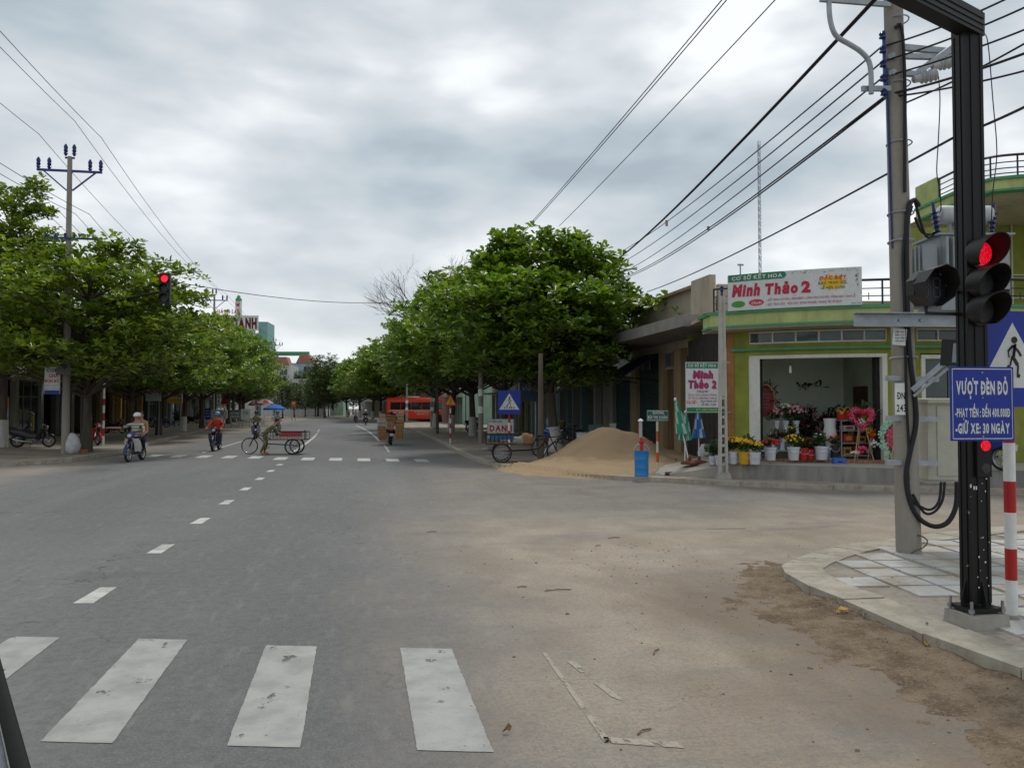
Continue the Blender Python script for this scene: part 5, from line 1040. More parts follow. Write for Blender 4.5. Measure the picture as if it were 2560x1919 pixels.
for R0, R1, n, m_, nm in ((.36, .5, 260, PMN, 'mint_blossom_mass'), (.24, .34, 110, PMR, 'dark_blossom_mass'), (.0, .3, 200, PP, 'pink_blossom_mass')):
    mb = MB()
    for k in range(n):
        a = rr.uniform(0, 6.283); q_ = math.sqrt(rr.uniform(R0 ** 2, R1 ** 2)); p = Vector((q_ * math.cos(a), -.02 - .02 * (m_ is PP) - rr.uniform(0, .03), zc + q_ * math.sin(a) * 1.1)); r_ = .028; x_ = rr.uniform(0, 3); mb.add([p + Vector((0, -.012, 0))] + [p + Vector((r_ * math.cos(x_ + j * 1.05), .006, r_ * math.sin(x_ + j * 1.05))) for j in range(6)], [(0, 1 + j, 1 + (j + 1) % 6) for j in range(6)])
    tag(mb.build(nm, m_, t), kind='stuff')
bx_ = PD(2082, 1085, 21.0); t = cthing('wrapped_bouquet', 'bouquet of red flowers wrapped in white paper above the black bucket', 'bouquet', bx_.dot(_R), 21.2, FZ); zc = bx_.z - FZ
mb = MB(); mb.lathe([(.13, zc - .4), (.1, zc - .3), (.17, zc), (.13, zc + .22), (.16, zc + .4), (.15, zc + .4), (.12, zc + .22), (.15, zc)], 14); mb.build('paper_cone', paint('paper_white', (.5, .5, .5), .6), t, smooth=40); blossoms(t, (0, -.07, zc - .04), (.19, .12, .16), 60, .045, PR, 17)
mb = MB(); mb.cyl((0, 0, 0), (0, 0, zc - .35), .02); mb.cyl((0, 0, 0), (0, 0, .03), .16, .15, 14); mb.build('stand', STEEL, t)
p = PD(2097, 1155, 20.6); p.z = .464; mb = MB(); mb.box((0, 0, .07), (.3, .18, .13)); mb.box((0, 0, .14), (.27, .16, .02)); mb.box((0, -.0905, .05), (.12, .004, .03), 1); tag(mb.build('plastic_crate', [paint('crate_blue', (.05, .12, .45), .4), DARK], None, loc=p, rz=-TH), 'small bright blue plastic box on the shop threshold', 'box')
# ================================================================== SHOP HOUSES ALONG THE STREET
def plaster(n, c): return mat('plaster_' + n, c, .9, var=.16, scale=.9, bump=.1, dirt=.45, streak=True)
PC = {'beige': BEIGE, 'white': plaster('white', (.5, .5, .47)), 'cream': plaster('cream', (.46, .40, .26)), 'ochre': plaster('ochre', (.40, .27, .12)), 'blue': plaster('blue', (.34, .42, .48)), 'grey': plaster('grey', (.27, .27, .26)), 'green': plaster('green', (.25, .36, .28)), 'pink': plaster('pink', (.45, .28, .24)), 'teal': plaster('teal', (.13, .2, .2)), 'tan': plaster('tan', (.34, .25, .15)), 'brown': plaster('brown', (.16, .11, .08))}
SHUT = mat('shutter_grey', (.10, .12, .13), .55, .3, var=.2, scale=4); SHUTG = mat('shutter_teal', (.03, .06, .065), .55, .2, var=.25, scale=4)
def shutter(par, x0, x1, z0, z1, y, m):
    mb = MB(); n = max(4, int((z1 - z0) / .09)); vs = []; fs = []
    for i in range(n * 2 + 1):
        z = z0 + (z1 - z0) * i / (n * 2); yy = y - (.018 if i % 2 else 0); vs += [(x0, yy, z), (x1, yy, z)]
    for i in range(n * 2): fs.append((i * 2, i * 2 + 1, i * 2 + 3, i * 2 + 2))
    return mb.add(vs, fs).build('roller_shutter', m, par)
def window(par, x, z, w_, h_, y, glass=None):
    mb = MB(); t_ = .05
    for a, c, d, e in ((x, z + h_ / 2, w_ + t_, t_), (x, z - h_ / 2, w_ + t_, t_), (x - w_ / 2, z, t_, h_ - t_ - .004), (x + w_ / 2, z, t_, h_ - t_ - .004), (x, z, t_ * .7, h_ - t_ - .004)): mb.box((a, y - .02, c), (d, .06, e))
    f_ = mb.build('window', FRAMEW, par); mb = MB(); mb.box((x, y + .004, z), (w_ - .02, .02, h_ - .02)); mb.build('pane', glass or GLASS, f_); mb = MB(); mb.box((x, y - .06, z - h_ / 2 - .05), (w_ + .16, .14, .05)); mb.build('sill', FRAMEW, f_)
def house(label, side, X, Y0, Y1, h, wall, bays, lint=3.0, canopy=None, depth=5.0, trim=None, upper=None, zg=.12):
    Yc = (Y0 + Y1) / 2; w_ = Y1 - Y0 - .04; t = thing('shop_house', label, 'building', (X, Yc, zg), -math.pi / 2 if side > 0 else math.pi / 2, 'shop houses along the street')
    W = PC[wall]; tr = PC[trim] if trim else W
    mb = MB(); mb.box((0, .12, (lint + h) / 2), (w_, .24, h - lint)); mb.build('front_wall', W, t)
    mb = MB(); mb.box((0, depth, h / 2), (w_, .2, h)); mb.build('back_wall', W, t)
    for s in (-1, 1): mb = MB(); mb.box((s * (w_ / 2 - .09), depth / 2 + .17, h / 2), (.18, depth - .35, h)); mb.build('side_wall', W, t)
    mb = MB(); mb.box((0, depth / 2 + .2, h - .42), (w_ - .38, depth - .4, .12)); mb.build('roof', PC['grey'], t)
    mb = MB(); mb.box((0, depth / 2 + .16, lint + .1), (w_ - .38, depth - .34, .1)); mb.build('room_ceiling', PC['grey'], t)
    mb = MB(); mb.box((0, -.03, h + .05), (w_ + .05, .36, .1)); mb.build('coping', tr, t)
    xs = -w_ / 2
    for x0, x1, ty in bays:
        if x0 - xs > .02: mb = MB(); mb.box(((xs + x0) / 2, .10, lint / 2), (x0 - xs, .3, lint - .004)); mb.build('pier', tr, t)
        xs = x1; cx = (x0 + x1) / 2
        if ty == 'shutter': shutter(t, x0, x1, 0, lint, .14, SHUT)
        elif ty == 'teal': shutter(t, x0, x1, 0, lint, .14, SHUTG)
        elif ty == 'wall': mb = MB(); mb.box((cx, .13, lint / 2), (x1 - x0, .2, lint - .006)); mb.build('front_wall', W, t)
        elif ty == 'door':
            mb = MB(); mb.box((cx, .13, lint - .35), (x1 - x0, .2, .7)); mb.build('front_wall', W, t); mb = MB(); mb.box((cx, .16, (lint - .7) / 2), (x1 - x0, .06, lint - .71)); d = mb.build('door', WOOD, t); mb = MB(); mb.cyl((x1 - .15, .12, 1.0), (x1 - .15, .06, 1.0), .03); mb.build('handle', STEEL, d)
        elif ty == 'glass':
            mb = MB(); mb.box((cx, .16, lint / 2), (x1 - x0, .03, lint - .01)); d = mb.build('glazing', GLASS, t); mb = MB()
            for k in range(4): mb.box((x0 + (x1 - x0) * k / 3, .14, lint / 2), (.05, .05, lint - .012))
            mb.box((cx, .138, lint * .72), (x1 - x0 - .06, .05, .05)); mb.build('glazing_frame', GALV, d)
        elif ty == 'open':
            mb = MB(); mb.box((cx, depth - .6, lint / 2), (x1 - x0 + .3, .1, lint)); mb.build('inner_wall', PC['brown'], t); mb = MB(); mb.box((cx + .2, depth - .9, .6), ((x1 - x0) * .5, .5, 1.2)); mb.build('shelf', WOOD, t)
    if w_ / 2 - xs > .02: mb = MB(); mb.box(((xs + w_ / 2) / 2, .10, lint / 2), (w_ / 2 - xs, .3, lint - .004)); mb.build('pier', tr, t)
    if canopy:
        dp, z0, z1, m_ = canopy; mb = MB(); mb.box((0, -dp / 2 - .002, (z0 + z1) / 2), (w_, dp, z1 - z0)); mb.build('canopy', m_, t)
    if upper:
        n, zc, ww, hh = upper
        for k in range(n): window(t, -w_ / 2 + w_ * (k + .5) / n, zc, ww, hh, -.003)
    return t
CAN = mat('grey_canopy', (.26, .245, .225), .85, var=.15, scale=1.4, dirt=.3); METC = mat('tin_canopy', (.20, .22, .24), .5, .5, var=.3, scale=3)
A = house('beige plaster shop house with long concrete canopy adjoining the flower shop', 1, 11.5, 25.7, 33.6, 5.9, 'beige', [(-3.35, -.65, 'teal'), (-.2, .9, 'door'), (1.55, 3.75, 'open')], 3.9, (1.9, 4.2, 4.57, CAN), trim='tan')
mb = MB(); mb.box((5.75, -1.0, 5.2), (1.4, .2, 1.15)); mb.box((5.75, -.5, 4.62), (1.4, 1.0, .1)); mb.build('raised_parapet', BEIGE, A)
mb = MB(); mb.box((5.13, -.952, 4.385), (2.35, 1.9, .366)); mb.build('canopy', CAN, A)
for xc in (.35, -2.05, -2.85):
    mb = MB(); mb.box((xc, -.012, 3.55), (.68, .02, .5)); lv_ = mb.build('louvre_backing', DARK, A)
    for k in range(6): mb = MB(); mb.box((xc, -.035, 3.34 + k * .085), (.66, .03, .03), 0, Matrix.Rotation(.5, 3, 'X')); mb.build('louvre_slat', PC['grey'], lv_)
    for s in (-1, 1): mb = MB(); mb.box((xc + s * .36, -.03, 3.55), (.05, .05, .56)); mb.build('louvre_frame', PC['grey'], lv_)
aw = thing('awning', 'faded dark blue tilted awning with red print over a shutter', 'awning', (11.5, 31.7, .12), -math.pi / 2)
mb = MB(); mb.prism([(-1.45, -.1, 3.75), (1.45, -.1, 3.75), (1.45, -1.5, 2.95), (-1.45, -1.5, 2.95)], (0, .02, .04)); mb.build('canvas', mat('awning_blue', (.035, .05, .11), .8, var=.3, scale=2, dirt=.4), aw)
for s in (-1.3, 1.3): mb = MB(); mb.bar((s, -.0, 2.8), (s, -1.5, 2.95), .04, .04); mb.build('strut', BLACK, aw)
lettering(aw, 'MINH', 0, .35, .3, mat('awning_red', (.25, .03, .03), .8), 1.3, fn=lambda x, z, e: (x, -1.5 + z * .86 - .03, 2.97 + z * .49 + .02))
house('grey white low shop with dark open front and tin awning beside the awning house', 1, 11.6, 33.7, 39.6, 4.9, 'white', [(-2.7, -.3, 'open'), (.1, 2.6, 'teal')], 3.0, (1.6, 3.0, 3.08, METC), trim='grey')
house('dark teal fronted shop shaded by the big tree', 1, 11.7, 39.7, 45.6, 5.2, 'grey', [(-2.7, 0, 'open'), (.4, 2.6, 'open')], 2.9, (1.8, 2.95, 3.02, METC), trim='teal')
house('long grey walled depot front behind the sign with the red word', 1, 12.2, 45.7, 58, 4.6, 'grey', [(-5.5, -2.5, 'shutter'), (-2, 1.4, 'wall'), (2, 5.6, 'shutter')], 3.0, trim='blue')
cols_ = ['cream', 'blue', 'white', 'ochre', 'green', 'grey', 'pink', 'cream', 'white', 'grey', 'cream', 'white', 'grey', 'cream', 'white']
nm_ = {'cream': 'cream', 'blue': 'pale blue', 'white': 'white', 'ochre': 'ochre yellow', 'green': 'pale green', 'grey': 'grey', 'pink': 'dusty pink', 'teal': 'teal'}
y = 58.2
for i in range(15):
    wd = [5.5, 6, 5, 14, 5, 6, 7, 8, 9, 10, 10, 12, 12, 14, 14][i]; y1 = y + wd; hh = [4.4, 5.5, 4.6, 3.8, 5.4, 5, 6, 5.5, 6, 5.5, 6, 5, 6, 6, 6][i]
    if i != 3: house('%s shop house %s on the bus side of the street' % (nm_[cols_[i]], ['with shuttered front', 'with two upper windows', 'with low parapet', '', 'beyond the bus yard', 'with tin awning', 'well down the street', 'far down the street', 'at the far bend', 'past the bend with shutters', 'past the bend with upper windows', 'beyond the bend, low', 'beyond the bend, tall', 'second last along the bend', 'last along the bend'][i]), 1, 12.6 + bend(y), y, y1, hh, cols_[i], [(-wd / 2 + .4, -.2, 'open'), (.2, wd / 2 - .4, 'shutter' if i % 2 else 'glass')], 2.9, (1.4, 2.95, 3.03, METC) if i % 3 else None, upper=(2, 4.4, .9, 1.0) if hh > 5.2 else None)
    y = y1 + .1
# opposite side
house('dark fronted corner shop house behind parked motorbikes, trunk before it', -1, -19.2, 37, 46.2, 6.5, 'grey', [(-4.2, -1.2, 'open'), (-.8, 1.6, 'open'), (2.0, 4.2, 'shutter')], 3.2, (2.0, 3.3, 3.5, CAN), trim='white', upper=(3, 5, 1, 1.2))
H1 = house('white two storey shop house with boxed balcony and dark blue doors', -1, -18.6, 46.4, 53.4, 7.0, 'white', [(-3.2, -.6, 'open'), (-.2, 3.1, 'glass')], 3.3, (1.8, 3.4, 3.62, PC['white']), upper=(2, 5.2, 1.1, 1.3))
mb = MB(); mb.box((-1.6, -1.7, 4.45), (3.2, .25, 1.6)); bb = mb.build('balcony_box', PC['white'], H1); lettering(bb, 'cafe', -1.4, 4.5, .35, mat('grey_script', (.12, .12, .13), .6), 1.6, y=-1.83, slant=.3); mb = MB(); mb.box((-.25, -1.832, 4.6), (.35, .02, 1.2)); mb.build('red_panel', RED, bb)
y = 53.6
LB = [('grey', 'with a red fascia and dark bays'), ('cream', 'with gold shop sign before it'), ('ochre', 'with bright yellow columns'), ('white', 'behind the low banner fence'), ('teal', 'with open stalls'), ('cream', 'under the row of trees, plain'), ('blue', 'with tin awning far along'), ('pink', 'beside the sunshades'), ('white', 'far along opposite'), ('green', 'nearly at the bend'), ('grey', 'at the bend opposite')]
for i, (c_, tx) in enumerate(LB):
    wd = [6, 6.5, 7, 6, 7, 6, 7, 8, 9, 10, 12][i]; y1 = y + wd; hh = [5.5, 6, 6.5, 5, 5.5, 6, 5.2, 5.5, 6, 6.5, 7][i]
    t = house('%s shop house across the street %s' % (nm_[c_], tx), -1, -18.8 + bend(y), y, y1, hh, c_, [(-wd / 2 + .4, -.3, 'open'), (.3, wd / 2 - .4, 'open' if i % 2 else 'glass')], 3.0, (1.6, 3.05, 3.15, METC) if i % 2 else (1.5, 3.1, 3.3, CAN), upper=(2, 4.7, 1, 1.1) if hh > 5.4 else None)
    if i == 0: mb = MB(); mb.box((0, -1.62, 3.45), (wd - .3, .08, .55)); mb.build('red_fascia', RED, t)
    if i == 2:
        for xx in (-3.1, -.0, 3.1): mb = MB(); mb.box((xx, -1.3, 1.55), (.3, .3, 3.1)); mb.build('yellow_column', paint('column_yellow', (.5, .27, .03), .6), t)
    y = y1 + .1
# far landmark blocks seen above the trees
def block(label, c, w_, d_, h_, m, rz=0, roof=None, wins=(0, 0)):
    t = thing('far_building', label, 'building', c, rz); mb = MB(); mb.box((0, 0, h_ / 2), (w_, d_, h_)); mb.build('wall', m, t)
    for i in range(wins[0]):
        for j in range(wins[1]): window(t, -w_ / 2 + w_ * (i + .5) / wins[0], h_ - 1.6 - j * 3.2, w_ / wins[0] * .55, 1.5, -d_ / 2 - .003)
    if roof:
        rm, rh = roof; mb = MB(); mb.prism([(-w_ / 2 - .3, -d_ / 2 - .3, h_ + .01), (w_ / 2 + .3, -d_ / 2 - .3, h_ + .01), (0, -d_ / 2 - .3, h_ + rh)], (0, d_ + .6, 0)); mb.build('roof', rm, t)
    return t
REDT = mat('red_tile', (.33, .15, .11), .8, var=.3, scale=3); 
def at(u, D): p = PD(u, 1020, D); p.z = 0; return p
FB = 210
t = block('pale blue storeyed house with red tiled gable at the street end', at(745, FB), 10, 8, 13.2, PC['blue'], -TH, None, (3, 3)); mb = MB(); mb.prism([(.5, -4.3, 13.2), (5.2, -4.3, 13.2), (3.4, -4.3, 15.4), (1.6, -4.3, 15.4)], (0, 4, 0)); mb.build('roof', REDT, t); mb = MB(); mb.box((-2, -3, 15.6), (11, 1, 1.0)); mb.build('green_beam', TRIMG, t)
for x in (-4.5, 3.6): mb = MB(); mb.box((x, -3, 14.2), (.4, .4, 2.2)); mb.build('post', PC['grey'], t)
t = block('white house with red roof panel behind the far utility pole', at(700, FB - 12), 7, 7, 12.0, PC['white'], -TH, None, (2, 2)); mb = MB(); mb.prism([(-2.8, -3.6, 12), (3.2, -3.6, 12), (2.4, -3.6, 14), (-2.2, -3.6, 14)], (0, 3, 0)); mb.build('roof', REDT, t)
block('white flat roofed house in front of the pale blue one', at(775, FB - 18), 8, 6, 8.6, PC['white'], -TH, None, (3, 2)); block('pale green long house at the street end beside the trees', at(815, FB - 6), 10, 7, 10.2, PC['green'], -TH, None, (4, 2))
# hotel with roof signs
HD = 205; hk = HD / 118
hp = at(588, HD); ht = block('pale hotel block rising behind the tree row under its roof sign', hp, 12, 10, 20.3, PC['white'], -TH + .1, None, (4, 3))
mb = MB(); mb.box((7.3, 1, 11.6), (2.2, 9, 23.2)); mb.build('green_stair_tower', mat('net_green', (.2, .38, .36), .7), ht)
rs = thing('roof_sign', 'white roof billboard with dark red hotel name above the tree row', 'sign', hp + Vector((0, 0, 20.3)), -TH + .1)
zl = PD(0, 826, HD - 5).z - 20.3; zh = PD(0, 788, HD - 5).z - 20.3; mb = MB(); mb.box((1.0, -5, (zl + zh) / 2), (11, .2, zh - zl)); mb.build('panel', SIGNW, rs); DR = mat('dark_red_print', (.10, .006, .012), .6); lettering(rs, 'MỸ OANH', 1.2, zl + .6, 2.6, DR, 9.8, bold=.06, y=-5.12); lettering(rs, 'KHÁCH SẠN', -1.0, zh + .4, 1.0, mat('orange_print', (.45, .1, .03), .6), 6.2, bold=.03, y=-5.0)
for x in (-3.8, 5.6): mb = MB(); mb.box((x, -4.8, zl / 2), (.3, .3, zl + .1)); mb.build('post', GALV, rs)
t = thing('mast_sign', 'slim white vertical sign mast with red letters on the hotel roof', 'sign', at(594, HD), -TH); z0 = 20.3; z1 = PD(0, 752, HD).z
mb = MB(); mb.box((0, 0, (z0 + z1) / 2), (1.4, .9, z1 - z0)); mb.build('mast', SIGNW, t); mb = MB(); mb.lathe([(.8, 0), (.8, .5), (.5, .7), (.45, 1.1), (.1, 1.5)], 10, (0, 0, z1)); mb.build('cap', TRIMG, t)
for k, ch in enumerate('MYOANH'): lettering(t, ch, 0, z1 - 1.5 - k * 1.55, 1.0, RED, .8, bold=.04, y=-.46)
# ================================================================== PEOPLE
BONES = [('pelvis', 'belly'), ('belly', 'chest'), ('chest', 'neck'), ('neck', 'head'), ('head', 'top')]
RAD = dict(pelvis=.135, belly=.125, chest=.14, neck=.055, head=.088, top=.072, sh=.068, el=.046, wr=.033, ha=.034, hip=.1, kn=.066, an=.043, to=.036)
def skin_mesh(J, E, R):
    names = list(J); ix = {n: i for i, n in enumerate(names)}; me = bpy.data.meshes.new('body'); me.from_pydata([tuple(J[n]) for n in names], [(ix[a], ix[c]) for a, c in E], [])
    o = bpy.data.objects.new('body', me); COL.objects.link(o); o.modifiers.new('s', 'SKIN'); m = o.modifiers.new('u', 'SUBSURF'); m.levels = 2
    sv = me.skin_vertices[0].data
    for n in names: sv[ix[n]].radius = (R[n], R[n]); sv[ix[n]].use_root = n == 'pelvis'
    dg = bpy.context.evaluated_depsgraph_get(); dg.update(); r = bpy.data.meshes.new_from_object(o.evaluated_get(dg)); bpy.data.objects.remove(o); bpy.data.meshes.remove(me); return r
def pose(lean=.05, hands=((.46, .30, 1.0), (.46, -.30, 1.0)), feet=((.18, .17, .30), (.18, -.17, .30)), pz=.80, px=-.12, knee=(.30, .17, .72), head=(0, 0), standing=False, elb=None, torso=.56):
    J = {}; V = Vector; up = V((math.sin(lean), 0, math.cos(lean)))
    P = V((px, 0, pz)); J['pelvis'] = P; J['belly'] = P + up * .2 * torso / .56; J['chest'] = P + up * .40 * torso / .56; J['neck'] = P + up * torso + V((0, 0, .02)); hd = V((math.sin(lean * .45 + head[0]), head[1], 1)).normalized(); J['head'] = J['neck'] + hd * .13; J['top'] = J['neck'] + hd * .24
    for i, s in enumerate((1, -1)):
        t = 'L' if s > 0 else 'R'; sh = P + up * (torso - .07) + V((0, .185 * s, 0)); J['sh' + t] = sh; ha = V(hands[i]); mid = (sh + ha) / 2
        J['el' + t] = V(elb[i]) if elb else mid + V((-.04, .07 * s, -.12)); J['wr' + t] = ha + (J['el' + t] - ha) * .28; J['ha' + t] = ha
        J['hip' + t] = P + V((0.02, .1 * s, -.04)); J['kn' + t] = V((knee[0], knee[1] * s, knee[2])) if not standing else (J['hip' + t] + V(feet[i])) / 2 + V((.05, 0, 0)); J['an' + t] = V(feet[i]) + V((-.1, 0, .06)); J['to' + t] = V(feet[i]) + V((.1, 0, .0))
        d = (ha - J['el' + t]).normalized(); sd_ = d.cross(V((0, 0, 1))); sd_ = sd_.normalized() if sd_.length > .1 else V((0, 1, 0)); dn = d.cross(sd_)
        for k, (o, l) in enumerate(((-.03, .075), (-.011, .09), (.009, .085), (.028, .065))):
            J['f%d%s' % (k, t)] = ha + d * .05 + sd_ * o; J['g%d%s' % (k, t)] = ha + d * (.05 + l * .6) + sd_ * o * 1.1 + dn * -.02 * 0 - V((0, 0, .035))
        J['t0' + t] = ha + sd_ * -.05 * s - V((0, 0, .01)); J['t1' + t] = ha + sd_ * -.062 * s + d * .04 - V((0, 0, .03))
    E = list(BONES)
    for t in 'LR':
        E += [('chest', 'sh' + t), ('sh' + t, 'el' + t), ('el' + t, 'wr' + t), ('wr' + t, 'ha' + t), ('pelvis', 'hip' + t), ('hip' + t, 'kn' + t), ('kn' + t, 'an' + t), ('an' + t, 'to' + t), ('ha' + t, 't0' + t), ('t0' + t, 't1' + t)] + [e for k in range(4) for e in (('ha' + t, 'f%d%s' % (k, t)), ('f%d%s' % (k, t), 'g%d%s' % (k, t)))]
    R = {n: (RAD[n] if n in RAD else RAD[n[:-1]] if n[:-1] in RAD else .0105) for n in J}; return J, E, R
PM_ = {}
def cloth(n, c, **k): return mat('cloth_' + n, c, .85, var=.18, scale=9, bump=.15, bs=2, **k)
def person(label, loc, rz, P, shirt, trouser, sleeve='long', shoe=None, helmet=None, group=None, hat=None, hair=True, key=None, sc_=1.0):
    t = thing('person', label, 'person', loc, rz, group); t.scale = (sc_,) * 3; J, E, R = P
    if key and key in PM_: me, mi = PM_[key]; me = me.copy()
    else:
        me = skin_mesh(J, E, R); seg = [(J[a], J[c], a, c) for a, c in E]; mi = []
        for p in me.polygons:
            c = p.center; best = None
            for a, b_, na, nb in seg:
                d = b_ - a; tt = max(0, min(1, (c - a).dot(d) / max(d.length_squared, 1e-9))); q_ = (c - a - d * tt).length
                if best is None or q_ < best[0]: best = (q_, na, nb, tt)
            _, na, nb, tt = best; k = na.rstrip('LR')
            if k in ('neck', 'head'): m = 0
            elif k == 'chest' and nb == 'neck': m = 0 if tt > .82 else 1
            elif k in ('wr', 'ha') or k[0] in 'fgt' and k not in ('to',) and k != 'top': m = 0
            elif k == 'el': m = 1 if sleeve == 'long' else 0
            elif k == 'sh': m = 1 if sleeve == 'long' or tt < .75 else 0
            elif k in ('belly', 'chest'): m = 1
            elif k == 'pelvis': m = 1 if nb == 'belly' and tt > .2 else 2
            elif k in ('hip', 'kn'): m = 2
            else: m = 3
            mi.append(m)
        me.shade_smooth()
        if key: PM_[key] = (me.copy(), mi)
    me.materials.clear()
    for m in (SKIN, shirt, trouser, shoe or RUBBER): me.materials.append(m)
    me.polygons.foreach_set('material_index', mi)
    link('body', me, t)
    h = (J['head'] + J['top']) / 2; f = Vector((1, 0, 0))
    mb = MB(); mb.ell(h + Vector((.01, 0, -.01)), (.092, .076, .115), 14, 9); fh = mb.build('head', SKIN, t, smooth=80)
    mb = MB(); mb.prism([h + Vector((.095, -.012, -.03)), h + Vector((.095, .012, -.03)), h + Vector((.088, 0, .015))], (.022, 0, -.004)); mb.build('nose', SKIN, fh)
    for s in (-1, 1): mb = MB(); mb.ell(h + Vector((.088, .032 * s, .012)), (.01, .014, .008), 8, 5); mb.build('eye', BLACK, fh); mb = MB(); mb.ell(h + Vector((.0, .078 * s, -.01)), (.022, .01, .032), 8, 5); mb.build('ear', SKIN, fh)
    mb = MB(); mb.box(h + Vector((.088, 0, -.06)), (.012, .04, .008)); mb.build('mouth', mat('lips', (.2, .06, .05), .6), fh)
    if helmet:
        mb = MB(); prof = [(.125, -.005), (.128, .03), (.118, .075), (.09, .115), (.05, .137), (.0, .145)]; mb.lathe(prof, 18, h + Vector((-.01, 0, .0))); mb.prism([h + Vector((.09, -.09, .02)), h + Vector((.185, -.06, .005)), h + Vector((.185, .06, .005)), h + Vector((.09, .09, .02))], (0, 0, .014)); mb.build('helmet', helmet, t, smooth=50)
        mb = MB(); mb.tube([h + Vector((0, .105, .01)), h + Vector((.04, .07, -.1)), h + Vector((.05, 0, -.125)), h + Vector((.04, -.07, -.1)), h + Vector((0, -.105, .01))], .008, 5); mb.build('chin_strap', BLACK, t)
    elif hair:
        mb = MB(); mb.ell(h + Vector((-.018, 0, .022)), (.1, .086, .112), 14, 8); mb.build('hair', mat('black_hair', (.012, .01, .009), .5), t, smooth=80)
    if hat == 'cone': mb = MB(); mb.lathe([(.23, .02), (.0, .2), (.0, .19), (.22, .012)], 20, h + Vector((0, 0, .03))); mb.build('conical_hat', mat('straw', (.4, .32, .18), .8), t, smooth=40)
    return t
RIDE = pose()
# ================================================================== MOTORBIKES
SEATM = mat('vinyl_black', (.015, .015, .016), .5, var=.3); PLASTG = mat('engine_grey', (.12, .12, .12), .5, .5, var=.3, scale=12); LAMP = mat('lamp_glass', (.5, .52, .54), .12, var=.2, bump=0); TAIL = paint('tail_red', (.3, .01, .01), .25)
def wheel(par, x, r, w_=.035, spokes=10, name='wheel', rim=None, y=0, n=24):
    e = bpy.data.objects.new(name, None); COL.objects.link(e); e.parent = par; e.location = (x, y, r); e.empty_display_size = .05
    mb = MB(); mb.torus((0, 0, 0), (0, 1, 0), r - w_, w_, n, 8, 0, 1.15); mb.build('tyre', RUBBER, e, smooth=60)
    mb = MB(); mb.torus((0, 0, 0), (0, 1, 0), r - w_ * 1.9, w_ * .42, n, 5, 0, 2.0); mb.build('rim', rim or STEEL, e, smooth=60)
    mb = MB(); mb.cyl((0, -.05, 0), (0, .05, 0), .055 if w_ > .03 else .025, None, 10)
    for k in range(spokes): a = 6.283 * k / spokes; mb.cyl((0, .015 * (-1) ** k, 0), ((r - w_ * 1.8) * math.cos(a), 0, (r - w_ * 1.8) * math.sin(a)), .004 if w_ < .03 else .007, None, 4, 0, False)
    mb.build('spoked_hub', STEEL, e); return e
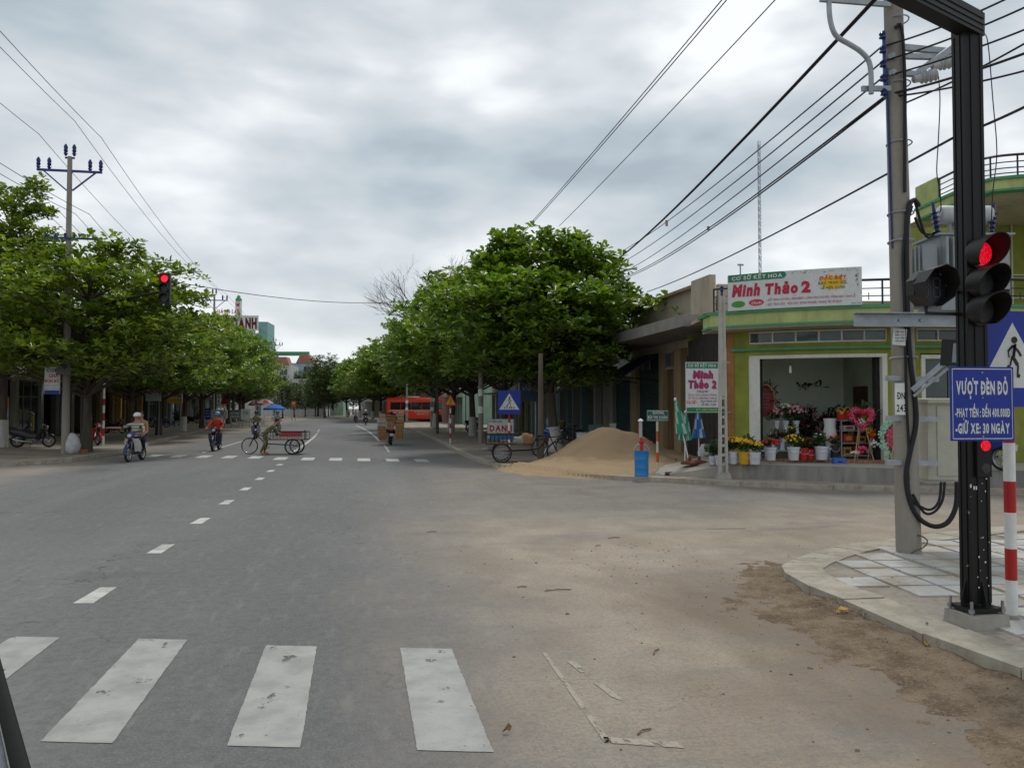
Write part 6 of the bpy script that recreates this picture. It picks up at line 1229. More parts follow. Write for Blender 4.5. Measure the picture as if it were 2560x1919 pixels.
def motorbike(label, loc, rz, colr, accent=None, style='scooter', shield=None, lean=0.0, group=None, steer=0.0, front_load=None):
    t = thing('motorbike', label, 'motorbike', loc, rz, group); t.rotation_euler.x = lean; ac = accent or colr
    wheel(t, .62, .285, .042, name='front_wheel'); wheel(t, -.60, .285, .05, name='rear_wheel')
    mb = MB(); [mb.tube([(.62, s * .085, .285), (.50, s * .085, .72)], [.022, .028], 7) for s in (-1,)]; mb.build('fork', PLASTG, t, smooth=50); mb = MB(); mb.tube([(.62, .085, .285), (.50, .085, .72)], [.022, .028], 7); mb.build('fork', PLASTG, t, smooth=50)
    mb = MB(); P = [(.62 + .325 * math.cos(a), 0, .285 + .325 * math.sin(a)) for a in np.linspace(-.1, 2.6, 10)]
    vs = []; fs = []
    for i, p in enumerate(P): vs += [(p[0], -.06, p[2] - .03), (p[0], -.035, p[2]), (p[0], .035, p[2]), (p[0], .06, p[2] - .03)]
    for i in range(9):
        for j in range(3): fs.append((i * 4 + j, i * 4 + j + 1, i * 4 + 5 + j, i * 4 + 4 + j))
    mb.add(vs, fs).build('front_mudguard', ac, t, smooth=60)
    # front cowl: bulging shield from steering head to knee
    mb = MB(); rows = [(.50, .78, .07), (.53, .90, .13), (.46, 1.0, .16), (.40, 1.03, .10)]; vs = []; fs = []
    for x, z, w_ in rows: vs += [(x - .10, -w_, z), (x, -w_ * .55, z), (x + .02, 0, z), (x, w_ * .55, z), (x - .10, w_, z)]
    for i in range(len(rows) - 1):
        for j in range(4): fs.append((i * 5 + j, i * 5 + j + 1, i * 5 + 6 + j, i * 5 + 5 + j))
    fs.append(tuple(range(15, 20))); mb.add(vs, fs).build('handlebar_cowl', colr, t, smooth=60)
    for s in (-1, 1):
        mb = MB(); rows = [(.50, .80, .06, .22), (.42, .70, .10, .27), (.34, .52, .10, .28), (.28, .34, .09, .24)]; vs = []; fs = []
        for x, z, a, c in rows: vs += [(x, s * a, z), (x - .06, s * (a + c) / 2, z), (x - .14, s * c, z), (x - .17, s * c, z), (x - .09, s * (a + c) / 2, z), (x - .03, s * a, z)]
        for i in range(3):
            for j in range(6): fs.append((i * 6 + j, i * 6 + (j + 1) % 6, i * 6 + 6 + (j + 1) % 6, i * 6 + 6 + j))
        fs += [tuple(range(6)), tuple(range(18, 24))]; mb.add(vs, fs).build('leg_shield', shield or colr, t, smooth=60)
    mb = MB(); mb.ell((.545, 0, .90), (.04, .075, .06), 14, 8); mb.build('headlight', LAMP, t, smooth=80)
    for s in (-1, 1): mb = MB(); mb.ell((.52, s * .13, .80), (.035, .035, .025), 8, 5); mb.build('indicator', paint('amber', (.5, .18, .02), .3), t, smooth=80)
    mb = MB(); mb.tube([(.38, -.36, 1.03), (.41, -.2, 1.02), (.43, 0, 1.0), (.41, .2, 1.02), (.38, .36, 1.03)], .014, 6); hb = mb.build('handlebar', BLACK, t, smooth=50)
    for s in (-1, 1):
        mb = MB(); mb.cyl((.38, s * .30, 1.03), (.36, s * .38, 1.035), .02, None, 8); mb.build('grip', RUBBER, hb); mb = MB(); mb.tube([(.40, s * .22, 1.03), (.39, s * .29, 1.17)], .006, 5); mb.ell((.38, s * .31, 1.20), (.012, .055, .038), 10, 6); mb.build('mirror', BLACK, hb, smooth=60)
    if style == 'scooter':
        mb = MB(); rows = [(.30, .26, .10, .34), (.05, .24, .13, .40), (-.10, .30, .15, .62), (-.35, .36, .16, .72), (-.62, .48, .14, .76), (-.88, .64, .06, .80)]
    else:
        mb = MB(); rows = [(.40, .48, .05, .72), (.15, .36, .07, .60), (-.10, .36, .10, .64), (-.35, .44, .13, .72), (-.62, .54, .12, .76), (-.86, .66, .05, .80)]
    vs = []; fs = []
    for x, z0, w_, z1 in rows: vs += [(x, -w_ * .7, z0), (x, -w_, (z0 + z1) / 2), (x, -w_ * .75, z1), (x, w_ * .75, z1), (x, w_, (z0 + z1) / 2), (x, w_ * .7, z0)]
    for i in range(len(rows) - 1):
        for j in range(6): fs.append((i * 6 + j, i * 6 + (j + 1) % 6, i * 6 + 6 + (j + 1) % 6, i * 6 + 6 + j))
    fs += [tuple(range(6))[::-1], tuple(len(vs) - 6 + j for j in range(6))]; mb.add(vs, fs).build('body_fairing', colr, t, smooth=50)
    mb = MB(); rows = [(.0, .70, .09), (-.15, .77, .13), (-.45, .79, .14), (-.75, .82, .12), (-.84, .82, .07)]; vs = []; fs = []
    for x, z, w_ in rows: vs += [(x, -w_, z - .05), (x, -w_ * .8, z), (x, w_ * .8, z), (x, w_, z - .05)]
    for i in range(4):
        for j in range(4): fs.append((i * 4 + j, i * 4 + (j + 1) % 4, i * 4 + 4 + (j + 1) % 4, i * 4 + 4 + j))
    fs += [(0, 1, 2, 3), (16, 17, 18, 19)]; mb.add(vs, fs).build('seat', SEATM, t, smooth=50)
    mb = MB(); mb.box((-.05, 0, .30), (.42, .2, .16), 0, None, .9); mb.cyl((.1, 0, .33), (.28, 0, .36), .07, .06, 10); mb.build('engine', PLASTG, t)
    mb = MB(); mb.tube([(.0, -.14, .24), (-.35, -.17, .26), (-.75, -.18, .36)], [.025, .045, .04], 8); mb.build('exhaust', CHROME if style != 'scooter' else BLACK, t, smooth=50)
    mb = MB(); mb.ell((-.88, 0, .72), (.03, .07, .045), 10, 6); mb.build('tail_light', TAIL, t, smooth=80); mb = MB(); mb.box((-.93, 0, .52), (.008, .18, .14), 0, Matrix.Rotation(-.25, 3, 'Y')); mb.build('number_plate', SIGNW, t)
    mb = MB(); [mb.cyl((.0, -.26, .29), (.0, .26, .29), .014, None, 6)]; mb.build('footpeg_bar', BLACK, t); mb = MB(); mb.tube([(-.1, .12, .2), (-.18, .24, .02)], .012, 6); mb.build('side_stand', BLACK, t)
    if lean == 0: pass
    return t
C_ = lambda n, c: paint('bike_' + n, c, .25)
HD_ = lambda n, c: paint('helmet_' + n, c, .25)
# --- white helmet rider with passenger, pointing
HR = lambda p, q_: math.atan2(q_[1] - p[1], q_[0] - p[0])
p1 = G(338, 1152); rz1 = R_(-97)
motorbike('blue and white underbone motorbike with white leg shields ridden by pointing couple', p1, rz1, C_('blue', (.03, .05, .16)), C_('blue2', (.02, .03, .10)), 'under', C_('ivory', (.52, .52, .48)))
b = NB('cloth_striped'); oc = b.n.new('ShaderNodeTexCoord').outputs['Object']; sp_ = b.n.new('ShaderNodeSeparateXYZ'); b.l.new(oc, sp_.inputs[0]); wv = b.math('SINE', b.math('MULTIPLY', sp_.outputs[2], 62.0)); STRIPE = b.done(b.mix(b.mr(wv, .1, .4), (.42, .40, .34), (.13, .12, .12)), .9)
NAVY = cloth('navy', (.02, .022, .035)); BLKC = cloth('black', (.014, .014, .016)); TANC = cloth('tan', (.32, .2, .08)); GREYC = cloth('grey', (.12, .12, .125))
person('rider in white helmet and striped polo shirt stretching one arm out to the side', p1, rz1, pose(.02, hands=((.25, .34, 1.02), (.42, -.75, 1.18)), elb=((.1, .33, 1.06), (.12, -.42, 1.16))), STRIPE, NAVY, 'short', None, HD_('white', (.6, .6, .58)))
po = Matrix.Rotation(rz1, 3, 'Z') @ Vector((-.42, 0, .06)); person('passenger in tan shirt seated behind the pointing rider', p1 + po, rz1, pose(.12, hands=((.25, .2, .86), (.25, -.2, .86)), knee=(.30, .22, .68)), TANC, NAVY, 'short', None, None)
p2 = G(540, 1126); rz2 = R_(-93)
motorbike('dark scooter with pale nose ridden by person in red jacket', p2, rz2, C_('black', (.015, .017, .03)), None, 'scooter', C_('dkblue', (.02, .03, .07)))
REDJ = cloth('redjacket', (.48, .035, .012)); person('rider in bright red jacket and light blue helmet', p2, rz2, pose(.0, head=(.0, .1)), REDJ, BLKC, 'long', None, HD_('sky', (.10, .30, .45)))
p3 = G(640, 1096); rz3 = R_(-88)
motorbike('dark blue motorbike approaching just behind the cargo tricycle, on its pedal side', p3, rz3, C_('navy', (.015, .025, .08)), None, 'under', C_('silver', (.3, .32, .36))); person('rider in olive jacket partly hidden by the cargo tricycle', p3, rz3, pose(.05), cloth('olive', (.16, .15, .08)), BLKC, 'long', None, HD_('dark', (.02, .02, .025)))
p4 = G(693, 1088); rz4 = R_(-90)
motorbike('silver scooter approaching behind the stooping woman', p4, rz4, C_('silver', (.3, .32, .36)), None, 'scooter', C_('silver', (.3, .32, .36))); person('rider in black and white striped top with bright blue helmet', p4, rz4, pose(.05), STRIPE, BLKC, 'long', None, HD_('blue', (.02, .16, .42)))
# --- cargo tricycle crossing the road
def cargo_trike(label, loc, rz, plankm, plankw, L_=1.55, cargo_z=.62, handle=True):
    t = thing('cargo_tricycle', label, 'tricycle', loc, rz); DKM = mat('rusty_black', (.035, .028, .025), .7, .3, var=.4, scale=10)
    wheel(t, -1.18, .335, .02, 16, 'front_wheel', CHROME)
    for y_ in (-.42, .42): wheel(t, .62, .32, .03, 14, 'cargo_wheel', STEEL, y_)
    mb = MB(); mb.cyl((.62, -.46, .32), (.62, .46, .32), .02); mb.build('axle', DKM, t)
    x0, x1, z0, z1 = -.38, 1.12, .60, .90
    mb = MB(); mb.box(((x0 + x1) / 2, 0, z0), (x1 - x0, .92, .04)); mb.build('cargo_floor', WOOD, t)
    for y_ in (-.46, .46):
        for z in (z0, z1): mb = MB(); mb.bar((x0, y_, z), (x1, y_, z), .03, .03); mb.build('side_rail', DKM, t)
        for k in range(12): x = x0 + (x1 - x0) * k / 11; mb = MB(); mb.bar((x, y_, z0), (x, y_, z1), .016, .016); mb.build('slat', DKM, t)
    for x in (x0, x1):
        for z in (z0, z1): mb = MB(); mb.bar((x, -.46, z), (x, .46, z), .03, .03); mb.build('end_rail', DKM, t)
    mb = MB(); mb.bar((x1, -.46, z0), (x1, -.46, z1 + .08), .04, .04); mb.build('corner_post', DKM, t)
    mb = MB(); mb.box((.55, -.485, .80), (plankw, .02, .17)); mb.build('side_plank', plankm, t)
    mb = MB(); mb.tube([(-1.18, -.05, .335), (-1.0, -.04, .72), (-.92, 0, .95)], .016, 6); mb.tube([(-1.18, .05, .335), (-1.0, .04, .72), (-.92, 0, .95)], .016, 6); mb.build('fork', DKM, t, smooth=50)
    mb = MB(); mb.tube([(-.95, 0, .85), (-.6, 0, .45), (-.3, 0, .40), (.6, 0, .36)], .022, 7); mb.tube([(-.95, 0, .80), (-.5, 0, .7), (-.35, 0, .60)], .02, 7); mb.build('frame', DKM, t, smooth=50)
    mb = MB(); mb.tube([(-.86, -.28, .98), (-.92, -.1, 1.0), (-.92, .1, 1.0), (-.86, .28, .98)], .013, 6); mb.build('handlebar', CHROME, t, smooth=50)
    mb = MB(); mb.cyl((-.55, 0, .5), (-.58, 0, .82), .014); mb.ell((-.6, 0, .85), (.13, .08, .04), 10, 6); mb.build('saddle', SEATM, t, smooth=60)
    mb = MB(); mb.cyl((-.5, -.1, .34), (-.5, .1, .34), .012); mb.torus((-.5, .06, .34), (0, 1, 0), .09, .008, 14, 4); mb.box((-.42, -.14, .26), (.1, .08, .02)); mb.build('pedal_crank', DKM, t)
    return t
pt = G(690, 1135.5)
cargo_trike('black framed cargo tricycle with red side board crossing the road', pt + Vector((.1, .25, 0)), R_(-8), paint('board_red', (.30, .03, .03), .6), .85)
b = NB('cloth_camouflage'); oc = b.n.new('ShaderNodeTexCoord').outputs['Object']; n1 = b.noise(9, 3, .5, vec=oc); n2 = b.noise(12, 3, .5, off=(4, 4, 4), vec=oc)
CAMO = b.done(b.mix(b.mr(n2, .52, .56), b.mix(b.mr(n1, .47, .52), (.20, .19, .08), (.06, .07, .035)), (.10, .075, .04)), .9)
Pw = pose(.95, hands=((.62, .22, .82), (.62, -.22, .82)), feet=((.02, .12, .03), (-.16, -.12, .03)), pz=.86, px=-.1, standing=True, head=(.3, 0), torso=.52)
person('stooping woman in camouflage clothes leaning over the cargo tricycle', G(668, 1136) + Vector((-.02, -.05, 0)), R_(14), Pw, CAMO, CAMO, 'long', mat('orange_sandal', (.5, .16, .05), .7), None, None, None, True)
# --- scooter stacked with cartons, seen from behind
pc = G(975, 1110.5); rzc = R_(92)
motorbike('motorbike carrying a towering stack of cardboard boxes, seen from behind', pc, rzc, C_('dark', (.02, .02, .022)), None, 'under'); person('rider almost hidden in front of the stacked cardboard boxes', pc + Vector((0, .18, 0)), rzc, pose(.15), GREYC, BLKC, 'long', None, HD_('dark', (.02, .02, .025)))
CARD = mat('cardboard', (.30, .18, .085), .85, var=.18, scale=6, bump=.1); CARD2 = mat('cardboard_pale', (.40, .29, .17), .85, var=.18, scale=6, bump=.1); CARD3 = mat('cardboard_orange', (.36, .16, .05), .85, var=.2, scale=6); CARDW = mat('carton_white', (.45, .43, .40), .8, var=.2, scale=8); TAPE = mat('packing_tape', (.16, .09, .04), .4, var=.2)
def carton(label, c, d, m, rot=0, lines=0):
    p = pc + Vector(c); t = thing('cardboard_box', label, 'box', p, rot, 'cardboard boxes stacked on the motorbike'); w_, dp, h_ = d
    mb = MB(); mb.box((0, 0, h_ / 2), d); mb.build('carton', m, t); mb = MB(); mb.box((0, -dp / 2 - .002, h_ / 2), (w_ * 1.0, .003, .03)); mb.box((0, 0, h_ + .001), (.05, dp, .003)); tp_ = mb.build('tape', TAPE, t)
    for k in range(lines): mb = MB(); mb.box((0, -dp / 2 - .003, h_ * (k + .5) / lines), (w_ * .99, .004, .012)); mb.build('flap_edge', DARK, t)
    return t
Y_ = -.62
for lb, c, d, m, r_, ln in (('orange brown carton hanging lowest on the left of the stack', (-.40, Y_, .27), (.38, .5, .30), CARD3, .06, 3), ('brown carton second from the bottom on the left of the stack', (-.43, Y_, .58), (.42, .5, .36), CARD, .04, 3), ('white and grey printed carton third from the bottom on the left', (-.44, Y_, .95), (.42, .5, .32), CARDW, .05, 4), ('small plain carton topping the left of the stack', (-.40, Y_ + .1, 1.28), (.26, .4, .28), CARD2, .1, 0),
    ('square brown carton above the tail light with printed mark', (.0, Y_ - .02, .78), (.38, .5, .40), CARD, 0, 0), ('flat brown carton slab stacked on the square one', (.03, Y_ - .02, 1.19), (.46, .5, .16), CARD, .02, 2), ('topmost flat carton in the middle of the stack', (.03, Y_, 1.36), (.44, .5, .13), CARD, -.03, 2),
    ('orange brown carton hanging lowest on the right of the stack', (.44, Y_, .30), (.34, .5, .30), CARD3, -.08, 2), ('brown carton second from the bottom on the right of the stack', (.46, Y_, .61), (.42, .5, .34), CARD, -.06, 2), ('tall brown carton third from the bottom on the right', (.47, Y_, .96), (.44, .5, .30), CARD, -.05, 1), ('cream tilted carton topping the right of the stack', (.46, Y_ + .05, 1.27), (.34, .4, .30), CARD2, .15, 0),
    ('white package pressed against the left side of the number plate', (-.17, Y_ + .1, .30), (.14, .4, .30), CARDW, 0, 3), ('white package pressed against the right side of the number plate', (.20, Y_ + .1, .30), (.16, .4, .26), CARDW, 0, 3)):
    carton(lb, c, d, m, r_ + R_(-1), ln)
# --- oncoming pair and distant riders
def far_bike(lb, u, v, rz, bc, sh, hl, lb2, style='scooter', tr=None):
    p = G(u, v); motorbike(lb, p, rz, bc, None, style, None, 0, 'motorbikes further down the road'); return person(lb2, p, rz, RIDE, sh, tr or BLKC, 'long', None, hl, 'riders further down the road', None, True, 'ride')
WHC = cloth('white', (.5, .5, .5)); LILC = cloth('lilac', (.28, .24, .36)); HW = HD_('white', (.6, .6, .58)); HDk = HD_('dark', (.02, .02, .025)); HB = HD_('blue', (.02, .16, .42))
far_bike('scooter with white nose, left of the oncoming pair near the bus', 889, 1056, R_(-88), C_('violet', (.08, .06, .14)), LILC, HW, 'rider in lilac jacket and white helmet, left of the oncoming pair')
far_bike('black motorbike, right of the oncoming pair near the bus', 914, 1062, R_(-92), C_('black', (.015, .017, .03)), BLKC, HW, 'rider all in black with white helmet, right of the oncoming pair')
far_bike('distant motorbike heading away in mid road with two people', 788, 1040, R_(95), C_('black', (.015, .017, .03)), WHC, HDk, 'distant rider in white shirt heading away in mid road')
far_bike('distant motorbike coming up the middle of the road near the bend', 843, 1036, R_(-85), C_('black', (.015, .017, .03)), GREYC, HDk, 'distant rider in grey coming up the middle of the road')
far_bike('distant motorbike parked at the far kerb with grey rider', 738, 1039, R_(-80), C_('silver', (.3, .32, .36)), GREYC, HW, 'distant rider in grey beside the far kerb')
far_bike('distant red motorbike by the far kerb beyond the sunshades', 722, 1039, R_(-75), C_('red', (.35, .02, .02)), TANC, HDk, 'distant rider in tan on red motorbike by the far kerb')
far_bike('distant dark motorbike near the far kerb, outermost of its cluster', 757, 1038, R_(-95), C_('black', (.015, .017, .03)), GREYC, HDk, 'distant dark clad rider nearest the road in the kerb cluster')
far_bike('distant motorbike beside the bus among parked carts', 952, 1040, R_(-95), C_('navy', (.015, .025, .08)), NAVY, HB, 'distant rider in navy beside the bus')
far_bike('distant motorbike keeping to the bus side beyond the oncoming pair', 872, 1041, R_(-92), C_('black', (.015, .017, .03)), WHC, HW, 'distant rider in white beyond the oncoming pair')
far_bike('tiny motorbike in the road centre at the bend', 806, 1032, R_(-90), C_('black', (.015, .017, .03)), cloth('redshirt', (.4, .04, .04)), HDk, 'tiny rider in red at the road bend')
far_bike('tiny motorbike second in the road at the bend', 826, 1031, R_(-90), C_('silver', (.3, .32, .36)), WHC, HDk, 'tiny rider in white at the road bend')
# --- parked motorbikes
for lb, u, v, rz, c_, st in (('black motorbike parked sideways beside the whitewashed trunk at the picture edge', 82, 1118, R_(8), (.02, .02, .022), 'under'), ('dark motorbike parked behind the sideways black one', 45, 1107, R_(25), (.03, .03, .035), 'under'), ('red and grey scooter parked behind the dark trunk on the far pavement', 232, 1112, R_(-55), (.32, .02, .02), 'scooter'), ('dark motorbike parked beneath the signs beyond the striped marker pole', 285, 1083, R_(-20), (.03, .03, .04), 'under'), ('grey motorbike parked among the shaded stalls', 372, 1072, R_(10), (.2, .2, .21), 'scooter'), ('blue motorbike parked among the shaded stalls', 398, 1068, R_(15), (.03, .06, .2), 'under'), ('black motorbike parked by the grey planter with white mirror', 480, 1058, R_(-30), (.02, .02, .022), 'scooter'), ('blue motorbike parked beside striped pole near the flower shop window', 0, 0, R_(100), (.02, .04, .2), 'under'), ('dark motorbike parked in the shade beside the house with the awning', 1565, 1098, R_(60), (.03, .03, .03), 'under'), ('dark motorbike parked behind the white trunk near the yellow warning sign', 1185, 1078, R_(40), (.02, .02, .025), 'under')):
    p = G(u, v, .13) if u else CW(10.65, 18.75, .46); motorbike(lb, p, rz, C_('c%d' % u, c_), None, st, None, R_(-6), 'motorbikes parked on the pavements')
# ================================================================== BUSES
BRED = paint('bus_red', (.72, .05, .015), .3, dirt=.08); BGL = mat('bus_glass', (.012, .016, .02), .05, var=.3, scale=1, bump=0, spec=.6)
def bus(label, loc, rz, L_=8.6, W=2.35, H=3.05, text=None, stripe=True):
    t = thing('bus', label, 'bus', loc, rz); mb = MB(); prof = [(-W / 2, .38), (-W / 2, 1.5), (-W / 2 + .08, H - .25), (-W / 2 + .3, H), (W / 2 - .3, H), (W / 2 - .08, H - .25), (W / 2, 1.5), (W / 2, .38)]
    st_ = [(-L_ / 2, .93, .06), (-L_ / 2 + .12, 1, 0), (L_ / 2 - .5, 1, 0), (L_ / 2 - .1, .97, .05), (L_ / 2, .92, .12)]; vs = []; fs = []
    for x, k, dz in st_: vs += [(x, y * k, .38 + (z - .38) * (1 - dz * .4)) for y, z in prof]
    n = len(prof)
    for i in range(len(st_) - 1):
        for j in range(n): fs.append((i * n + j, i * n + (j + 1) % n, (i + 1) * n + (j + 1) % n, (i + 1) * n + j))
    fs += [tuple(range(n)), tuple(len(vs) - n + j for j in range(n))]; mb.add(vs, fs).build('body', BRED, t)
    for s in (-1, 1):
        nW = 5; x = -L_ / 2 + .5; ww = (L_ - 1.6) / nW
        for k in range(nW): mb = MB(); mb.box((x + ww * (k + .5), s * (W / 2 - .035), 2.05), (ww - .05, .03, .95), 0, Matrix.Rotation(s * .055, 3, 'X')); mb.build('window', BGL, t)
        mb = MB(); mb.box((0, s * (W / 2 + .004), 1.46), (L_ - .7, .012, .05)); mb.build('white_stripe', WHITE, t)
        for x_ in (-L_ / 2 + 2.0, L_ / 2 - 1.8):
            mb = MB(); mb.cyl((x_, s * (W / 2 - .3), .5), (x_, s * (W / 2 + .006), .5), .56, None, 20); a_ = mb.build('wheel_arch', DARK, t); mb = MB(); mb.torus((x_, s * (W / 2 - .08), .47), (0, 1, 0), .34, .13, 22, 8); mb.build('tyre', RUBBER, a_, smooth=60); mb = MB(); mb.cyl((x_, s * (W / 2 - .1), .47), (x_, s * (W / 2 + .0), .47), .24, .2, 16); mb.build('rim', STEEL, a_)
        mb = MB(); mb.prism([(L_ / 2 - 1.6, s * (W / 2 + .005), 1.0), (L_ / 2 - .5, s * (W / 2 + .005), 1.3), (L_ / 2 - .4, s * (W / 2 + .005), 1.75), (L_ / 2 - .9, s * (W / 2 + .005), 1.5)], (0, s * .006, 0)); mb.build('yellow_flash', paint('flash_yellow', (.6, .36, .02), .35), t)
    mb = MB(); mb.box((L_ / 2 - .02, 0, 2.0), (.06, W * .82, 1.05), 0, Matrix.Rotation(-.12, 3, 'Y')); mb.build('windscreen', BGL, t); mb = MB(); mb.box((-L_ / 2 - .005, 0, 2.15), (.03, W * .75, .7)); mb.build('rear_window', BGL, t)
    for s in (-1, 1): mb = MB(); mb.ell((L_ / 2 + .0, s * .85, .85), (.05, .2, .12), 10, 6); mb.build('headlight', LAMP, t, smooth=80); mb = MB(); mb.box((-L_ / 2 - .01, s * .95, .95), (.03, .16, .4)); mb.build('tail_light', TAIL, t)
    mb = MB(); mb.box((-.8, 0, H + .06), (1.6, 1.3, .16), 0, None, .85); mb.build('air_conditioner', WHITE, t); mb = MB(); mb.box((0, 0, .36), (L_ - .6, W - .1, .14)); mb.build('chassis', DARK, t); mb = MB(); mb.box((-L_ / 2 + 1.15, -W / 2 - .004, .95), (.8, .012, .3)); mb.build('grille', DARK, t)
    if text:
        for tx, x, z, h_, w_ in text: lettering(t, tx, x, z, h_, SIGNW, w_, bold=.03, y=-W / 2 - .012)
    return t
bp_ = G(1040, 1056); bus('red coach with white stripe parked across the pavement under the trees', bp_ + Vector((.6, 1.2, .1)), R_(-12), 8.4, 2.35, 3.15, [('QUY NHƠN', -2.6, 1.12, .24, 1.3), ('XE CHẤT LƯỢNG CAO', .4, 1.18, .16, 1.9), ('0563 822 222', .5, .92, .14, 1.5)])
bus('second red coach behind the first, only its front showing right', bp_ + Vector((6.2, 3.6, .1)), R_(-22), 7.6, 2.35, 3.0)
# ================================================================== POLES AND CABLES ACROSS THE STREET
def upole(label, base, h_, seed=0, low=True):
    t = thing('utility_pole', label, 'utility pole', base, 0, 'utility poles across the street'); mb = MB(); mb.tube([(0, 0, h_ * k / 10) for k in range(11)], [.145 - .06 * k / 10 for k in range(11)], 14); mb.build('shaft', CONCP, t, smooth=50)
    za = h_ - .55
    mb = MB(); mb.bar((-1.15, 0, za), (1.15, 0, za), .08, .08); mb.build('cross_arm', BLUEM, t)
    for s in (-1, 1): mb = MB(); mb.bar((s * .95, 0, za), (s * .1, 0, za - .75), .05, .05); mb.build('arm_brace', BLUEM, t)
    mb = MB(); mb.bar((-.17, 0, h_ - .05), (.17, 0, h_ - .05), .06, .06); mb.build('top_yoke', BLUEM, t)
    for x, z in ((-1.1, za), (-.72, za), (.72, za), (1.1, za), (-.15, h_), (.15, h_)):
        mb = MB(); mb.lathe([(.03, 0), (.05, .05), (.08, .1), (.055, .13), (.08, .22), (.06, .25), (.08, .34), (.045, .42), (.025, .46)], 12, (x, 0, z + .02)); mb.build('blue_insulator', INSUL, t, smooth=40)
    if low:
        z2 = h_ - 3.15; mb = MB(); mb.bar((-.85, -.12, z2), (1.0, -.12, z2), .07, .07); la = mb.build('lower_arm', BLUEM, t)
        for k in range(6): mb = MB(); x = -.75 + k * .33; mb.lathe([(.02, 0), (.05, .05), (.03, .1), (.05, .14), (.02, .17)], 9, (x, -.12, z2 + .03)); mb.build('pin_insulator', INSUL, la, smooth=40)
        mb = MB(); mb.box((.0, -.2, z2 - .9), (.3, .12, .35)); mb.build('junction_box', PLASTG, t)
    return t
PB = [G(163, 1134, .13)]; PB[0].z = .13
PB.append(Vector((PB[0].x - 1.7, 78.0, .13))); PB.append(Vector((PB[0].x - 6.6, 128.0, .13))); PB = [PB[0], PD(533, 1020, 74.5), PD(686, 1020, 128)]
for p in PB: p.z = .13
upole('tall concrete pole with blue insulators rising from the nearest tree across the street', PB[0], 11.3); upole('second concrete pole with crossarm, left of the hotel sign', PB[1], 12.1); upole('third small concrete pole before the red roofed houses', PB[2], 12.1)
PB0 = PB[0] + (PB[0] - PB[1]) * .95; PBs = [PB0] + PB; lb_w = ['towards the camera', 'between the nearest and second pole', 'between the second and third pole']
for dx, dz, nm in ((-1.1, 12.1, 'outer'), (.15, 12.68, 'middle'), (1.1, 12.1, 'road side')):
    for i in range(3): wire(PBs[i] + Vector((dx, 0, dz)), PBs[i + 1] + Vector((dx, 0, dz)), .7, .011, '%s high voltage line across the street running %s' % (nm, lb_w[i]), 'high voltage lines across the street', 70)
for k in range(4):
    for i in range(2): wire(PBs[i] + Vector((-.75 + k * .5, -.12, 9.1)), PBs[i + 1] + Vector((-.75 + k * .5, -.12, 9.1)), 1.0, .010, '%s low line of the four across the street %s' % (['first', 'second', 'third', 'fourth'][k], lb_w[i]), 'low lines across the street, %s' % lb_w[i], 70)
# junction box, stickers on the near pole
mb = MB(); mb.box((0, -.22, 0), (.5, .25, .55)); tag(mb.build('meter_box', PLASTG, None, loc=PB[0] + Vector((0, 0, 3.25))), 'grey meter box strapped to the nearest pole across the street', 'meter box')
# signal head over the far kerb
hp_ = PD(413, 722, 27.5); SB_ = G(205, 1127, .13); sgn = thing('traffic_signal', 'black signal head with lit red lamp on an arm above the trees across the street', 'traffic light', SB_)
lo = hp_ - SB_; mb = MB(); mb.tube([(0, 0, 0), (0, 0, lo.z - .6), (.3, 0, lo.z - .25), (1.0, lo.y * .3, lo.z - .1), (lo.x, lo.y, lo.z - .05)], [.09, .07, .06, .05, .045], 10); mb.build('post_and_arm', BLACK, sgn, smooth=50)
mb = MB(); mb.box(lo, (.34, .24, 1.02)); hd_ = mb.build('signal_housing', VISOR, sgn)
for k in range(3):
    z = lo.z + .33 - k * .33; mb = MB(); disc(mb, (lo.x, lo.y - .121, z), .12, 0, 20); mb.build('red_lens' if k == 0 else 'unlit_lens', LED if k == 0 else LENSD, hd_); mb = MB(); visor(mb, (lo.x, lo.y - .12, z), .135, .22, .08); mb.build('visor', VISOR, hd_, smooth=50)
wire(hp_ + Vector((0, 0, .3)), PD(1010, 753, 47), .35, .014, 'thin span cable crossing the whole street from the far signal head', None, 24)
# antenna mast and roof aerial
am = PD(1903, 1020, 70); am.z = 0; t = thing('antenna_mast', 'slender lattice radio mast standing behind the flower shop sign', 'mast', am, 0); zt_ = PD(0, 352, 70).z; r_ = .12
for k in range(3): a = k * 2.094; mb = MB(); mb.cyl((r_ * math.cos(a), r_ * math.sin(a), 0), (r_ * math.cos(a), r_ * math.sin(a), zt_), .024, None, 5); mb.build('leg', GALV, t)
mb = MB()
for i in range(int(zt_ / .6)):
    for k in range(3): a = k * 2.094; c = a + 2.094; mb.cyl((r_ * math.cos(a), r_ * math.sin(a), i * .6), (r_ * math.cos(c), r_ * math.sin(c), i * .6 + .6), .02, None, 4, 0, False)
tag(mb.build('lattice_bracing', GALV, t), kind='stuff')
ra = PD(1851, 700, 30); ra.z = 5.9; t = thing('roof_aerial', 'small T shaped roof aerial left of the mast', 'aerial', ra); mb = MB(); zz = PD(0, 662, 30).z - 5.9; mb.cyl((0, 0, 0), (0, 0, zz), .025); mb.build('pole', GALV, t); mb = MB(); mb.bar((-.1, 0, zz), (.12, 0, zz), .05, .06); mb.build('crossbar', GALV, t)
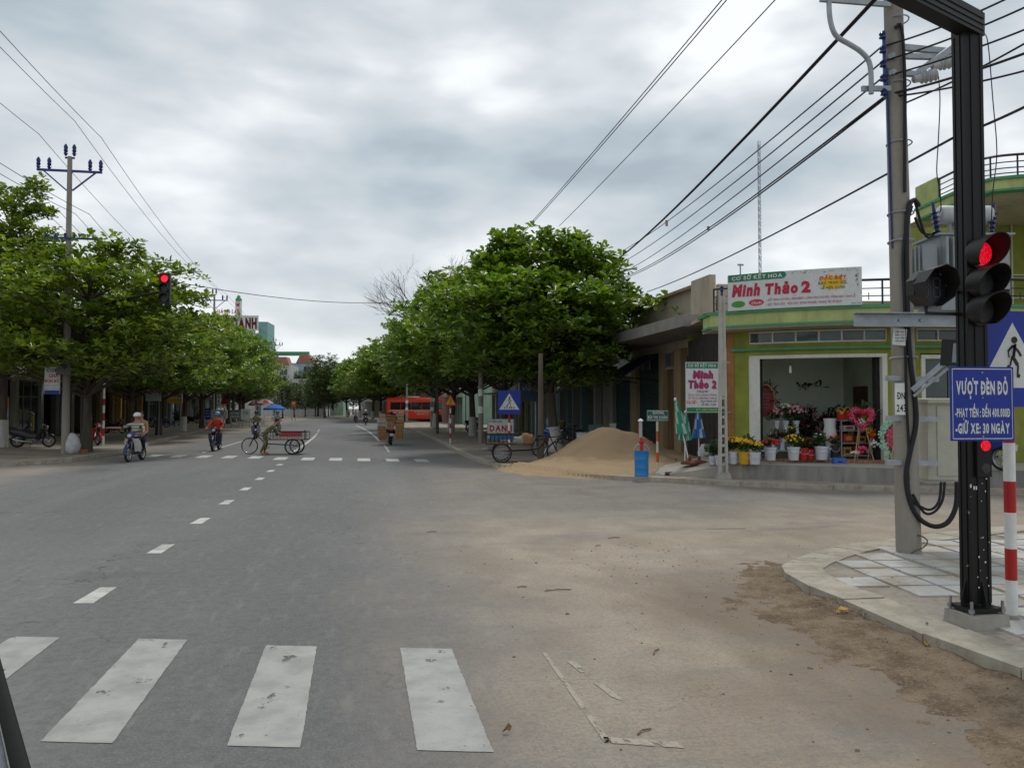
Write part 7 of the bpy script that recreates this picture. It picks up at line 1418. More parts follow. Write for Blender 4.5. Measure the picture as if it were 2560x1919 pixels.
# ---------------------------------------------------------------- poles on the bus side
def spole(label, base, h_, r0=.13, wraps=True):
    t = thing('street_pole', label, 'pole', base); mb = MB(); mb.tube([(0, 0, 0), (0, 0, h_ / 2), (0, 0, h_)], [r0, r0 * .85, r0 * .7], 12); mb.build('shaft', CONCP if wraps else mat('weathered_brown', (.13, .105, .08), .95, var=.3, scale=4, streak=True), t, smooth=50)
    if wraps:
        for z in (1.5, 2.35): mb = MB(); mb.cyl((0, 0, z), (0, 0, z + .35), r0 * .99 + .004, None, 12, 0, False); mb.build('pasted_notice', WHITE, t)
    return t
spole('concrete pole beside the parked cargo cart under the big tree', G(1352, 1150, .1), 3.6, .11, False); spole('concrete pole with pasted notices left of the sign with the red word', G(1202, 1108, .1), 7.0, .135); t = spole('far grey pole with meter boxes before the second coach', G(1081, 1067, .1), 7, .2)
for k, (x, z) in enumerate(((-.15, 3.3), (.15, 3.3), (-.15, 3.7), (.15, 3.7))): mb = MB(); mb.box((x, -.25, z), (.26, .16, .34)); mb.build('meter', PLASTG, t)
spole('thin whitened pole before the first coach', G(1017, 1056, .1), 5, .16)
# ---------------------------------------------------------------- road signs
yp = G(1126, 1108, .1); t = thing('warning_sign', 'yellow triangular warning sign with red border on red and white pole', 'sign', yp, -TH)
striped_pole(t, 2, .04, [0, .25, .5, .75, 1.0, 1.25, 1.5, 1.75, 2.0], 0, 0)
zz = PD(0, 1014, yp.dot(_F)).z - .1; s = .33
mb = MB(); mb.prism([(-s, -.05, zz), (s, -.05, zz), (0, -.05, zz + s * 1.73)], (0, -.006, 0)); bd = mb.build('red_border', RED, t); mb = MB(); mb.prism([(-s * .74, -.058, zz + .055), (s * .74, -.058, zz + .055), (0, -.058, zz + s * 1.73 - .105)], (0, -.003, 0)); mb.build('yellow_face', paint('sign_yellow', (.6, .34, .01), .4), bd); walker(bd, .27, 0, zz + .08, BLACK, -.064)
cp = PD(1273, 1020, 31); cp.z = .1; t = thing('crossing_sign', 'blue pedestrian crossing sign half under the big tree beside the sign with red word', 'sign', cp, -TH); striped_pole(t, 2, .045, [0, .3, .6, .9, 1.2, 1.5], 0, 1); mb = MB(); mb.cyl((0, 0, 1.5), (0, 0, 2.6), .03, None, 10); mb.build('pole_top', BLACK, t); crossing_sign(t, .86, .9, 1.97, -.05)
dp = PD(1252, 1020, 34); dp.z = .1; t = thing('shop_board', 'white board with large red word on a thin stand weighted by a stone', 'sign', dp, -TH); zc = PD(0, 1071, 34).z - .1
mb = MB(); mb.box((0, 0, zc), (1.06, .03, .78)); pn = mb.build('panel', SIGNW, t); mb = MB()
for a, c in (((-.53, -.39), (.53, -.39)), ((-.53, .39), (.53, .39)), ((-.53, -.39), (-.53, .39)), ((.53, -.39), (.53, .39))): mb.bar((a[0], -.01, zc + a[1]), (c[0], -.01, zc + c[1]), .03, .025)
mb.build('frame', GALV, t); PBK = mat('print_dark', (.03, .03, .05), .6)
lettering(pn, 'CƠ ĐIỆN LẠNH', -.22, zc + .25, .085, PBK, .55, y=-.018); lettering(pn, 'DANH', -.0, zc - .10, .24, RED, .92, bold=.05, y=-.018); lettering(pn, 'SỬA CHỮA, LẮP RÁP', 0, zc - .22, .07, PBK, .95, y=-.018); lettering(pn, 'MÁY LẠNH, TỦ LẠNH', 0, zc - .33, .07, PBK, .95, y=-.018)
mb = MB(); mb.cyl((-.55, 0, .05), (-.55, 0, zc + .3), .012, None, 6); mb.build('stand_rod', STEEL, t); mb = MB(); mb.ell((-.6, -.05, .06), (.22, .14, .09), 9, 5); mb.build('stone_weight', CONC, t)
vp = PD(1322, 1020, 35); vp.z = .1; t = thing('phone_board', 'dark blue telephone company board shaded by the big tree', 'sign', vp, -TH); a_ = PD(0, 935, 35).z; c_ = PD(0, 1003, 35).z; mb = MB(); mb.box((0, 0, (a_ + c_) / 2 - .1), (.8, .08, a_ - c_)); pn = mb.build('panel', mat('board_navy', (.025, .05, .09), .4), t); lettering(pn, 'VNPT', 0, c_ + .35, .19, mat('print_dim', (.3, .32, .34), .5), .6, y=-.045)
mb = MB(); mb.bar((-.42, 0, c_ - .15), (-.42, 0, a_ - .05), .05, .06); mb.build('frame', SIGNW, t); mb = MB(); mb.cyl((.3, .1, 0), (.3, .1, c_), .04); mb.build('post', GALV, t)
np_ = G(1644, 1178, .12); t = thing('street_name_sign', 'small dark green street name sign on white and orange striped post', 'sign', np_, -TH); striped_pole(t, 2, .035, [0, .25, .52, .82, 1.1, 1.4, 1.62], 0, 0, (paint('cream_band', (.55, .5, .38), .5), paint('orange_band', (.48, .09, .02), .5)))
zs_ = PD(0, 1052, np_.dot(_F)).z - .12; mb = MB(); mb.box((.0, -.045, zs_ + .15), (.60, .01, .31)); pn = mb.build('plate', paint('plate_green', (.03, .10, .085), .4), t); lettering(pn, 'ĐƯỜNG', .02, zs_ + .19, .07, PWH, .3, y=-.052); lettering(pn, 'BÙI THỊ XUÂN', .0, zs_ + .06, .085, PWH, .52, y=-.052, bold=.02)
mb = MB()
for a, c in (((-.28, .02), (.28, .02)), ((-.28, .28), (.28, .28)), ((-.28, .02), (-.28, .28)), ((.28, .02), (.28, .28))): mb.bar((a[0], -.0515, zs_ + a[1]), (c[0], -.0515, zs_ + c[1]), .004, .012)
mb.build('white_border', SIGNW, pn)
# lattice concrete pole with flower shop board
lpz = G(1808, 1196, .1); t = thing('lattice_pole', 'pierced pale concrete pole in front of the flower shop', 'pole', lpz, -TH); H_ = 4.55; LPC = mat('pale_concrete', (.42, .40, .36), .9, var=.15, scale=4, bump=.15, dirt=.3)
mb = MB()
for s in (-1, 1): mb.add([(s * .08 - .033, -.07, 0), (s * .08 + .033, -.07, 0), (s * .08 + .033, .07, 0), (s * .08 - .033, .07, 0)] + [(s * .04 - .03, -.06, H_), (s * .04 + .03, -.06, H_), (s * .04 + .03, .06, H_), (s * .04 - .03, .06, H_)], [(0, 1, 2, 3), (4, 5, 6, 7), (0, 1, 5, 4), (1, 2, 6, 5), (2, 3, 7, 6), (3, 0, 4, 7)])
mb.box((0, 0, 3.3), (.075, .118, 2.5), 0, None, .8); mb.build('flange', LPC, t)
for k in range(9): z = .12 + k * .235; w_ = .11 - .05 * z / H_; mb = MB(); mb.box((0, 0, z), (w_, .1, .07)); mb.build('rung', LPC, t)
mb = MB(); mb.box((0, 0, .06), (.38, .3, .2), 0, None, .75); mb.build('footing', CONC, t); mb = MB(); mb.cyl((0, 0, H_), (0, 0, H_ + .14), .03); mb.lathe([(.02, 0), (.05, .04), (.03, .09), (.05, .13), (.02, .16)], 10, (0, 0, H_ + .1)); mb.build('insulator', INSUL, t)
sb_ = PD(1755, 968, 21.6); t = thing('upright_sign', 'upright white flower shop board with green bands beside the lattice pole', 'sign', sb_, -TH); W_, Hh = .86, 1.32
mb = MB(); mb.box((0, 0, 0), (W_, .04, Hh)); pn = mb.build('panel', MC['banner_white'], t)
for z0_, z1_ in ((.50, .645), (-.645, -.53)): mb = MB(); mb.box((0, -.0215, (z0_ + z1_) / 2), (W_ - .03, .004, z1_ - z0_)); mb.build('green_band', BG, pn)
PVI = mat('print_violet', (.12, .12, .25), .6); PMg = paint('print_magenta', (.45, .012, .09), .5)
lettering(pn, 'CƠ SỞ KẾT HOA', 0, .54, .075, PWH, .74, y=-.025, bold=.03)
for dx, m_, yy in ((-.012, PVI, -.0222), (.008, PMg, -.0245)): lettering(pn, 'Minh', .02 + dx, .24 - dx, .2, m_, .52, y=yy, bold=.05, slant=.12); lettering(pn, 'Thảo 2', .0 + dx, -.02 - dx, .2, m_, .74, y=yy, bold=.05, slant=.08)
lettering(pn, 'Chuyên', 0, -.13, .06, PBK, .3, y=-.0235, slant=.3); lettering(pn, '• KẾT HOA CÔ DÂU, LẴNG HOA, VÒNG HOA', 0, -.225, .05, PM, .78, y=-.0235); lettering(pn, '• KẾT TRÁI CÂY, BÓNG PHÒNG, TRANG TRÍ', 0, -.31, .05, PM, .78, y=-.0235)
lettering(pn, 'ĐẶC BIỆT:', -.27, -.43, .075, paint('print_red', (.55, .04, .01), .5), .27, y=-.0235, bold=.03); lettering(pn, 'BAO TRỌN GÓI', .17, -.39, .05, PBK, .42, y=-.0235); lettering(pn, 'LỄ HỎI, CƯỚI', .17, -.48, .05, PBK, .38, y=-.0235); lettering(pn, 'ĐT: 0913.735037', .12, -.615, .055, paint('print_lime', (.45, .5, .03), .5), .55, y=-.025, bold=.02)
for z in (-.655, .655): mb = MB(); mb.bar((-.43, .02, z), (.75, .02, z), .025, .025); mb.build('mounting_bar', GALV, t)
# ---------------------------------------------------------------- blue drum with hand pump
dpz = G(1604, 1189, .12); t = thing('oil_drum', 'small blue fuel drum with red hand pump on the kerb before the sand', 'drum', dpz, -TH); BD = paint('drum_blue', (.02, .20, .50), .35, dirt=.12); r_ = .178
mb = MB(); prof = [(r_ * 1.03, 0), (r_ * 1.03, .02), (r_, .03)]
for z in (.2, .42): prof += [(r_, z - .02), (r_ * 1.03, z), (r_, z + .02)]
prof += [(r_, .61), (r_ * 1.03, .62), (r_ * 1.03, .64), (r_ * .96, .64), (r_ * .95, .625)]; mb.lathe(prof, 24); mb.build('barrel', BD, t, smooth=30)
mb = MB(); mb.tube([(-.2, 0, .5), (-.19, 0, .7), (-.1, 0, .8), (0, 0, .83), (.1, 0, .8), (.19, 0, .7), (.2, 0, .5)], .012, 6); mb.build('hoop_handle', GALV, t, smooth=50)
mb = MB(); mb.cyl((0, 0, .62), (0, 0, .78), .05, .04, 10); mb.cyl((0, 0, .76), (0, 0, .98), .035, .03, 10); mb.tube([(0, 0, .93), (.12, -.02, .92), (.28, -.03, .86)], .014, 6); mb.ell((0, 0, .86), (.07, .05, .06), 10, 6); mb.build('hand_pump', RED, t, smooth=50); mb = MB(); mb.cyl((-.02, 0, .98), (-.02, 0, 1.4), .045, None, 12); mb.build('measuring_glass', mat('clear_plastic', (.35, .38, .36), .15, var=.1, bump=0), t, smooth=50); mb = MB(); mb.lathe([(.075, 0), (.06, .03), (.02, .06), (.0, .065)], 14, (-.02, 0, 1.4)); mb.build('cap', WHITE, t, smooth=50)
mb = MB(); mb.tube([(-.06, .0, .98), (-.08, .02, 1.2), (-.05, 0, 1.38)], .01, 5); mb.build('red_pipe', RED, t)
# ---------------------------------------------------------------- folded parasols and bits beside the shop
def parasol(label, ub, vb, ut, vt, D, m, m2, base=True, hh=.55):
    b_ = PD(ub, vb, D); tp = PD(ut, vt, D); t = thing('folded_parasol', label, 'parasol', b_, -TH, 'folded parasols beside the shop'); d = Vector(((tp - b_).dot(_R), .1, (tp - b_).z)); mb = MB(); mb.cyl((0, 0, 0), d, .016, None, 8); mb.build('pole', WHITE, t)
    # pleated cloth hanging round the upper pole
    mb = MB(); n = 16; vs = []; fs = []; ml = []
    rows = [(1.0, .02), (.93, .05), (.8, .085), (.62, .12), (.46, .15)]
    for f_, r__ in rows:
        c = d * f_
        for j in range(n): a = 6.283 * j / n; q_ = r__ * (1 + (.3 if j % 2 else -.25) * (1 - f_) * 1.6); vs.append((c.x + q_ * math.cos(a), c.y + q_ * math.sin(a), c.z + (.03 if j % 2 else 0)))
    for i in range(len(rows) - 1):
        for j in range(n): mb.add([vs[i * n + j], vs[i * n + (j + 1) % n], vs[i * n + n + (j + 1) % n], vs[i * n + n + j]], [(0, 1, 2, 3)], 1 if (j // 2 + i) % 3 == 0 else 0)
    mb.build('folded_cloth', [m, m2], t); mb = MB(); mb.ell(d, (.04, .04, .05), 8, 5); mb.build('finial', WHITE, t)
    if base: mb = MB(); mb.lathe([(.24, 0), (.24, .05), (.16, .08), (.05, .1), (.035, .2)], 16); mb.build('foot', mat('rust_red', (.16, .05, .03), .8, var=.3), t, smooth=30)
    return t
CG = cloth('green', (.03, .28, .17)); CWt = cloth('offwhite', (.45, .48, .46)); CB = cloth('blue', (.03, .14, .45))
parasol('leaning green and white folded parasol, leftmost beside the shop', 1724, 1160, 1690, 998, 21.9, CG, CWt); parasol('upright green folded parasol under the upright sign', 1712, 1162, 1716, 1030, 22.2, CG, CWt, False); parasol('blue and white folded parasol under the upright sign', 1748, 1158, 1747, 1022, 22.2, CB, CWt)
mb = MB(); mb.ell((0, 0, .0), (.22, .2, .04), 14, 5); mb.box((0, 0, .1), (.03, .03, .25)); tag(mb.build('parasol_foot', MC['rust_red'], None, loc=G(1690, 1165, .16)), 'empty rusty red parasol foot on the sand edge', 'stand')
def sack(label, p, s, m, rz=0, seed=1):
    mb = MB(); mb.ell((0, 0, s[2] * .9), s, 14, 10); rr = random.Random(seed); mb.v = [(x + s[0] * .28 * nz(x * 3 + seed, z * 3, 3.0), y + s[1] * .25 * nz(y * 3, z * 2 + seed, 3.0, 2), max(0, z + (s[2] * .35 * (abs(math.sin(x * 9 + seed)) if z > s[2] * 1.3 else 0)) + .1 * s[2] * nz(x * 5, y * 5, 2, 4))) for x, y, z in mb.v]
    return tag(mb.build('sack', m, None, 70, p, rz), label, 'sack')
PLW = mat('woven_plastic', (.45, .45, .46), .6, var=.2, scale=5, bump=.2); sack('white plastic sack slumped beside the blue parasol foot', G(1768, 1160, .25), (.28, .22, .28), PLW, 0, 3); sack('white plastic sack leaning at the foot of the nearest far pole', G(181, 1136, .13), (.26, .22, .36), PLW, 0, 5)
mb = MB(); [mb.box((k * .21, 0, .06), (.2, .22, .12)) for k in range(1)]; tag(mb.build('hollow_brick', mat('brick_orange', (.38, .13, .05), .85, var=.3), None, loc=G(190, 1132, .13), rz=.2), 'orange brick beside the white plastic sack', 'brick'); mb = MB(); mb.box((0, 0, .06), (.42, .2, .12)); tag(mb.build('hollow_brick', MC['brick_orange'], None, loc=G(203, 1131, .13), rz=-.1), 'longer orange brick block next to the dark trunk', 'brick')
for i, (u, v, a) in enumerate(((1690, 1186, .2), (1706, 1188, -.4), (1724, 1185, .7), (1668, 1187, 1.2))): mb = MB(); mb.box((0, 0, .04), (.5 - .07 * i, .12, .07), 0, None, .9); tag(mb.build('broken_slab', mat('dark_rubble', (.06, .05, .045), .9, var=.4), None, loc=G(u, v, .11), rz=a), 'dark broken slab lying in the row between drum and ramp, %s from the drum' % ['second', 'third', 'fourth', 'first'][i], 'rubble', 'broken slabs between drum and ramp')
# cart, bicycles and goods behind the sand
cargo_trike('parked cargo cart with blue side plank under the big tree', G(1300, 1157, .1) + Vector((.1, .4, 0)), R_(172), paint('plank_blue', (.02, .13, .28), .6), .9)
def bicycle(label, loc, rz, m):
    t = thing('bicycle', label, 'bicycle', loc, rz); wheel(t, .52, .33, .017, 16, 'front_wheel', CHROME); wheel(t, -.52, .33, .017, 16, 'rear_wheel', CHROME); mb = MB()
    for a, c in (((.52, 0, .33), (.40, 0, .82)), ((.42, 0, .75), (-.12, 0, .32)), ((.42, 0, .72), (-.22, 0, .68)), ((-.12, 0, .32), (-.24, 0, .82)), ((-.52, 0, .33), (-.22, 0, .68)), ((-.52, 0, .33), (-.12, 0, .32))): mb.cyl(a, c, .017, None, 6)
    mb.build('frame', m, t); mb = MB(); mb.tube([(.3, -.27, .95), (.38, -.1, .93), (.40, 0, .84), (.38, .1, .93), (.3, .27, .95)], .012, 6); mb.build('handlebar', CHROME, t, smooth=50); mb = MB(); mb.ell((-.26, 0, .86), (.13, .08, .035), 10, 6); mb.build('saddle', SEATM, t, smooth=60); mb = MB(); mb.torus((-.12, .04, .32), (0, 1, 0), .09, .006, 16, 4); mb.box((-.05, -.12, .24), (.09, .07, .02)); mb.build('crank', STEEL, t)
    for x in (.52, -.52): mb = MB(); mb.tube([(x + .35 * math.cos(a), 0, .33 + .35 * math.sin(a)) for a in np.linspace(.3, 2.9, 9)], .014, 5); mb.build('mudguard', m, t)
    return t
DKB = mat('bike_frame_dark', (.03, .03, .035), .5, .3); bicycle('dark bicycle standing behind the parked cargo cart, wheel against the sand', G(1378, 1140, .1), R_(20), DKB); tb_ = bicycle('dark bicycle with a front basket of fruit behind the sand heap', G(1428, 1108, .1), R_(200), DKB)
mb = MB(); mb.lathe([(.14, .85), (.19, 1.08), (.18, 1.08), (.13, .87)], 14, (.56, 0, 0)); mb.build('basket', mat('wicker', (.14, .10, .06), .8, var=.4, scale=25), tb_); mb = MB(); [mb.ell((.56 + dx, dy, 1.1), (.05, .05, .05), 8, 5) for dx, dy in ((-.08, 0), (.06, .05), (.02, -.07), (-.03, .09))]; tag(mb.build('fruit', mat('fruit_orange', (.5, .2, .05), .5), tb_), kind='stuff')
p_ = PD(1384, 1098, 33.2); mb = MB(); mb.add([(-.3, 0, .5), (-.15, -.05, -.45), (.35, -.02, -.45), (.3, .02, .4), (.1, .03, .55)], [(0, 1, 2, 3, 4)]); mb.add([(-.3, .02, .5), (-.15, -.03, -.45), (.35, 0, -.45), (.3, .04, .4), (.1, .05, .55)], [(0, 1, 2, 3, 4)]); tag(mb.build('plastic_sheet', PLW, None, loc=p_, rz=-TH), 'white plastic sheet hung against the big tree trunk', 'sheet')
sack('light blue plastic bag hanging on the trunk behind the cargo cart', PD(1374, 1066, 33.2) , (.16, .14, .2), mat('bag_blue', (.12, .26, .36), .4), 0, 8); sack('blue bag on the bicycle behind the cargo cart', PD(1367, 1092, 31.3), (.12, .1, .16), mat('bag_deepblue', (.03, .11, .4), .5), 0, 9); sack('pink bag on the bicycle behind the cargo cart', PD(1366, 1106, 31.3), (.11, .1, .1), mat('bag_pink', (.4, .04, .14), .5), 0, 10); sack('brown bundle heaped on the parked cargo cart', G(1318, 1110, .75), (.22, .18, .16), mat('bundle_brown', (.22, .12, .06), .8), 0, 12); sack('grey bundle heaped on the parked cargo cart', G(1300, 1110, .75), (.22, .18, .12), mat('bundle_grey', (.2, .2, .18), .8), 0, 13)
for lb, u, v, D, d, m_ in (('white counter box standing in front of the dark shop', 1470, 1085, 33, (.9, .5, .75), WHITE), ('dark green panel leaning behind the white counter box', 1494, 1080, 33.5, (.75, .12, 1.05), PC['teal']), ('pale slab standing against the dark green pier', 1532, 1080, 34, (.25, .15, 1.1), WHITE)):
    p = PD(u, v, D); p.z = .1; mb = MB(); mb.box((0, 0, d[2] / 2), d); mb.box((0, -d[1] / 2 - .004, d[2] * .5), (d[0] * .85, .01, d[2] * .8)); mb.box((0, 0, d[2] + .012), (d[0] + .05, d[1] + .05, .03)); tag(mb.build('counter', m_, None, loc=p, rz=-TH), lb, 'counter')
# ---------------------------------------------------------------- things on the far pavement
mk = G(258, 1114, .13); t = thing('marker_pole', 'red and white striped marker pole on the pavement across the street', 'pole', mk); striped_pole(t, 3, .05, [0, .45, .8, 1.15, 1.5, 1.85, 2.15, 3.0], 0, 0)
sp_ = PB[0] + Vector((-.45, -.1, 0)); t = thing('hanging_sign', 'white shop sign with red and blue print hung on the nearest far pole', 'sign', sp_, -.05); z0_ = PD(0, 985, 31).z - .13; z1_ = PD(0, 917, 31).z - .13; w_ = .54
mb = MB(); mb.box((0, 0, (z0_ + z1_) / 2), (w_, .06, z1_ - z0_)); pn = mb.build('panel', SIGNW, t); mb = MB(); mb.box((0, -.034, z0_ + .07), (w_ - .02, .006, .15)); mb.build('blue_band', BLUES, pn); lettering(pn, 'CƠM', 0, z1_ - .2, .12, PBK, .4, y=-.034, bold=.03); lettering(pn, 'CHẢ', .05, z1_ - .4, .13, RED, .34, y=-.034, bold=.04); lettering(pn, 'BÚN BÒ', 0, z1_ - .6, .12, RED, .5, y=-.034, bold=.03)
for k in range(3): lettering(pn, ['CƠM GÀ, CƠM TẤM', 'BÚN CHẢ, BÚN CÁ', 'MÌ QUẢNG'][k], 0, z1_ - .74 - k * .11, .06, MC['print_grey'] if 'print_grey' in MC else PBK, .52, y=-.034)
mb = MB(); mb.bar((0, .05, z1_ - .1), (.45, .05, z1_ - .1), .03, .03); mb.build('bracket', BLACK, t); mb = MB(); mb.bar((0, .05, z0_ + .1), (.45, .05, z0_ + .1), .03, .03); mb.build('bracket', BLACK, t)
def postsign(label, u, v0, v1, wpx, D, face, lines, cat='sign', name='street_sign'):
    p = PD(u, 1020, D); p.z = .13; z0_ = PD(0, v1, D).z - .13; z1_ = PD(0, v0, D).z - .13; w_ = wpx * D / FPX; t = thing(name, label, cat, p, -TH); mb = MB(); mb.box((0, 0, (z0_ + z1_) / 2), (w_, .08, z1_ - z0_)); pn = mb.build('panel', face, t)
    for s in (-1, 1): mb = MB(); mb.cyl((s * w_ * .35, .07, 0), (s * w_ * .35, .07, z1_), .035, None, 7); mb.build('post', GALV, t)
    for tx, fz, fh, m_, fw in lines: lettering(pn, tx, 0, z0_ + (z1_ - z0_) * fz, (z1_ - z0_) * fh, m_, w_ * fw, y=-.046, bold=.04)
    return t, pn, w_, z0_, z1_
postsign('pale pawn shop sign with red letters under the trees across the street', 383, 936, 1002, 38, 52, SIGNW, [('DỊCH VỤ', .68, .16, PBK, .6), ('CẦM ĐỒ', .3, .27, RED, .85)])
t, pn, w_, z0_, z1_ = postsign('pale gold shop sign with yellow base next to the pawn shop sign', 438, 958, 1008, 35, 57, SIGNW, [('TIỆM', .64, .24, RED, .6), ('VÀNG', .34, .22, RED, .8)]); mb = MB(); mb.box((0, -.044, z0_ + (z1_ - z0_) * .13), (w_ - .04, .008, (z1_ - z0_) * .24)); mb.build('yellow_band', BYEL, pn)
postsign('small orange notice board at the very picture edge beside the trunk', 10, 992, 1020, 22, 38, paint('notice_orange', (.5, .2, .03), .5), [('XE ÔM', .5, .25, BYEL, .7), ('SỬA XE', .12, .25, BYEL, .7)])
postsign('blue low board beside the second pole across the street', 520, 1020, 1048, 13, 70, BLUES, [('SỬA XE', .7, .12, SIGNW, .7), ('RỬA XE', .45, .12, SIGNW, .7), ('VÁ ÉP', .2, .12, SIGNW, .7)])
postsign('low grey lettered banner fence across the street', 588, 1024, 1046, 28, 72, mat('banner_grey', (.16, .17, .17), .7), [('QUÁN NHẬU', .5, .25, SIGNW, .8), ('BÌNH DÂN', .12, .25, SIGNW, .8)]); postsign('low white and pale blue banner next to the grey one', 615, 1022, 1049, 25, 72, SIGNW, [('KEM', .5, .3, MC['print_grey'], .5)]); postsign('low white banner board behind the striped red sign', 548, 1024, 1045, 40, 73, SIGNW, [('HỦ TIẾU', .4, .3, BLUES, .6)]); postsign('upright orange board far down across the street', 734, 1002, 1018, 11, 105, paint('board_orange', (.5, .12, .03), .5), [('PHỞ', .5, .3, SIGNW, .6)]); postsign('tall white narrow board behind the second pole', 547, 974, 1010, 10, 78, SIGNW, [('K', .7, .2, BLUES, .5), ('H', .4, .2, BLUES, .5), ('S', .1, .2, BLUES, .5)])
rt = PD(561, 1020, 73); rt.z = .13; t = thing('warning_sign', 'plain red triangular road sign back on white and red pole across the street', 'sign', rt, -TH); striped_pole(t, 2, .05, [0, .35, .7, 1.05, 1.4, 1.75, 2.0], 0, 1); mb = MB(); zz = PD(0, 1009, 73).z - .13; mb.prism([(-.36, -.05, zz), (.36, -.05, zz), (0, -.05, zz + .7)], (0, -.01, 0)); mb.build('triangle', RED, t)
def sunshade(label, u, v, D, R__, m1, m2, h_=2.3):
    p = PD(u, 1020, D); p.z = .13; t = thing('sunshade', label, 'parasol', p); zt_ = PD(0, v, D).z - .13; n = 16; mb = MB(); c = (0, 0, zt_); vs = [(R__ * math.cos(6.283 * j / n), R__ * math.sin(6.283 * j / n), zt_ - .42) for j in range(n)]; vm = [(R__ * .55 * math.cos(6.283 * j / n), R__ * .55 * math.sin(6.283 * j / n), zt_ - .13) for j in range(n)]
    for j in range(n): mb.add([c, vm[j], vm[(j + 1) % n]], [(0, 1, 2)], (j // 2) % 2); mb.add([vm[j], vs[j], vs[(j + 1) % n], vm[(j + 1) % n]], [(0, 1, 2, 3)], (j // 2) % 2); a = vs[j]; d = vs[(j + 1) % n]; mb.add([a, d, (d[0], d[1], d[2] - .18), (a[0], a[1], a[2] - .18)], [(0, 1, 2, 3)], (j // 2 + 1) % 2)
    mb.build('canopy', [m1, m2], t); mb = MB(); mb.cyl((0, 0, 0), (0, 0, zt_), .025); mb.build('pole', GALV, t); mb = MB(); mb.cyl((0, 0, 0), (0, 0, .1), .25, .22, 14); mb.build('foot', CONC, t)
sunshade('red and white striped sunshade over a stall across the street', 660, 998, 88, 1.0, cloth('sunred', (.5, .06, .1)), cloth('sunwhite', (.55, .5, .5))); sunshade('bright blue sunshade above the striped rider', 686, 1010, 84, 1.1, CB, CB); sunshade('small red sunshade left of the striped one', 638, 1000, 90, .7, cloth('sunred', (.5, .06, .1)), cloth('sunwhite', (.55, .5, .5)))
for lb, u, v, w_ in (('grey round planter under the gold shop sign', 444, 1064, .9), ('wide grey planter beside the black parked scooter', 498, 1058, 1.2)):
    p = G(u, v, .13); t = thing('planter', lb, 'planter', p); mb = MB(); mb.lathe([(w_ * .3, 0), (w_ * .48, .3), (w_ * .5, .45), (w_ * .44, .45), (w_ * .4, .38)], 18); mb.build('bowl', CONC, t, smooth=40); greens(t, (0, 0, .8), (.5, .5, .6), 60, .3, GRN, u)
fp = G(62, 1100, .13); t = thing('pipe_frame', 'yellow painted pipe frame standing among the parked motorbikes', 'frame', fp); YP = paint('pipe_yellow', (.5, .44, .16), .5); mb = MB(); mb.tube([(-.55, 0, 0), (-.55, 0, 1.6), (.3, 0, 1.5), (.42, 0, 1.4), (.42, 0, 0)], .035, 7); mb.build('pipe', YP, t, smooth=40); mb = MB(); mb.tube([(.3, .1, 0), (.3, .1, 1.35)], .03, 7); mb.build('pipe', YP, t)
# stalls and tables in the shade for depth
for i, (u, v) in enumerate(((300, 1078), (340, 1075), (415, 1066), (455, 1055), (590, 1052))):
    p = G(u, v, .13); t = thing('stall_table', ['low table in deep shade behind the striped marker pole', 'low table in deep shade left of the pawn shop sign', 'low table in deep shade under the gold shop sign', 'low table beyond the grey planters', 'low table behind the grey lettered banner'][i], 'table', p, i * .7, 'stall tables in the shade'); mb = MB(); mb.box((0, 0, .72), (1.1, .7, .04)); mb.build('top', WOOD, t)
    for sx in (-1, 1):
        for sy in (-1, 1): mb = MB(); mb.bar((sx * .5, sy * .3, 0), (sx * .5, sy * .3, .7), .04, .04); mb.build('leg', WOOD, t)
    s_ = ['blue', 'red', 'blue', 'white', 'red'][i]; mb = MB(); mb.lathe([(.16, 0), (.13, .4), (.15, .42), (0, .43)], 8, p + Vector((.9, -.3, 0)) - p, 0); o = mb.build('stool', BUCK[s_], None, loc=p); tag(o, '%s plastic stool beside the %s low table' % (s_, ['first', 'second', 'third', 'fourth', 'fifth'][i]), 'stool', 'plastic stools in the shade')
# ---------------------------------------------------------------- small things on the near ground
def leafthing(label, p, s, m, rz):
    mb = MB(); V = [(0, 0, .01), (s * .35, -s * .2, .03), (s * .7, -s * .26, .015), (s, 0, .035), (s * .75, s * .24, .05), (s * .3, s * .2, .02)]; mb.add(V, [(0, 1, 2, 3), (0, 3, 4, 5)]); mb.add([(x, y, z + .003) for x, y, z in V], [(0, 1, 2, 3), (0, 3, 4, 5)]); return tag(mb.build('dry_leaf', m, None, loc=p, rz=rz), label, 'leaf')
DLY = mat('dry_leaf_yellow', (.45, .28, .07), .8, var=.25); DLB = mat('dry_leaf_brown', (.2, .11, .05), .85, var=.3)
pl_ = G(2090, 1546); leafthing('large curled yellow leaf lying in the dirt by the kerb', pl_ + Vector((0, 0, .035)), .17, DLY, .4); leafthing('small yellow leaf by the kerb lower along the dirt', G(2320, 1628) + Vector((0, 0, .03)), .07, DLY, 1.2); leafthing('brown curled leaf lying on the road right of the crossing', G(1255, 1835) + Vector((0, 0, .002)), .06, DLB, .2)
for i, (u, v, a, l_) in enumerate(((1395, 1476, .05, .28), (1535, 1345, .3, .2), (1640, 1630, 1.0, .16), (1610, 1830, .6, .12), (1080, 1330, .2, .14), (1305, 1468, .1, .1), (1495, 1365, .5, .1))):
    mb = MB(); mb.tube([(-l_ / 2, 0, .008), (0, .012, .012), (l_ / 2, -.006, .008)], .005, 5); tag(mb.build('twig', DLB, None, loc=G(u, v), rz=a), ['long twig on the sandy road below mid picture', 'short twig near the faded sand edge', 'twig beside the worn crossing bar', 'twig near the bottom road edge', 'dark twig on the grey asphalt', 'small dark twig left of the long one', 'small dark chip on the sandy road'][i], 'twig')
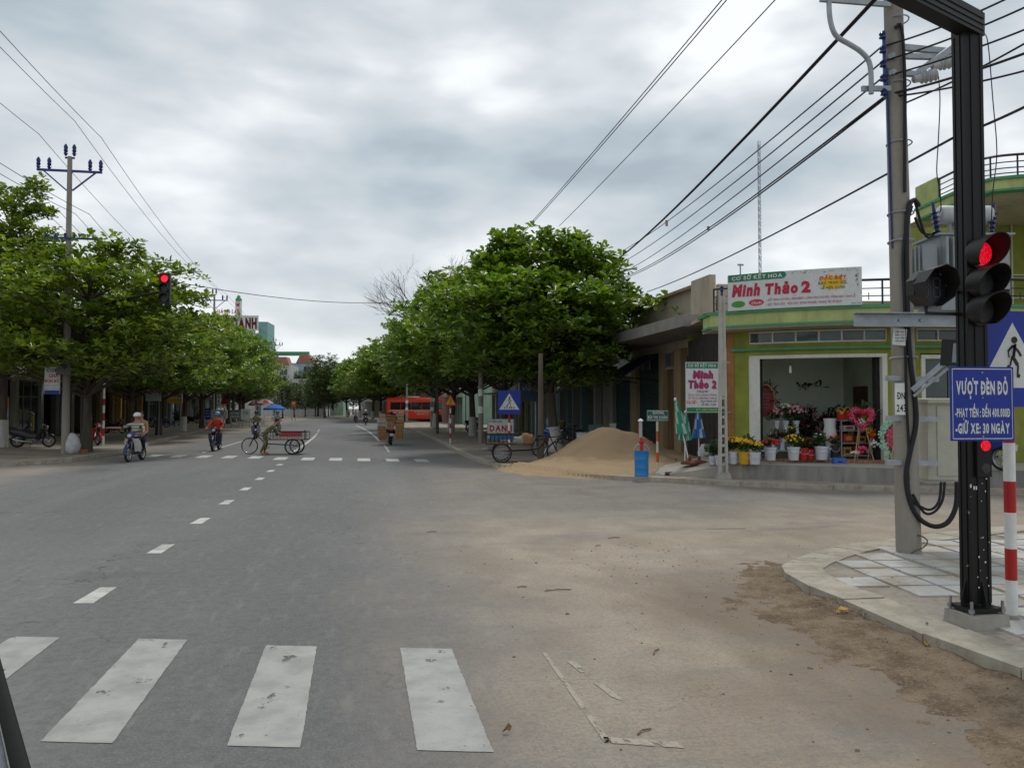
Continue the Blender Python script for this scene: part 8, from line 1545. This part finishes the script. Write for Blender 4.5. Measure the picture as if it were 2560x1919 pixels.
mb = MB(); mb.box((0, 0, .008), (.6, .035, .012)); tag(mb.build('white_stick', mat('dusty_stick', (.42, .39, .33), .8), None, loc=G(1815, 1321), rz=-.12), 'thin white stick lying on the sandy side road', 'stick'); mb = MB(); mb.add([(-.2, -.08, .008), (.18, -.1, .012), (.22, .06, .02), (-.05, .1, .03)], [(0, 1, 2, 3)]); mb.add([(-.2, -.08, .005), (.18, -.1, .009), (.22, .06, .017), (-.05, .1, .027)], [(0, 1, 2, 3)]); tag(mb.build('paper_scrap', SIGNW, None, loc=G(2500, 1331, .0)), 'crumpled white paper on the side road behind the striped pole', 'paper')
mb = MB(); mb.add([(.0, -.05, .03), (.09, -.06, .03), (.1, .03, .04), (.02, .04, .03)], [(0, 1, 2, 3)]); tag(mb.build('paper_scrap', SIGNW, None, loc=G(2185, 1563, .0) + Vector((0, 0, .02))), 'small white scrap in the dirt at the kerb foot', 'paper')
# straw heaped on the kerb edge
rr = random.Random(8)
for i, (u, v) in enumerate(((2058, 1515), (2145, 1545))):
    c = G(u, v, .03); mb = MB()
    for k in range(46): a = rr.uniform(0, 3.14); l_ = rr.uniform(.05, .16); p = Vector((rr.gauss(0, .09), rr.gauss(0, .06), rr.uniform(0, .07))); mb.cyl(p, p + Vector((math.cos(a) * l_, math.sin(a) * l_, rr.uniform(-.02, .05))), .0025, None, 3, 0, False)
    tag(mb.build('straw', mat('straw_grey', (.24, .18, .11), .9, var=.35), None, loc=c), ['grey straw clump on the kerb edge above the yellow leaf', 'grey straw clump on the kerb edge right of the yellow leaf'][i], 'straw', kind='stuff')
# wiper of the vehicle the picture was taken from
wa = PD(-40, 1560, .63); wb = PD(62, 1960, .60); t = thing('wiper_arm', 'black windscreen wiper arm in the bottom corner of the picture', 'wiper', wb); d = wa - wb
mb = MB(); mb.tube([d * -0.6, Vector((0, 0, 0)), d * .5, d], [.0075, .0068, .0055, .0045], 8); mb.build('arm', VISOR, t, smooth=50); mb = MB(); n_ = Vector((-.012, 0, 0)); mb.tube([d * -.6 + n_, n_ * .95, d * .5 + n_ * .8], .003, 6); mb.build('spring_rod', GALV, t, smooth=50)
